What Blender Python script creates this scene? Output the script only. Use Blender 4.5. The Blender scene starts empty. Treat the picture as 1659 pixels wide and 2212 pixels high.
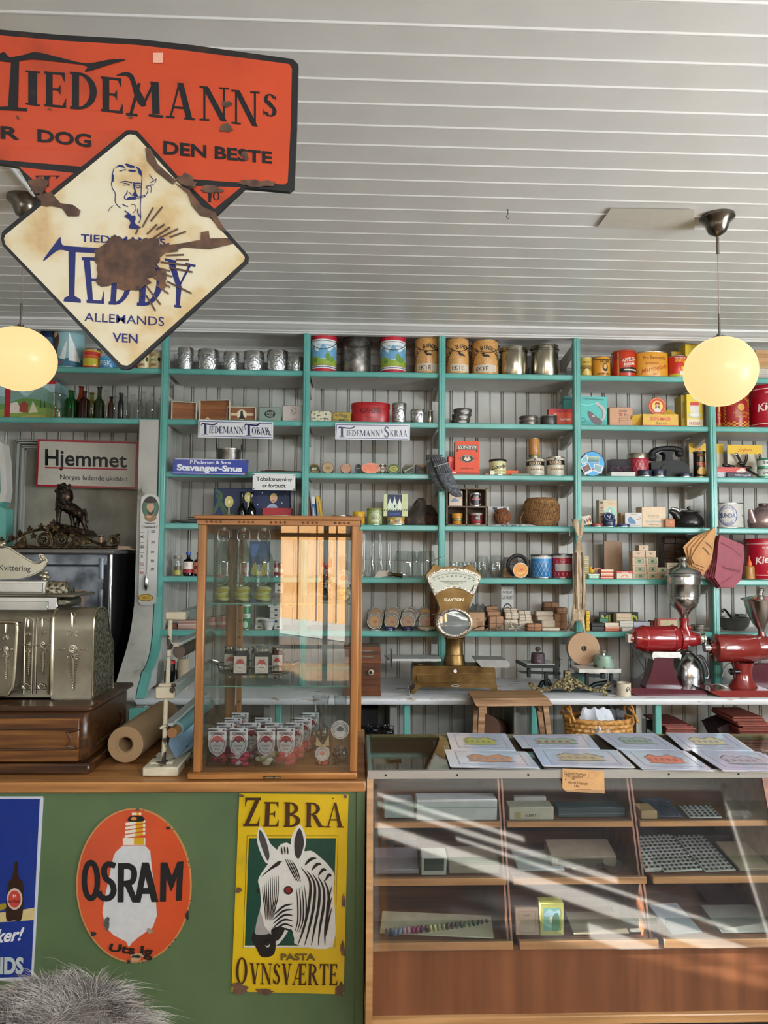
import bpy,bmesh,math,random
from mathutils import Vector,Matrix
from mathutils.geometry import tessellate_polygon
from math import sin,cos,pi,radians as R
random.seed(7)
SC=bpy.context.scene
COL=SC.collection
# ------------------------------------------------------------------ camera
FPX,PITCH,YAW,ROLL,CAMZ=1534.0,0.0593,0.0336,0.0074,1.62
fw=Vector((sin(YAW)*cos(PITCH),cos(YAW)*cos(PITCH),sin(PITCH)))
r0=Vector((cos(YAW),-sin(YAW),0));u0=r0.cross(fw)
rt=r0*cos(ROLL)+u0*sin(ROLL);up=u0*cos(ROLL)-r0*sin(ROLL)
cam_data=bpy.data.cameras.new('camera');cam=bpy.data.objects.new('camera',cam_data)
COL.objects.link(cam);SC.camera=cam
cam_data.sensor_fit='VERTICAL';cam_data.sensor_height=24.0;cam_data.lens=24.0*FPX/2212
cam_data.clip_start=0.02
cam.matrix_world=Matrix(((rt.x,up.x,-fw.x,0),(rt.y,up.y,-fw.y,0),(rt.z,up.z,-fw.z,CAMZ),(0,0,0,1)))
EYE=Vector((0,0,CAMZ))
# ------------------------------------------------------------------ view, world, light
SC.view_settings.view_transform='Standard';SC.view_settings.look='None'
SC.view_settings.gamma=1.0;SC.view_settings.use_curve_mapping=False
SC.view_settings.exposure=0.0
SC.cycles.transparent_max_bounces=40;SC.cycles.max_bounces=8;SC.cycles.sample_clamp_indirect=4.0
SC.cycles.caustics_reflective=False;SC.cycles.caustics_refractive=False
world=bpy.data.worlds.new('sky');SC.world=world;world.use_nodes=True
wn=world.node_tree;bg=wn.nodes['Background']
sky=wn.nodes.new('ShaderNodeTexSky');sky.sky_type='HOSEK_WILKIE';sky.turbidity=3.0
sky.sun_direction=(-0.97,-0.10,0.228)
wn.links.new(sky.outputs[0],bg.inputs[0]);bg.inputs[1].default_value=1.0
def link_light(name,kind,energy,color,loc,aim,size=None,size_y=None,ang=None):
 d=bpy.data.lights.new(name,kind);d.energy=energy;d.color=color
 o=bpy.data.objects.new(name,d);COL.objects.link(o);o.location=loc
 o.rotation_euler=(Vector(aim)-Vector(loc)).to_track_quat('-Z','Y').to_euler()
 if size:d.shape='RECTANGLE';d.size=size;d.size_y=size_y
 if ang is not None:d.angle=ang
 return o
SUNDIR=Vector((0.97,0.10,-0.228)).normalized()
link_light('sun','SUN',80.0,(1.0,0.96,0.90),(-8,-2,6),Vector((-8,-2,6))+SUNDIR,ang=0.009)
# daylight lamps at the shop's windows and an added slot above one
link_light('rear_slot_daylight','AREA',150,(0.9,0.96,1.0),(1.95,-2.56,2.85),(1.6,2,1.9),3.4,0.2)  # area lamp in the slot added above the rear shop window
link_light('left_rear_window_daylight','AREA',30,(0.9,0.96,1.0),(-2.45,-2.52,1.8),(-1.4,2,2.3),0.9,1.5)
link_light('right_window_daylight','AREA',225,(0.9,0.96,1.0),(4.12,0.6,1.8),(0,1.2,2.7),2.2,1.6)
# ------------------------------------------------------------------ pixel frame helpers
def ray(px,py):
 return rt*((px-829.5)/FPX)-up*((py-1106)/FPX)+fw
def P(px,py,Y):
 d=ray(px,py);return EYE+d*(Y/d.y)
def PZ(px,py,z):
 d=ray(px,py);return EYE+d*((z-CAMZ)/d.z)
CR=dict(A=(0,0,2.5136),B=(0,400,2.5136),C=(0,680,4.1475),D=(350,700,3.6867),E=(650,700,2.765),
  F=(1200,700,3.6144),G=(0,900,4.3658),H=(350,930,4.74),I=(650,930,5.027),J=(900,930,4.74),
  K=(1230,930,3.867),L=(0,1130,3.881),M=(340,1130,3.456),N=(760,1130,3.318),O=(1200,1130,3.6144),
  Q=(760,1350,3.318),R=(1200,1350,3.6144),S=(760,1560,3.456),T=(1200,1560,3.6144),
  U=(780,1850,3.6065),V=(1200,1850,3.6144),W=(0,1650,3.456),Z=(440,1650,3.937),X=(0,0,1),
  a=(0,1100,5.925),b=(0,1330,5.53),d=(880,1200,6.914),e=(1100,1380,5.925),f=(440,1540,4.879),
  g=(220,330,11.85),h=(0,2060,4.879))
_cur=['X']
def K_(n):_cur[0]=n
def c(x,y):
 a=CR[_cur[0]];return a[0]+x/a[2],a[1]+y/a[2]
def PP(x,y,Y):return P(*c(x,y),Y)
def PPZ(x,y,z):return PZ(*c(x,y),z)
# ------------------------------------------------------------------ materials
_m={}
def lin(h):
 if not isinstance(h,str):return h
 v=[int(h[i:i+2],16)/255 for i in(0,2,4)]
 return tuple(x/12.92 if x<=.04045 else((x+.055)/1.055)**2.4 for x in v)
def _new(name):
 m=bpy.data.materials.new(name);m.use_nodes=True
 nt=m.node_tree;return m,nt,nt.nodes['Principled BSDF']
def _noise(nt,scale,detail=3,coord='Object',sc=None):
 tc=nt.nodes.new('ShaderNodeTexCoord');n=nt.nodes.new('ShaderNodeTexNoise')
 n.inputs['Scale'].default_value=scale;n.inputs['Detail'].default_value=detail
 if sc:
  mp=nt.nodes.new('ShaderNodeMapping');mp.inputs['Scale'].default_value=sc
  nt.links.new(tc.outputs[coord],mp.inputs[0]);nt.links.new(mp.outputs[0],n.inputs['Vector'])
 else:nt.links.new(tc.outputs[coord],n.inputs['Vector'])
 return n
def _ramp(nt,src,stops):
 r=nt.nodes.new('ShaderNodeValToRGB');e=r.color_ramp.elements
 while len(e)<len(stops):e.new(0.5)
 for k,(p,col)in enumerate(stops):e[k].position=p;e[k].color=(*lin(col),1)
 nt.links.new(src,r.inputs[0]);return r
def _bump(nt,bs,src,s,dist=.004):
 b=nt.nodes.new('ShaderNodeBump');b.inputs['Strength'].default_value=s;b.inputs['Distance'].default_value=dist
 nt.links.new(src,b.inputs['Height']);nt.links.new(b.outputs[0],bs.inputs['Normal'])
def pm(hx,r=.5,m=0.0,v=.10,s=25,b=0,coat=0):
 """painted / plain material: colour with slight mottling"""
 k=('pm',hx,r,m,v,s,b,coat)
 if k in _m:return _m[k]
 mat,nt,bs=_new('surface_%s'%hx);cc=lin(hx)
 n=_noise(nt,s)
 rr=nt.nodes.new('ShaderNodeValToRGB');e=rr.color_ramp.elements
 e[0].position=.3;e[1].position=.7
 e[0].color=(*[x*(1-v)for x in cc],1);e[1].color=(*[min(1,x*(1+v))for x in cc],1)
 nt.links.new(n.outputs[0],rr.inputs[0]);nt.links.new(rr.outputs[0],bs.inputs['Base Color'])
 bs.inputs['Roughness'].default_value=r;bs.inputs['Metallic'].default_value=m
 if coat:bs.inputs['Coat Weight'].default_value=coat;bs.inputs['Coat Roughness'].default_value=.08
 if b:_bump(nt,bs,n.outputs[0],b)
 _m[k]=mat;return mat
def stops(name,st,scale=8,detail=5,r=.5,m=0.0,b=0.0,sc=None,coat=0,dist=.004):
 """material with a multi-stop noise ramp (wear, rust, grain)"""
 k=('st',name)
 if k in _m:return _m[k]
 mat,nt,bs=_new(name);n=_noise(nt,scale,detail,sc=sc)
 rr=_ramp(nt,n.outputs[0],st);nt.links.new(rr.outputs[0],bs.inputs['Base Color'])
 bs.inputs['Roughness'].default_value=r;bs.inputs['Metallic'].default_value=m
 if coat:bs.inputs['Coat Weight'].default_value=coat
 if b:_bump(nt,bs,n.outputs[0],b,dist)
 _m[k]=mat;return mat
def wood(name,dark,mid,light,ax='x',s=1.0,r=.42,b=.15,coat=.0):
 sc={'x':(.6,9,9),'y':(9,.6,9),'z':(9,9,.6)}[ax]
 return stops(name,[(.28,dark),(.5,mid),(.72,light)],5*s,6,r,0,b,sc,coat,.002)
def _ior(nt,fr,ior):
 g=nt.nodes.new('ShaderNodeNewGeometry');m=nt.nodes.new('ShaderNodeMath');m.operation='MULTIPLY_ADD';m.inputs[1].default_value=-2;m.inputs[2].default_value=1
 p=nt.nodes.new('ShaderNodeMath');p.operation='POWER';p.inputs[0].default_value=ior
 nt.links.new(g.outputs['Backfacing'],m.inputs[0]);nt.links.new(m.outputs[0],p.inputs[1]);nt.links.new(p.outputs[0],fr.inputs[0])
def glass(tint='FFFFFF',t=.93,rough=.02,ior=1.45,name=None):
 """thin clear glass: transparent with a Fresnel reflection"""
 k=('gl',tint,t,rough,ior)
 if k in _m:return _m[k]
 mat=bpy.data.materials.new(name or 'clear_glass');mat.use_nodes=True;nt=mat.node_tree;nt.nodes.clear()
 o=nt.nodes.new('ShaderNodeOutputMaterial');mx=nt.nodes.new('ShaderNodeMixShader')
 tr=nt.nodes.new('ShaderNodeBsdfTransparent');g=nt.nodes.new('ShaderNodeBsdfGlossy');fr=nt.nodes.new('ShaderNodeFresnel')
 cc=lin(tint);tr.inputs[0].default_value=(*[x*t for x in cc],1);g.inputs['Roughness'].default_value=rough
 _ior(nt,fr,ior)
 nt.links.new(fr.outputs[0],mx.inputs[0]);nt.links.new(tr.outputs[0],mx.inputs[1]);nt.links.new(g.outputs[0],mx.inputs[2])
 nt.links.new(mx.outputs[0],o.inputs[0]);_m[k]=mat;return mat
def dusty_glass(dust=.02,name='dusty_glass'):
 mat=bpy.data.materials.new(name);mat.use_nodes=True;nt=mat.node_tree;nt.nodes.clear()
 o=nt.nodes.new('ShaderNodeOutputMaterial');mx=nt.nodes.new('ShaderNodeMixShader');m2=nt.nodes.new('ShaderNodeMixShader')
 tr=nt.nodes.new('ShaderNodeBsdfTransparent');g=nt.nodes.new('ShaderNodeBsdfGlossy');fr=nt.nodes.new('ShaderNodeFresnel')
 df=nt.nodes.new('ShaderNodeBsdfDiffuse');n=_noise(nt,14,4);rp=_ramp(nt,n.outputs[0],[(.3,(dust*.7,)*3),(.7,(dust*1.3,)*3)])
 tr.inputs[0].default_value=(.97,.97,.97,1);g.inputs['Roughness'].default_value=.03;_ior(nt,fr,2.3)
 df.inputs[0].default_value=(.85,.87,.9,1)
 nt.links.new(rp.outputs[0],m2.inputs[0]);nt.links.new(tr.outputs[0],m2.inputs[1]);nt.links.new(df.outputs[0],m2.inputs[2])
 nt.links.new(fr.outputs[0],mx.inputs[0]);nt.links.new(m2.outputs[0],mx.inputs[1]);nt.links.new(g.outputs[0],mx.inputs[2])
 nt.links.new(mx.outputs[0],o.inputs[0]);return mat
# ------------------------------------------------------------------ mesh builder
class MB:
 def __init__(s):s.v=[];s.f=[];s.m=[];s.M=None;s.org=Vector((0,0,0))
 def add(s,vs,fs,mat):
  k=len(s.v)
  for p in vs:
   p=Vector(p)
   if s.M is not None:p=s.M@p
   s.v.append(p)
  for f in fs:s.f.append([k+i for i in f]);s.m.append(mat)
  return s
 def box(s,x0,x1,y0,y1,z0,z1,mat,b=.0015):
  lo=(min(x0,x1),min(y0,y1),min(z0,z1));hi=(max(x0,x1),max(y0,y1),max(z0,z1))
  b=min(b,*[(hi[i]-lo[i])*.3 for i in range(3)]);vs=[];idx={}
  S=(0,1)
  for cx in S:
   for cy in S:
    for cz in S:
     cn=(cx,cy,cz)
     for a in range(3):
      p=[hi[i]if cn[i]else lo[i]for i in range(3)]
      for i in range(3):
       if i!=a:p[i]+=-b if cn[i]else b
      idx[(cn,a)]=len(vs);vs.append(p)
  fs=[]
  for a in range(3):
   o1,o2=[i for i in range(3)if i!=a]
   for sg in S:
    q=[]
    for u,w in((0,0),(1,0),(1,1),(0,1)):
     cn=[0,0,0];cn[a]=sg;cn[o1]=u;cn[o2]=w;q.append(idx[(tuple(cn),a)])
    fs.append(q)
   for s1 in S:
    for s2 in S:
     c1=[0,0,0];c1[o1]=s1;c1[o2]=s2;c2=list(c1);c2[a]=1;c1=tuple(c1);c2=tuple(c2)
     fs.append([idx[(c1,o1)],idx[(c2,o1)],idx[(c2,o2)],idx[(c1,o2)]])
  for cx in S:
   for cy in S:
    for cz in S:fs.append([idx[((cx,cy,cz),0)],idx[((cx,cy,cz),1)],idx[((cx,cy,cz),2)]])
  return s.add(vs,fs,mat)
 def lathe(s,prof,mat,cx=0,cy=0,cz=0,n=28,sx=1.0,sy=1.0,a0=0,a1=2*pi):
  full=abs(a1-a0-2*pi)<1e-6;vs=[];fs=[];rings=[]
  m=n if full else n+1
  for(r,z)in prof:
   if r<=1e-6:rings.append([len(vs)]);vs.append((cx,cy,cz+z))
   else:
    rings.append(list(range(len(vs),len(vs)+m)))
    for i in range(m):
     a=a0+(a1-a0)*i/n;vs.append((cx+r*cos(a)*sx,cy+r*sin(a)*sy,cz+z))
  for A,B in zip(rings,rings[1:]):
   for i in range(n):
    j=(i+1)%n if full else i+1
    if len(A)==1 and len(B)==1:continue
    if len(A)==1:fs.append([A[0],B[j],B[i]])
    elif len(B)==1:fs.append([A[i],A[j],B[0]])
    else:fs.append([A[i],A[j],B[j],B[i]])
  return s.add(vs,fs,mat)
 def cyl(s,cx,cy,z0,z1,r,mat,n=28,r2=None,b=.001):
  r2=r if r2 is None else r2;b=min(b,r*.3,abs(z1-z0)*.3)
  return s.lathe([(0,z0),(r-b,z0),(r,z0+b),(r2,z1-b),(r2-b,z1),(0,z1)],mat,cx,cy,0,n)
 def rod(s,p,q,r,mat,n=14,r2=None):
  p=Vector(p);q=Vector(q);d=q-p;L=d.length
  o=s.M;T=Matrix.Translation(p)@d.to_track_quat('Z','Y').to_matrix().to_4x4()
  s.M=(o@T)if o is not None else T
  s.cyl(0,0,0,L,r,mat,n,r2);s.M=o;return s
 def tube(s,pts,r,mat,n=8,closed=False):
  pts=[Vector(p)for p in pts];N=len(pts);vs=[];fs=[]
  rs=r if isinstance(r,(list,tuple))else[r]*N
  nrm=None
  for i,p in enumerate(pts):
   a=pts[(i-1)%N]if(closed or i>0)else p;b_=pts[(i+1)%N]if(closed or i<N-1)else p
   t=(b_-a);t=t.normalized()if t.length>1e-9 else Vector((0,0,1))
   if nrm is None:nrm=t.orthogonal().normalized()
   nrm=(nrm-t*nrm.dot(t));nrm=nrm.normalized()if nrm.length>1e-6 else t.orthogonal().normalized()
   bn=t.cross(nrm)
   for k in range(n):
    an=2*pi*k/n;vs.append(p+(nrm*cos(an)+bn*sin(an))*rs[i])
  for i in range(N if closed else N-1):
   j=(i+1)%N
   for k in range(n):
    l=(k+1)%n;fs.append([i*n+k,i*n+l,j*n+l,j*n+k])
  if not closed:fs.append(list(range(n)));fs.append([(N-1)*n+k for k in range(n)])
  return s.add(vs,fs,mat)
 def poly(s,pts,mat):
  vs=[Vector(p)for p in pts]
  if len(vs)<=4 and len(vs)==3:return s.add(vs,[[0,1,2]],mat)
  t=tessellate_polygon([vs]);return s.add(vs,[list(x)for x in t],mat)
 def prism(s,pts,y0,y1,mat,bev=0):
  """pts in the XZ plane, extruded from y0 to y1"""
  n=len(pts);tri=tessellate_polygon([[Vector((p[0],p[1],0))for p in pts]])
  vs=[(p[0],y0,p[1])for p in pts]+[(p[0],y1,p[1])for p in pts]
  fs=[list(t)for t in tri]+[[n+i for i in t]for t in tri]+[[i,(i+1)%n,n+(i+1)%n,n+i]for i in range(n)]
  return s.add(vs,fs,mat)
 def sph(s,cx,cy,cz,r,mat,n=20,sx=1,sy=1,sz=1):
  k=n//2;return s.lathe([(r*sin(pi*i/k)if 0<i<k else 0,-r*cos(pi*i/k)*sz)for i in range(k+1)],mat,cx,cy,cz,n,sx,sy)
 def build(s,name,parent=None,loc=(0,0,0),bevel=0,sharp=38,rz=0):
  me=bpy.data.meshes.new(name);me.from_pydata([tuple(v)for v in s.v],[],s.f)
  mats=[]
  for m in s.m:
   if m not in mats:mats.append(m)
  ix={m:i for i,m in enumerate(mats)}
  for m in mats:me.materials.append(m)
  me.polygons.foreach_set('material_index',[ix[m]for m in s.m])
  me.validate()
  bm=bmesh.new();bm.from_mesh(me);bmesh.ops.recalc_face_normals(bm,faces=bm.faces);bm.to_mesh(me);bm.free()
  me.polygons.foreach_set('use_smooth',[True]*len(me.polygons));me.set_sharp_from_angle(angle=R(sharp))
  o=bpy.data.objects.new(name,me);COL.objects.link(o);o.location=loc;o.rotation_euler.z=rz
  if parent:o.parent=parent
  return o
def tag(o,label=None,cat=None,group=None,kind=None):
 if label:o['label']=label
 if cat:o['category']=cat
 if group:o['group']=group
 if kind:o['kind']=kind
 return o
def thing(name,label,cat,loc,parts,group=None,rz=0,kind=None):
 """parts: [(part name, MB, [sub parts])]; a single part named None makes a one-mesh thing"""
 if len(parts)==1 and parts[0][0]is None:
  o=parts[0][1].build(name,None,loc,rz=rz)
 else:
  o=bpy.data.objects.new(name,None);COL.objects.link(o);o.location=loc;o.rotation_euler.z=rz
  o.empty_display_size=.05
  for p in parts:
   ch=p[1].build(p[0],o)
   if len(p)>2:
    for q in p[2]:
     if isinstance(q,str):ch['label']=q
     else:q[1].build(q[0],ch)
 return tag(o,label,cat,group,kind)
def dup(o,loc=None,label=None,rz=None,parent=None,group=None):
 q=o.copy();COL.objects.link(q)
 if parent:q.parent=parent
 if loc is not None:q.location=loc
 if rz is not None:q.rotation_euler.z=rz
 if label:q['label']=label
 if group:q['group']=group
 for ch in list(o.children):dup(ch,parent=q)
 return q
def struct(name,mb,loc=(0,0,0)):
 return tag(mb.build(name,None,loc),kind='structure')
def sm(pts,n=6,closed=False):
 """Catmull-Rom through points (2D or 3D)"""
 pts=[Vector(p)for p in pts];N=len(pts);out=[]
 for i in range(N if closed else N-1):
  p1=pts[i];p2=pts[(i+1)%N]
  p0=pts[(i-1)%N]if(closed or i>0)else p1;p3=pts[(i+2)%N]if(closed or i<N-2)else p2
  for k in range(n):
   t=k/n
   out.append(.5*((2*p1)+(p2-p0)*t+(2*p0-5*p1+4*p2-p3)*t*t+(3*p1-p0-3*p2+p3)*t**3))
 if not closed:out.append(pts[-1])
 return out
# ------------------------------------------------------------------ lettering
_tc={}
def text_mesh(txt,bold=0.0,shear=0.0):
 """built-in font outline as flat polygons; x from 0..w, cap height 1"""
 k=(txt,bold,shear)
 if k in _tc:return _tc[k]
 cu=bpy.data.curves.new('t','FONT');cu.body=txt;cu.size=1;cu.offset=bold;cu.shear=shear
 cu.resolution_u=3
 ob=bpy.data.objects.new('t',cu);me=ob.to_mesh()
 vs=[(v.co.x,v.co.y)for v in me.vertices];fs=[list(p.vertices)for p in me.polygons]
 ob.to_mesh_clear();bpy.data.objects.remove(ob);bpy.data.curves.remove(cu)
 if not vs:vs=[(0,0)]
 x0=min(v[0]for v in vs);x1=max(v[0]for v in vs);ch=.729
 vs=[((x-x0)/ch,y/ch)for x,y in vs];_tc[k]=(vs,fs,(x1-x0)/ch);return _tc[k]
def arcq(cx,cy,rx,ry,a0,a1,wa,wb=None,n=12):
 """ring segment as quads; wa horizontal stroke width, wb vertical"""
 wb=wa if wb is None else wb;out=[]
 pt=lambda a,o:(cx+(rx-(wa if o else 0))*cos(R(a)),cy+(ry-(wb if o else 0))*sin(R(a)))
 for i in range(n):
  a=a0+(a1-a0)*i/n;b=a0+(a1-a0)*(i+1)/n
  out.append([pt(a,0),pt(b,0),pt(b,1),pt(a,1)])
 return out
def _ln(x0,y0,x1,y1,w):return[[(x0-w/2,y0),(x0+w/2,y0),(x1+w/2,y1),(x1-w/2,y1)]]
def _rc(x0,x1,y0,y1):return[[(x0,y0),(x1,y0),(x1,y1),(x0,y1)]]
def _sf(x,y,w=.30,h=.055):return _rc(x-w/2,x+w/2,y-(h if y>.5 else 0),y+(0 if y>.5 else h))
T_,t_=.19,.065
def _E(x=0):return _ln(.16+x,0,.16+x,1,T_)+_rc(.02+x,.60+x,.93,1)+_rc(.02+x,.64+x,0,.07)+_rc(.2+x,.48+x,.48,.54)+[[(.60+x,1),(.60+x,.72),(.50+x,.93)],[(.64+x,0),(.64+x,.3),(.54+x,.07)],[(.48+x,.66),(.48+x,.36),(.38+x,.51)]]
SG={
'I':(.34,_ln(.17,0,.17,1,T_)+_sf(.17,0)+_sf(.17,1)),
'T':(.74,_ln(.37,0,.37,1,T_)+_sf(.37,0)+_rc(.02,.72,.93,1)+[[(.02,1),(.02,.70),(.12,.93)],[(.72,1),(.72,.70),(.62,.93)]]),
'E':(.68,_E()),
'D':(.80,_ln(.18,0,.18,1,T_)+arcq(.24,.5,.52,.5,-90,90,.19,.07)+_rc(.03,.26,.93,1)+_rc(.03,.26,0,.07)),
'M':(1.10,_ln(.14,0,.14,1,t_)+_ln(.20,.98,.55,.12,T_)+_ln(.55,.12,.88,.98,t_)+_ln(.92,0,.92,1,T_)+_sf(.14,0)+_sf(.92,0)+_sf(.16,1,.3)+_sf(.95,1,.26)),
'A':(.90,_ln(.14,0,.42,1,t_)+_ln(.72,0,.44,1,T_)+_rc(.2,.62,.28,.34)+_sf(.14,0,.27)+_sf(.72,0,.32)),
'N':(.92,_ln(.16,0,.16,1,t_)+_ln(.18,1,.76,0,T_)+_ln(.76,0,.76,1,t_)+_sf(.16,0)+_sf(.76,1)+_sf(.13,1,.24)),
'S':(.62,arcq(.31,.745,.25,.255,20,260,.15,.06)+arcq(.31,.26,.27,.26,90,-160,.17,.06)+[[(.56,.98),(.56,.70),(.49,.84)],[(.04,.02),(.04,.32),(.12,.17)],[(.10,.66),(.28,.72),(.52,.42),(.33,.38)]]),
'O':(.86,arcq(.43,.5,.40,.52,0,360,.19,.06,28)),
'B':(.76,_ln(.18,0,.18,1,T_)+arcq(.26,.75,.38,.25,-90,90,.17,.06)+arcq(.26,.26,.45,.27,-90,90,.19,.07)+_rc(.03,.28,.94,1)+_rc(.03,.28,0,.06)),
'R':(.86,_ln(.18,0,.18,1,T_)+arcq(.26,.74,.42,.26,-90,90,.18,.06)+_rc(.03,.28,.94,1)+_ln(.72,0,.40,.5,T_)+_sf(.18,0)+_sf(.74,0,.26)),
'K':(.86,_ln(.18,0,.18,1,T_)+_sf(.18,0)+_sf(.18,1)+_ln(.28,.45,.66,1,t_)+_ln(.70,0,.38,.6,T_)+_sf(.68,1,.26)+_sf(.70,0,.3)),
'Z':(.78,_ln(.18,.05,.60,.95,T_)+_rc(.06,.74,.91,1)+_rc(.04,.74,0,.09)+[[(.06,1),(.06,.66),(.16,.93)],[(.74,0),(.74,.36),(.64,.07)]]),
'V':(.84,_ln(.20,1,.46,0,T_)+_ln(.68,1,.46,0,t_)+_sf(.18,1)+_sf(.68,1,.28)),
'Y':(.84,_ln(.17,1,.42,.45,T_)+_ln(.68,1,.42,.45,t_)+_ln(.42,0,.42,.48,T_)+_sf(.17,1)+_sf(.68,1,.26)+_sf(.42,0,.34)),
'L':(.66,_ln(.18,0,.18,1,T_)+_sf(.18,1)+_rc(.03,.62,0,.07)+[[(.62,0),(.62,.32),(.52,.07)]]),
'G':(.84,arcq(.43,.5,.40,.52,40,320,.19,.06,22)+_ln(.72,.05,.72,.42,.16)+_rc(.52,.84,.38,.44)),
'H':(.92,_ln(.18,0,.18,1,T_)+_ln(.72,0,.72,1,T_)+_rc(.2,.7,.47,.53)+_sf(.18,0)+_sf(.18,1)+_sf(.72,0)+_sf(.72,1)),
'U':(.84,_ln(.18,.3,.18,1,T_)+_ln(.70,.3,.70,1,t_)+arcq(.405,.32,.32,.33,180,360,.18,.07)+_sf(.18,1)+_sf(.70,1,.26)),
'P':(.76,_ln(.18,0,.18,1,T_)+arcq(.26,.72,.42,.28,-90,90,.18,.06)+_rc(.03,.28,.94,1)+_sf(.18,0)),
'Æ':(1.16,_ln(.12,0,.50,1,t_)+_rc(.2,.6,.28,.34)+_sf(.12,0,.24)+_E(.46)),
' ':(.35,[]),
}
def serif_mesh(s,fat=0.0):
 vs=[];fs=[];x=0
 for ch in s:
  w,polys=SG[ch]
  for pl in polys:
   k=len(vs);vs+=[(x+a,b)for a,b in pl];fs.append(list(range(k,k+len(pl))))
  x+=w+.04
 return vs,fs,x-.04
def stroke_quads(pts,w,closed=False):
 pts=[Vector((p[0],p[1]))for p in pts];N=len(pts);L=[];Rr=[]
 ws=w if isinstance(w,(list,tuple))else[w]*N
 for i,p in enumerate(pts):
  a=pts[i-1]if(i>0 or closed)else p;b=pts[(i+1)%N]if(i<N-1 or closed)else p
  d=b-a;d=d.normalized()if d.length>1e-9 else Vector((1,0));nn=Vector((-d.y,d.x))*ws[i]/2
  L.append(p+nn);Rr.append(p-nn)
 out=[]
 for i in range(N if closed else N-1):
  j=(i+1)%N;out.append([L[i],L[j],Rr[j],Rr[i]])
 return out
def blob(cx,cy,rx,ry,seed,n=26,j=.28):
 rnd=random.Random(seed);ph=[rnd.uniform(0,6.28)for _ in range(5)]
 out=[]
 for i in range(n):
  a=2*pi*i/n;q=1+j*(.5*sin(2*a+ph[0])+.4*sin(3*a+ph[1])+.35*sin(5*a+ph[2])+.3*sin(8*a+ph[3]))+rnd.uniform(-j,j)*.35
  out.append((cx+rx*q*cos(a),cy+ry*q*sin(a)))
 return out
def bil(q,u,v):
 a,b,c_,d=q
 return(a[0]*(1-u)*(1-v)+b[0]*u*(1-v)+c_[0]*u*v+d[0]*(1-u)*v,a[1]*(1-u)*(1-v)+b[1]*u*(1-v)+c_[1]*u*v+d[1]*(1-u)*v)
def dmat(cl,gl=.4):
 return cl if not isinstance(cl,str)else pm(cl,gl,0,.06,40)
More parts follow.
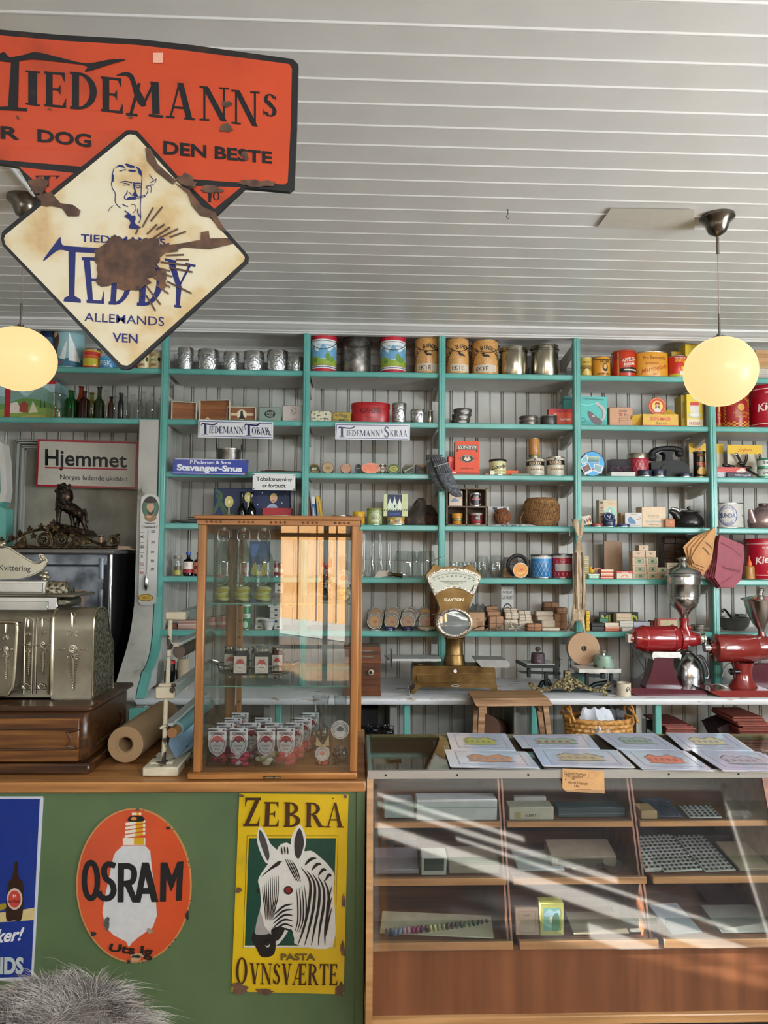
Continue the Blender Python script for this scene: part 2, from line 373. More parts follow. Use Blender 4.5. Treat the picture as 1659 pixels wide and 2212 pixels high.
def decal(mb,items,sx,sy,mapf,gl=.4,nx=1,eps=.00025):
 """flat coloured shapes laid over a surface. Positions in (u*sx, VY(v)); glyphs stay upright when sy < 0"""
 A=abs(sy);lay=1
 VY=(lambda v:-abs(v))if sy<0 else(lambda v:v*sy)
 def emit(pl,col,raw=0):
  if nx>1 and not raw and max(p[0]for p in pl)-min(p[0]for p in pl)>sx/nx:return emit_poly(list(pl),col)
  mb.add([mapf(x,y,lay*eps)for x,y in pl],[list(range(len(pl)))],col)
 def emit_poly(pl,col):
  tri=tessellate_polygon([[Vector((x,y,0))for x,y in pl]])
  if nx>1:   # follow the curve: cut the triangles into upright strips
   st=sx/nx
   for t in tri:
    T3=[pl[i]for i in t];k0=math.floor(min(p[0]for p in T3)/st);k1=math.floor(max(p[0]for p in T3)/st)
    for k in range(k0,k1+1):
     q=T3
     for(lim,sg)in((k*st,1),((k+1)*st,-1)):
      o=[]
      for a,b in zip(q,q[1:]+q[:1]):
       da=(a[0]-lim)*sg;db=(b[0]-lim)*sg
       if da>=0:o.append(a)
       if(da>0>db)or(da<0<db):f=da/(da-db);o.append((a[0]+(b[0]-a[0])*f,a[1]+(b[1]-a[1])*f))
      q=o
      if not q:break
     if q and len(q)>2:emit(q,col,1)
   return
  mb.add([mapf(x,y,lay*eps)for x,y in pl],[list(t)for t in tri],col)
 def mesh2(vs,fs,col,sp=0):
  if sp:
   d={i:(lay+.09*(k%9))*eps for k,f in enumerate(fs)for i in f}
   mb.add([mapf(x,y,d.get(i,lay*eps))for i,(x,y)in enumerate(vs)],fs,col)
  else:mb.add([mapf(x,y,lay*eps)for x,y in vs],fs,col)
 def one(it):
  k=it[0]
  if k=='r':
   _,u0_,v0_,u1_,v1_,col=it[:6];col=dmat(col,gl)
   for i in range(nx):
    a=u0_+(u1_-u0_)*i/nx;b=u0_+(u1_-u0_)*(i+1)/nx
    emit([(a*sx,VY(v0_)),(b*sx,VY(v0_)),(b*sx,VY(v1_)),(a*sx,VY(v1_))],col)
  elif k=='o':   # outline rectangle
   _,u0_,v0_,u1_,v1_,w,col=it;q=[(u0_*sx,VY(v0_)),(u1_*sx,VY(v0_)),(u1_*sx,VY(v1_)),(u0_*sx,VY(v1_))]
   for a,b in zip(q,q[1:]+q[:1]):
    d=Vector((b[0]-a[0],b[1]-a[1]));dn=d.normalized()*w*A/2
    for pl in stroke_quads([(a[0]-dn.x,a[1]-dn.y),(b[0]+dn.x,b[1]+dn.y)],w*A):emit(pl,dmat(col,gl))
  elif k=='e':
   _,u,v,ru,rv,col=it[:6];n=44
   emit([((u*sx)+ru*abs(sx)*cos(2*pi*i/n),VY(v)+rv*A*sin(2*pi*i/n))for i in range(n)],dmat(col,gl))
  elif k=='E':   # elliptic ring
   _,u,v,ru,rv,w,col=it;n=36
   for pl in stroke_quads([((u*sx)+ru*abs(sx)*cos(2*pi*i/n),VY(v)+rv*A*sin(2*pi*i/n))for i in range(n)],w*A,True):emit(pl,dmat(col,gl))
  elif k=='p':emit_poly([(x*sx,VY(y))for x,y in it[1]],dmat(it[2],gl))
  elif k=='P':emit_poly([(p.x*sx,VY(p.y))for p in sm([(x,y)for x,y in it[1]],4,True)],dmat(it[2],gl))
  elif k=='l':
   w=it[2];w=[q*A for q in w]if isinstance(w,(list,tuple))else w*A
   for pl in stroke_quads([(x*sx,VY(y))for x,y in it[1]],w):emit(pl,dmat(it[3],gl))
  elif k=='L':
   pts=sm([(x,y)for x,y in it[1]],5)
   w=it[2]*A
   if len(it)>4 and it[4]=='taper':w=[it[2]*A*(.15+.85*sin(pi*min(1,max(0,i/(len(pts)-1)))))for i in range(len(pts))]
   for pl in stroke_quads([(p.x*sx,VY(p.y))for p in pts],w):emit(pl,dmat(it[3],gl))
  elif k=='b':
   _,u,v,ru,rv,col,seed=it[:7]
   emit_poly([(x,y)for x,y in blob(u*sx,VY(v),ru*abs(sx),rv*A,seed,30,it[7]if len(it)>7 else .28)],dmat(col,gl))
  elif k in 'ts':  # text centred at u,v
   _,s,u,v,h,col=it[:6];mw=it[6]if len(it)>6 else None;bold=it[7]if len(it)>7 else .012;sh=it[8]if len(it)>8 else 0;rot=it[9]if len(it)>9 else 0
   vs,fs,w=text_mesh(s,bold,sh)if k=='t' else serif_mesh(s)
   hh=h*A;kx=hh
   if mw and w*hh>mw*abs(sx):kx=mw*abs(sx)/w
   ca,sa=cos(R(rot)),sin(R(rot));o=[]
   for x,y in vs:
    X=(x-w/2)*kx;Y=(y-.5)*hh;o.append((u*sx+X*ca-Y*sa,VY(v)+X*sa+Y*ca))
   mesh2(o,fs,dmat(col,gl),k=='s')
  elif k in 'qg':  # text / serif text in a quad: bl, br, tr, tl
   _,s,q,col=it[:4];bold=it[4]if len(it)>4 else .012;sh=it[5]if len(it)>5 else 0
   vs,fs,w=text_mesh(s,bold,sh)if k=='q' else serif_mesh(s)
   q=[(a*sx,VY(b))for a,b in q]
   mesh2([bil(q,x/w,y)for x,y in vs],fs,dmat(col,gl),k=='g')
  elif k=='a':   # text on an arc: centre, radius, start deg, end deg, height
   _,s,u,v,rr,a0,a1,h,col=it[:9]
   for i,ch in enumerate(s):
    if ch==' ':continue
    an=a0+(a1-a0)*(i/(max(1,len(s)-1)));vs,fs,w=text_mesh(ch,.012)
    hh=h*A;x0_=u*sx+rr*A*cos(R(an));y0_=VY(v)+rr*A*sin(R(an));th=R(an-90)if a0>a1 else R(an+90)
    mesh2([(x0_+((x-w/2)*cos(th)-(y-.5)*sin(th))*hh,y0_+((x-w/2)*sin(th)+(y-.5)*cos(th))*hh)for x,y in vs],fs,dmat(col,gl))
 for it in items:
  if isinstance(it,list):
   for q in it:one(q);lay+=.12
  else:one(it)
  lay+=1
 return mb
def flat(x0,yf,z0):
 return lambda x,y,l:(x0+x,yf-l,z0+y)
def cylm(rad,z0,k=1.0):
 return lambda x,y,l:((rad+l+.0004)*sin((x/rad)-pi/2*k),-(rad+l+.0004)*cos((x/rad)-pi/2*k),z0+y)
def pixmap(Y,org=Vector((0,0,0)),eps=1.0):
 """crop pixel coordinates (x right, y down given as -y) onto the plane at depth Y"""
 def f(x,y,l):
  p=PP(x,-y,Y);return(p.x-org.x,p.y-l*eps-org.y,p.z-org.z)
 return f
# ================================================================== materials in use
TEAL=stops('teal_gloss_paint',[(.25,'4E9288'),(.5,'5CA298'),(.78,'70B0A6')],5,4,.28,0,.08)
WHITE=pm('C4C3BD',.45,0,.05,12,.05)
WHITE2=pm('B0B0A9',.38,0,.08,9,.15)
CEIL=pm('EFEDE9',.3,0,.03,6,.1)
WORN=stops('worn_white_paint',[(.30,'8C7358'),(.335,'A9A49B'),(.36,'C9CBCD'),(.9,'D3D6D8')],9,8,.35,0,.1,(1,3,6))
SILV=pm('C6C4BE',.28,1,.12,30,.1)
CHROME=pm('D9D9D9',.12,1,.05,30)
BLACK=pm('0C0C0D',.3,0,.2,30)
RUST=stops('rusted_steel',[(.3,'3A2820'),(.5,'523A2C'),(.7,'6E4C36')],30,6,.7,0,.5)
# ================================================================== room shell
ZC=3.045;YB=4.76;XL,XR,YR=-3.1,4.2,-2.6
def strip_profile(n0,n1,pitch,kind):
 """profile of boards (pos, height): small raised bead and groove at each joint"""
 pr=[]
 for i in range(n0,n1):
  a=i*pitch
  if kind=='ceil':pr+=[(a,0),(a+.003,.0022),(a+.007,.0030),(a+.0105,.0022),(a+.0125,-.0008),(a+.0145,-.0008),(a+.0155,0),(a+pitch-.001,0)]
  else:
   h=pitch/2
   pr+=[(a,0),(a+.002,-.014),(a+.007,-.014),(a+.009,0),(a+h-.011,0),(a+h-.009,-.010),(a+h-.006,-.009),(a+h-.005,0),(a+h,.004),(a+h+.005,0),(a+h+.006,-.009),(a+h+.009,-.010),(a+h+.011,0),(a+pitch-.0005,0)]
 return pr
mb=MB()
pr=strip_profile(-24,43,.1140,'ceil')
y_off=-.0
vs=[];fs=[]
for(a,h)in pr:vs+=[(XL,a+y_off,ZC-h),(XR,a+y_off,ZC-h)]
for i in range(len(pr)-1):fs.append([2*i,2*i+1,2*i+3,2*i+2])
mb.add(vs,fs,CEIL);mb.box(XL-.1,XR+.1,-2.8,4.95,ZC+.012,ZC+.1,CEIL)
struct('ceiling',mb)
mb=MB();pr=strip_profile(-16,24,.1745,'wall');vs=[];fs=[]
for(a,h)in pr:vs+=[(a,YB-h,0),(a,YB-h,ZC)]
for i in range(len(pr)-1):fs.append([2*i,2*i+1,2*i+3,2*i+2])
mb.add(vs,fs,WHITE2);mb.box(XL-.1,XR+.1,YB+.012,YB+.1,0,ZC,WHITE2)
struct('wall_back',mb)
mb=MB();mb.box(XL-.1,XR+.1,-6,4.9,-.1,0,wood('worn_floor_boards','4A3A2C','6E5842','8A7358','x',.8));struct('floor',mb)
# mouldings where the back wall meets the ceiling
mb=MB()
mo=[(YB,2.90),(YB-.012,2.90),(YB-.016,2.915),(YB-.016,2.965),(YB-.03,2.975),(YB-.034,2.99),(YB-.05,3.0),(YB-.06,3.02),(YB-.075,3.03),(YB-.08,3.045),(YB,3.045)]
mb.M=Matrix(((0,1,0,0),(1,0,0,0),(0,0,1,0),(0,0,0,1)))
mb.prism(mo,XL,XR,WHITE);struct('trim_1',mb)
# cornice beam that carries the shelving front
mb=MB();mb.M=Matrix(((0,1,0,0),(1,0,0,0),(0,0,1,0),(0,0,0,1)))
co=[(4.405,2.996),(4.392,2.996),(4.388,3.003),(4.378,3.006),(4.374,3.012),(4.36,3.016),(4.345,3.021),(4.335,3.028),(4.318,3.033),(4.312,3.045),(4.43,3.045),(4.43,2.996)]
mb.prism(co,XL,XR,pm('D6D4D1',.35,0,.03,10,.05));struct('trim_2',mb)
# left wall with an added slit window that cuts sunlight into streaks
WL=pm('A9A79C',.6,0,.06,8)
wy0,wy1,wz0,wz1=1.0,1.88,1.2,1.8
mb=MB();mb.box(XL-.1,XL,YR,wy0,0,ZC,WL,0).box(XL-.1,XL,wy1,YB,0,ZC,WL,0).box(XL-.1,XL,wy0,wy1,0,wz0,WL,0).box(XL-.1,XL,wy0,wy1,wz1,ZC,WL,0)
struct('wall_left',mb)
mb=MB();SLIT=[(1.352,1.378),(1.396,1.440),(1.480,1.500),(1.530,1.545)]
zz=wz0
for a,b_ in SLIT+[(wz1,wz1)]:mb.box(XL-.06,XL-.04,wy0,wy1,zz,a,WHITE,.001);zz=b_
for y in(wy0,1.62,wy1-.04):mb.box(XL-.07,XL-.03,y,y+.04,wz0,wz1,WHITE)
struct('window_1',mb)
# right wall with a window
wy0r,wy1r,wz0r,wz1r=-.6,1.8,.95,2.65
mb=MB();mb.box(XR,XR+.1,YR,wy0r,0,ZC,WL,0).box(XR,XR+.1,wy1r,YB,0,ZC,WL,0).box(XR,XR+.1,wy0r,wy1r,0,wz0r,WL,0).box(XR,XR+.1,wy0r,wy1r,wz1r,ZC,WL,0)
struct('wall_right',mb)
mb=MB()
for y in(wy0r,.2,1.0,wy1r-.05):mb.box(XR-.02,XR+.03,y,y+.05,wz0r,wz1r,WHITE)
for z in(wz0r,1.9,wz1r-.05):mb.box(XR-.02,XR+.03,wy0r,wy1r,z,z+.05,WHITE)
struct('window_2',mb)
# rear wall: glazed shop door in the middle-left, shop window to the right, small window left
dx0,dx1,dz0,dz1=-.86,-.05,.30,2.0
holes=[(-2.95,-1.95,1.0,2.6),(dx0,dx1,dz0,dz1),(.15,3.75,.85,2.62)]
mb=MB();xs=[XL-.1]
for h in holes:
 mb.box(xs[-1],h[0],YR-.1,YR,0,ZC,WL,0);mb.box(h[0],h[1],YR-.1,YR,0,h[2],WL,0);mb.box(h[0],h[1],YR-.1,YR,h[3],ZC if h[0]!=.15 else 2.73,WL,0);xs.append(h[1])  # gap above the shop window left open for the added lamp
mb.box(xs[-1],XR+.1,YR-.1,YR,0,ZC,WL,0);struct('wall_rear',mb)
mb=MB();FR=pm('4A3B2E',.4)
for x in(dx0,dx0+.49,dx1-.05):mb.box(x,x+.05,YR-.06,YR+.02,dz0,dz1,FR)
for z in(dz0,.66,1.79,dz1-.05):mb.box(dx0,dx1,YR-.06,YR+.02,z,z+.04,FR)
struct('door_1',mb)
for k,h in((3,holes[0]),(4,holes[2])):
 mb=MB()
 for i in range(3 if k==3 else 2):x=h[0]+(h[1]-h[0]-.05)*i/(2 if k==3 else 1);mb.box(x,x+.05,YR-.04,YR+.01,h[2],h[3],WHITE)
 for z in(h[2],h[3]-.05):mb.box(h[0],h[1],YR-.04,YR+.01,z,z+.05,WHITE)
 struct('window_%d'%k,mb)
# outside: street and a yellow plank house the shop glass mirrors
YEL=pm('C88806',.6,0,.07,3)
mb=MB()
for i in range(16):x=-2.2+i*.28;mb.box(x,x+.27,-.2,(.02 if i%2 else 0),.32,4.6,YEL,.004)
thing('street_house','yellow plank house across the street, mirrored in the display cabinet glass','building',(-1.25,-9.6,0),[('plank_wall',mb),('plinth',MB().box(-2.25,2.3,-.22,.0,0,.32,pm('D9D6CF',.7)))],rz=R(45))
mb=MB();mb.box(-20,14,-16,-2.7,-.12,-.02,pm('5A5C5C',.9,0,.1,2));struct('floor_street',mb)
m=MB();A_=Vector((-.3,-6.85,3.76));B_=Vector((5.3,-3.54,.87));WP=pm('F2F2EE',.5)  # added sloping boards, shaped to mirror as bright streaks in the case glass
for(u0_,u1_,dz,th)in((.0,1,0,.17),(.06,.62,.30,.06),(.0,.45,.44,.05),(.55,1,-.34,.16),(.3,.8,.16,.035)):
 a=A_.lerp(B_,u0_);b_=A_.lerp(B_,u1_);q=[a+Vector((0,0,dz)),b_+Vector((0,0,dz)),b_+Vector((0,0,dz-th)),a+Vector((0,0,dz-th))];o2=Vector((.03,-.05,0));m.add([tuple(p)for p in q]+[tuple(p+o2)for p in q],[[0,1,2,3],[4,5,6,7]]+[[i,(i+1)%4,4+(i+1)%4,4+i]for i in range(4)],WP)
for t in(.02,.98):a=A_.lerp(B_,t);m.box(a.x-.04,a.x+.04,a.y-.1,a.y-.03,-.02,a.z,WP)
tag(m.build('street_streak_slats'),'white sloping stair railing outside the rear shop window, mirrored in the case front','railing')
m=MB()  # added dark wall behind the boards, keeps the case reflection free of haze
for i in range(60):m.box(.5+i*.22,.71+i*.22,-9.4,-9.3+(.015 if i%2 else 0),0,7,pm('2E2420',.7),.003)
thing('street_dark_backdrop','dark brown plank boathouse across the street, mirrored in the case front','building',(0,0,0),[['plank_wall',m]])
# ================================================================== shelving of the back wall
PX=[-1.2173,-.3417,.5057,1.3596,2.2241,3.10]
SZ=[CAMZ+z for z in(1.1238,.8068,.4833,.1630,-.1622,-.4892)]
ST=.034;YF=4.4;YBK=YB-.012
def top(k):return SZ[k]+ST/2+.0018
WT=.803
mb=MB();mp=MB();mc=MB();mw=MB()
PW=.0215
parts=[]
shelf_unit=bpy.data.objects.new('shelving_unit',None);COL.objects.link(shelf_unit)
tag(shelf_unit,'wall of open shelves painted white inside with turquoise edges and posts','shelving')
# posts
for k,x in enumerate(PX):
 m=MB()
 zb=WT+.02 if k else 1.35
 m.box(x-PW,x+PW,YF-.028,YF+.012,zb,2.994,TEAL,.006)
 m.box(x-.006,x+.006,YF-.031,YF-.02,zb,2.994,TEAL,.002)
 m.build('post',shelf_unit)
 m=MB();m.box(x-.013,x+.013,YF+.012,YF+.05,zb,2.975,WHITE2,.002)
 m.box(x-.03,x+.03,YBK-.03,YBK,WT+.002,2.95,WHITE2,.002)
 if k not in(0,):
  for z in SZ: # cleats carrying the boards, shaped at the back
   z1=z-ST/2
   m.add([(x-.012,YF+.012,z1),(x-.012,YBK,z1),(x-.012,YBK,z1-.085),(x-.012,YF+.16,z1-.065),(x-.012,YF+.03,z1-.012),(x+.012,YF+.012,z1),(x+.012,YBK,z1),(x+.012,YBK,z1-.085),(x+.012,YF+.16,z1-.065),(x+.012,YF+.03,z1-.012)],
    [[0,1,2,3,4],[5,6,7,8,9],[0,1,6,5],[1,2,7,6],[2,3,8,7],[3,4,9,8],[4,0,5,9]],WHITE2)
  z1=2.97
  m.add([(x-.012,YF+.012,z1),(x-.012,YBK-.05,2.94),(x-.012,YBK-.05,2.86),(x-.012,YF+.012,2.93),(x+.012,YF+.012,z1),(x+.012,YBK-.05,2.94),(x+.012,YBK-.05,2.86),(x+.012,YF+.012,2.93)],
   [[0,1,2,3],[4,5,6,7],[0,1,5,4],[1,2,6,5],[2,3,7,6],[3,0,4,7]],WHITE2)
 m.build('bracket',shelf_unit)
# shelves
def shelf_board(x0,x1,z,nm='shelf'):
 m=MB();m.box(x0,x1,YF+.004,YBK-.002,z-ST/2+.004,z+ST/2,WHITE,.001)
 m.lathe([(.0175,0),(.0175,x1-x0)],TEAL,n=2,a0=0,a1=0.0001)if False else None
 e=MB();yy=YF+.002
 prof=[(yy+.006,z+ST/2+.001),(yy-.006,z+ST/2+.001),(yy-.012,z+ST/2-.006),(yy-.012,z-ST/2+.006),(yy-.006,z-ST/2),(yy+.006,z-ST/2)]
 n=len(prof)
 e.add([(x0,a,b)for a,b in prof]+[(x1,a,b)for a,b in prof],[[i,(i+1)%n,n+(i+1)%n,n+i]for i in range(n)]+[list(range(n)),list(range(n,2*n))],TEAL)
 o=m.build(nm,shelf_unit);e.build('shelf_edge',o)
for b in range(5):
 for k,z in enumerate(SZ):shelf_board(PX[b]+PW,PX[b+1]-PW,z)
for k in(0,1):shelf_board(-2.5,PX[0]-PW,SZ[k])
# end panel at the first post: beadboard, flares forward to the worktop
m=MB();YP=4.40
edge=[(4.395,2.32)]+[(4.395,z)for z in(1.9,1.6,1.40)]+[(PP(*q,YP).y,0)for q in[]]
K_('L')
fl=[]
for(x,y)in((1343,600),(1338,760),(1328,930),(1312,1060),(1290,1140),(1262,1205),(1240,1235),(1232,1290),(1215,1340),(1203,1400),(1196,1480)):
 d=ray(*c(x,y));Yy=(PX[0]-.01)/(d.x/d.y);fl.append((Yy,CAMZ+d.z/d.y*Yy))
f0=fl[0][0];fl=[(YF-.028-(f0-a),b)for a,b in fl]
pts=[(YBK,WT),(YBK,2.32),(YF,2.32)]+[(a+.03,b)for a,b in fl]
pts=[(YBK,WT+.03),(YBK,2.6),(YF,2.6)]+[(a+.035,b)for a,b in fl[:-1]]+[(fl[-1][0]+.035,WT+.03)]
m.M=Matrix(((0,1,0,0),(1,0,0,0),(0,0,1,0),(0,0,0,1)))
m.prism(pts,PX[0]-.012,PX[0]+.012,WHITE2);m.M=None
for i in range(8):m.box(PX[0]+.010,PX[0]+.0135,YF+.04+i*.042,YF+.043+i*.042,WT+.05,2.58,pm('7E7F7A',.5),.0005)
m.build('end_panel',shelf_unit)
m=MB()
tp=[Vector((PX[0],YF-.01,1.36))]+[Vector((PX[0],a+.012,max(WT+.004,min(b,1.36))))for a,b in fl[1:]]
vs=[];fs=[]
for p in tp:vs+=[(p.x-PW,p.y-.02,p.z),(p.x+PW,p.y-.02,p.z),(p.x+PW,p.y+.03,p.z),(p.x-PW,p.y+.03,p.z)]
for i in range(len(tp)-1):
 for j in range(4):a=4*i+j;b2=4*i+(j+1)%4;fs.append([a,b2,b2+4,a+4])
m.add(vs,fs,TEAL);m.build('curved_edge',shelf_unit)
# lower stand: posts and bracket planks under the worktop
K_('X')
for(px,w)in((602,.0),(878,12),(1150,12),(1417,12)):
 x=P(px,1560,4.2).x
 m=MB();m.box(x-.018,x+.018,4.16,4.21,0,WT-.045,TEAL,.005);m.build('post',shelf_unit)
 m=MB();m.box(x-.095,x-.06,4.26,4.30,0,WT-.045,WHITE2,.002);m.box(x-.06,x-.05,4.3,YBK,.0,WT-.045,WHITE2,.001);m.build('bracket',shelf_unit)
# ---- worktop
wt=MB();y0=4.09
prof=[(YBK,WT-.035),(YBK,WT),(y0+.012,WT),(y0+.003,WT-.005),(y0,WT-.014),(y0,WT-.026),(y0+.005,WT-.037),(y0+.02,WT-.042),(YBK,WT-.042)]
x0w=PX[0]-.03;n=len(prof)
wt.add([(x0w,a,b)for a,b in prof]+[(XR-.05,a,b)for a,b in prof],[[i,(i+1)%n,n+(i+1)%n,n+i]for i in range(n)]+[list(range(n)),list(range(n,2*n))],WORN)
thing('back_worktop','long white painted worktop with chipped front edge below the shelves','worktop',(0,0,0),[(None,wt)])
# under-worktop low shelf with dark back
lb=MB();lb.box(-1.2,XR-.05,4.1,YBK,.30,.325,WHITE2,.002);lb.build('low_board',shelf_unit)
m=MB();m.box(PX[0]-.05,PX[0]+.04,4.02,4.07,WT-.22,WT-.045,TEAL,.004);m.box(PX[0]-.03,PX[0]+.02,4.06,4.3,0,WT-.045,WHITE2,.002);m.build('corner_block',shelf_unit)
# ---- white flared pilaster beside the first post
K_('L')
m=MB();xp0,xp1=PX[0]-.145,PX[0]-.028
PL=stops('cracked_white_plaster',[(.30,'6E6860'),(.36,'A5A39A'),(.5,'B4B2AA'),(.8,'BCBAB4')],7,8,.7,0,.5)
fp=[(YF-.02,.0,2.42),(YF-.02,0,1.5)]
pf=[(YBK,0),(YBK,2.435),(YF-.02,2.435),(YF-.02,1.42),(YF-.035,1.28),(YF-.075,1.16),(YF-.15,1.05),(YF-.25,.95),(YF-.33,.86),(YF-.35,.80),(YF-.30,.77),(YF-.25,.72),(YF-.23,.5),(YF-.23,0)]
pf=pf[:2]+[tuple(q)for q in sm(pf[2:],4)]
m.M=Matrix(((0,1,0,0),(1,0,0,0),(0,0,1,0),(0,0,0,1)))
m.prism(pf,xp0,xp1,PL);m.M=None
struct('trim_3',m)
# ---- alcove on the left: panel with moulded frame, teal scroll post
K_('G')
a=PP(130,215,YBK-.03);b2=PP(130,1180,YBK-.03)
m=MB()
ax0=PP(128,600,YBK-.03).x;az1=PP(200,215,YBK-.03).z
m.box(ax0+.05,xp0,YBK-.012,YBK,.3,az1-.04,stops('grey_plaster',[(.3,'7F7D74'),(.55,'9A9789'),(.75,'ABA795')],6,7,.6,0,.3),.001)
for i,(o1,d1)in enumerate(((0,.03),(.018,.045),(.034,.028),(.048,.04),(.06,.02))):
 m.box(ax0+o1,ax0+o1+.012,YBK-d1,YBK-.005,.3,az1-o1,WHITE2,.002);m.box(ax0+o1,xp0,YBK-d1,YBK-.005,az1-o1-.012,az1-o1,WHITE2,.002)
struct('door_2',m)
K_('X')
m=MB()
pts=[PP(-60,905,4.3),PP(8,960,4.3),PP(14,1000,4.3),PP(16,1060,4.3),PP(12,1085,4.3),PP(2,1095,4.3),PP(18,1100,4.3),PP(18,1190,4.3),PP(-60,1190,4.3)]
m.prism([(p.x,p.z)for p in pts],4.27,4.36,TEAL)
m.prism([(p.x+.012,p.z)for p in pts[:5]]+[(p.x-.02,p.z)for p in pts[:5]][::-1],4.262,4.34,WHITE)
pz=PP(18,1190,4.3)
m.build('scroll_post',shelf_unit)
# ================================================================== green counter
GREEN=stops('green_painted_board',[(.3,'42563A'),(.5,'495E3E'),(.72,'516645')],3,5,.45,0,.08)
PINE=wood('pine_edge','6E4828','966638','AE7C48','x',.7,.4)
CY=PZ(400,1687,.90).y;CX1=P(787,1760,CY).x
tp=MB();tp.box(-2.6,CX1+.004,CY-.014,2.98,.868,.90,PINE,.004)
gp=MB();gp.box(-2.6,CX1,CY+.008,CY+.035,.02,.868,GREEN,.002)
bd=MB();bd.box(-2.6,CX1-.02,CY+.05,2.92,.02,.866,pm('4A3A2A',.7),.002)
sp=MB();sp.box(CX1-.025,CX1+.003,CY-.0,2.95,.02,.868,GREEN,.002)
thing('shop_counter','green panelled shop counter with pine top and enamel signs on its front','counter',(0,0,0),[('counter_top',tp),('front_panel',gp),('carcass',bd),('side_panel',sp)])
# ================================================================== builders for shelf goods
TIN=pm('B9B7B0',.3,1,.15,40,.05);DTIN=stops('dull_tin',[(.3,'4A4742'),(.5,'6E6A64'),(.7,'8E8A82')],22,5,.38,.85,.1)
def zb(k):return top(k)if isinstance(k,int)and k<6 else k
def span(x0,x1,y,Y):return PP(x0,y,Y).x,PP(x1,y,Y).x
def can(x0,x1,yt,k,name,label,cat,body='C0BEB8',dec=(),lid=None,handle=None,yf=None,group=None,rim=True,sq=1.0,taper=1.0,met=0,gl=.3,lidh=.014,z0=None,hang=False):
 z=zb(k)if z0 is None else z0;yf=yf or YF+.02
 Yc=yf+.07
 for _ in range(3):
  a,b=span(x0,x1,yt,Yc);r=(b-a)/2;Yc=yf+r*sq
 zt=PP((x0+x1)/2,yt,Yc).z;h=zt-z;cx=(a+b)/2
 bm_=body if not isinstance(body,str)else pm(body,gl,met,.06,30)
 m=MB();m.lathe([(0,0),(r*taper-.002,0),(r*taper,.003),(r,h-.004),(r-.002,h),(r-.006,h),(r-.006,h-.004),(0,h-.004)],bm_,n=36,sy=sq)
 if rim and taper==1:
  for zz in(.003,h-.003):m.lathe([(r,zz-.003),(r+.0018,zz-.0015),(r+.0018,zz+.0015),(r,zz+.003)],TIN,n=36,sy=sq)
 if dec:
  f=cylm(r,0)
  g=(lambda x,y,l:(f(x,y,l)[0],f(x,y,l)[1]*sq,f(x,y,l)[2]))
  decal(m,list(dec),pi*r,h,g,gl,nx=14)
 parts=[['body',m]]
 if lid:
  l=MB();lm=lid if not isinstance(lid,str)else pm(lid,.3,met)
  l.lathe([(r+.0005,h-lidh),(r+.003,h-lidh),(r+.003,h-.001),(r+.001,h+.002),(r*.86,h+.003),(r*.82,h+.001),(0,h+.001)],lm,n=36,sy=sq);parts.append(['lid',l])
 if handle:
  hm=MB();hw=pm('4A4640',.35,1)if handle[0]!='w' else TIN;zz=h*.90;dr=handle[1]if isinstance(handle,tuple)else .5
  pts=[Vector((r*1.04*cos(R(180-180*t)),-r*1.15*sin(R(180-180*t)),zz-h*dr*.42*sin(R(180*t))))for t in[i/14 for i in range(15)]]
  hm.tube(pts,.0017,hw,6)
  for s_ in(-1,1):hm.sph(s_*r*1.02,0,zz,.007,hw,10)
  parts.append(['handle',hm])
 return thing(name,label,cat,(cx,Yc,z),parts if len(parts)>1 else[[None,m]],group)
def bx(x0,x1,yt,k,name,label,cat,body='C0BEB8',dec=(),depth=.08,yf=None,group=None,rz=0,gl=.5,z0=None,b=.0015,top_=None,side=None,tilt=0):
 z=zb(k)if z0 is None else z0;yf=yf or YF+.03
 a,b2=span(x0,x1,yt,yf);zt=PP((x0+x1)/2,yt,yf).z;w=b2-a;h=zt-z
 m=MB();bm_=body if not isinstance(body,str)else pm(body,gl,0,.06,30)
 m.box(-w/2,w/2,0,depth,0,h,bm_,b)
 if dec:decal(m,list(dec),w,h,flat(-w/2,0,0),gl)
 o=thing(name,label,cat,((a+b2)/2,yf,z),[[None,m]],group,rz=rz)
 if tilt:o.rotation_euler.x=tilt
 return o
def stack(x0,x1,ys,k,name,labels,cat,cols,decs=None,depth=.07,yf=None,group=None,jit=.004):
 """flat boxes piled up; ys = pixel heights of the joints from the shelf up"""
 z=zb(k);rnd=random.Random(x0)
 for i,yt in enumerate(ys):
  yff=yf or YF+.035;zt=PP((x0+x1)/2,yt,yff).z
  dx=rnd.uniform(-1,1)*jit*300 if i else 0
  o=bx(x0+dx,x1+dx,yt,k,name,labels[i]if isinstance(labels,(list,tuple))else labels,cat,cols[i%len(cols)],decs or(),depth,yff,group,rz=rnd.uniform(-.04,.04)if i else 0,z0=z+.0004)
  z=zt
 return z
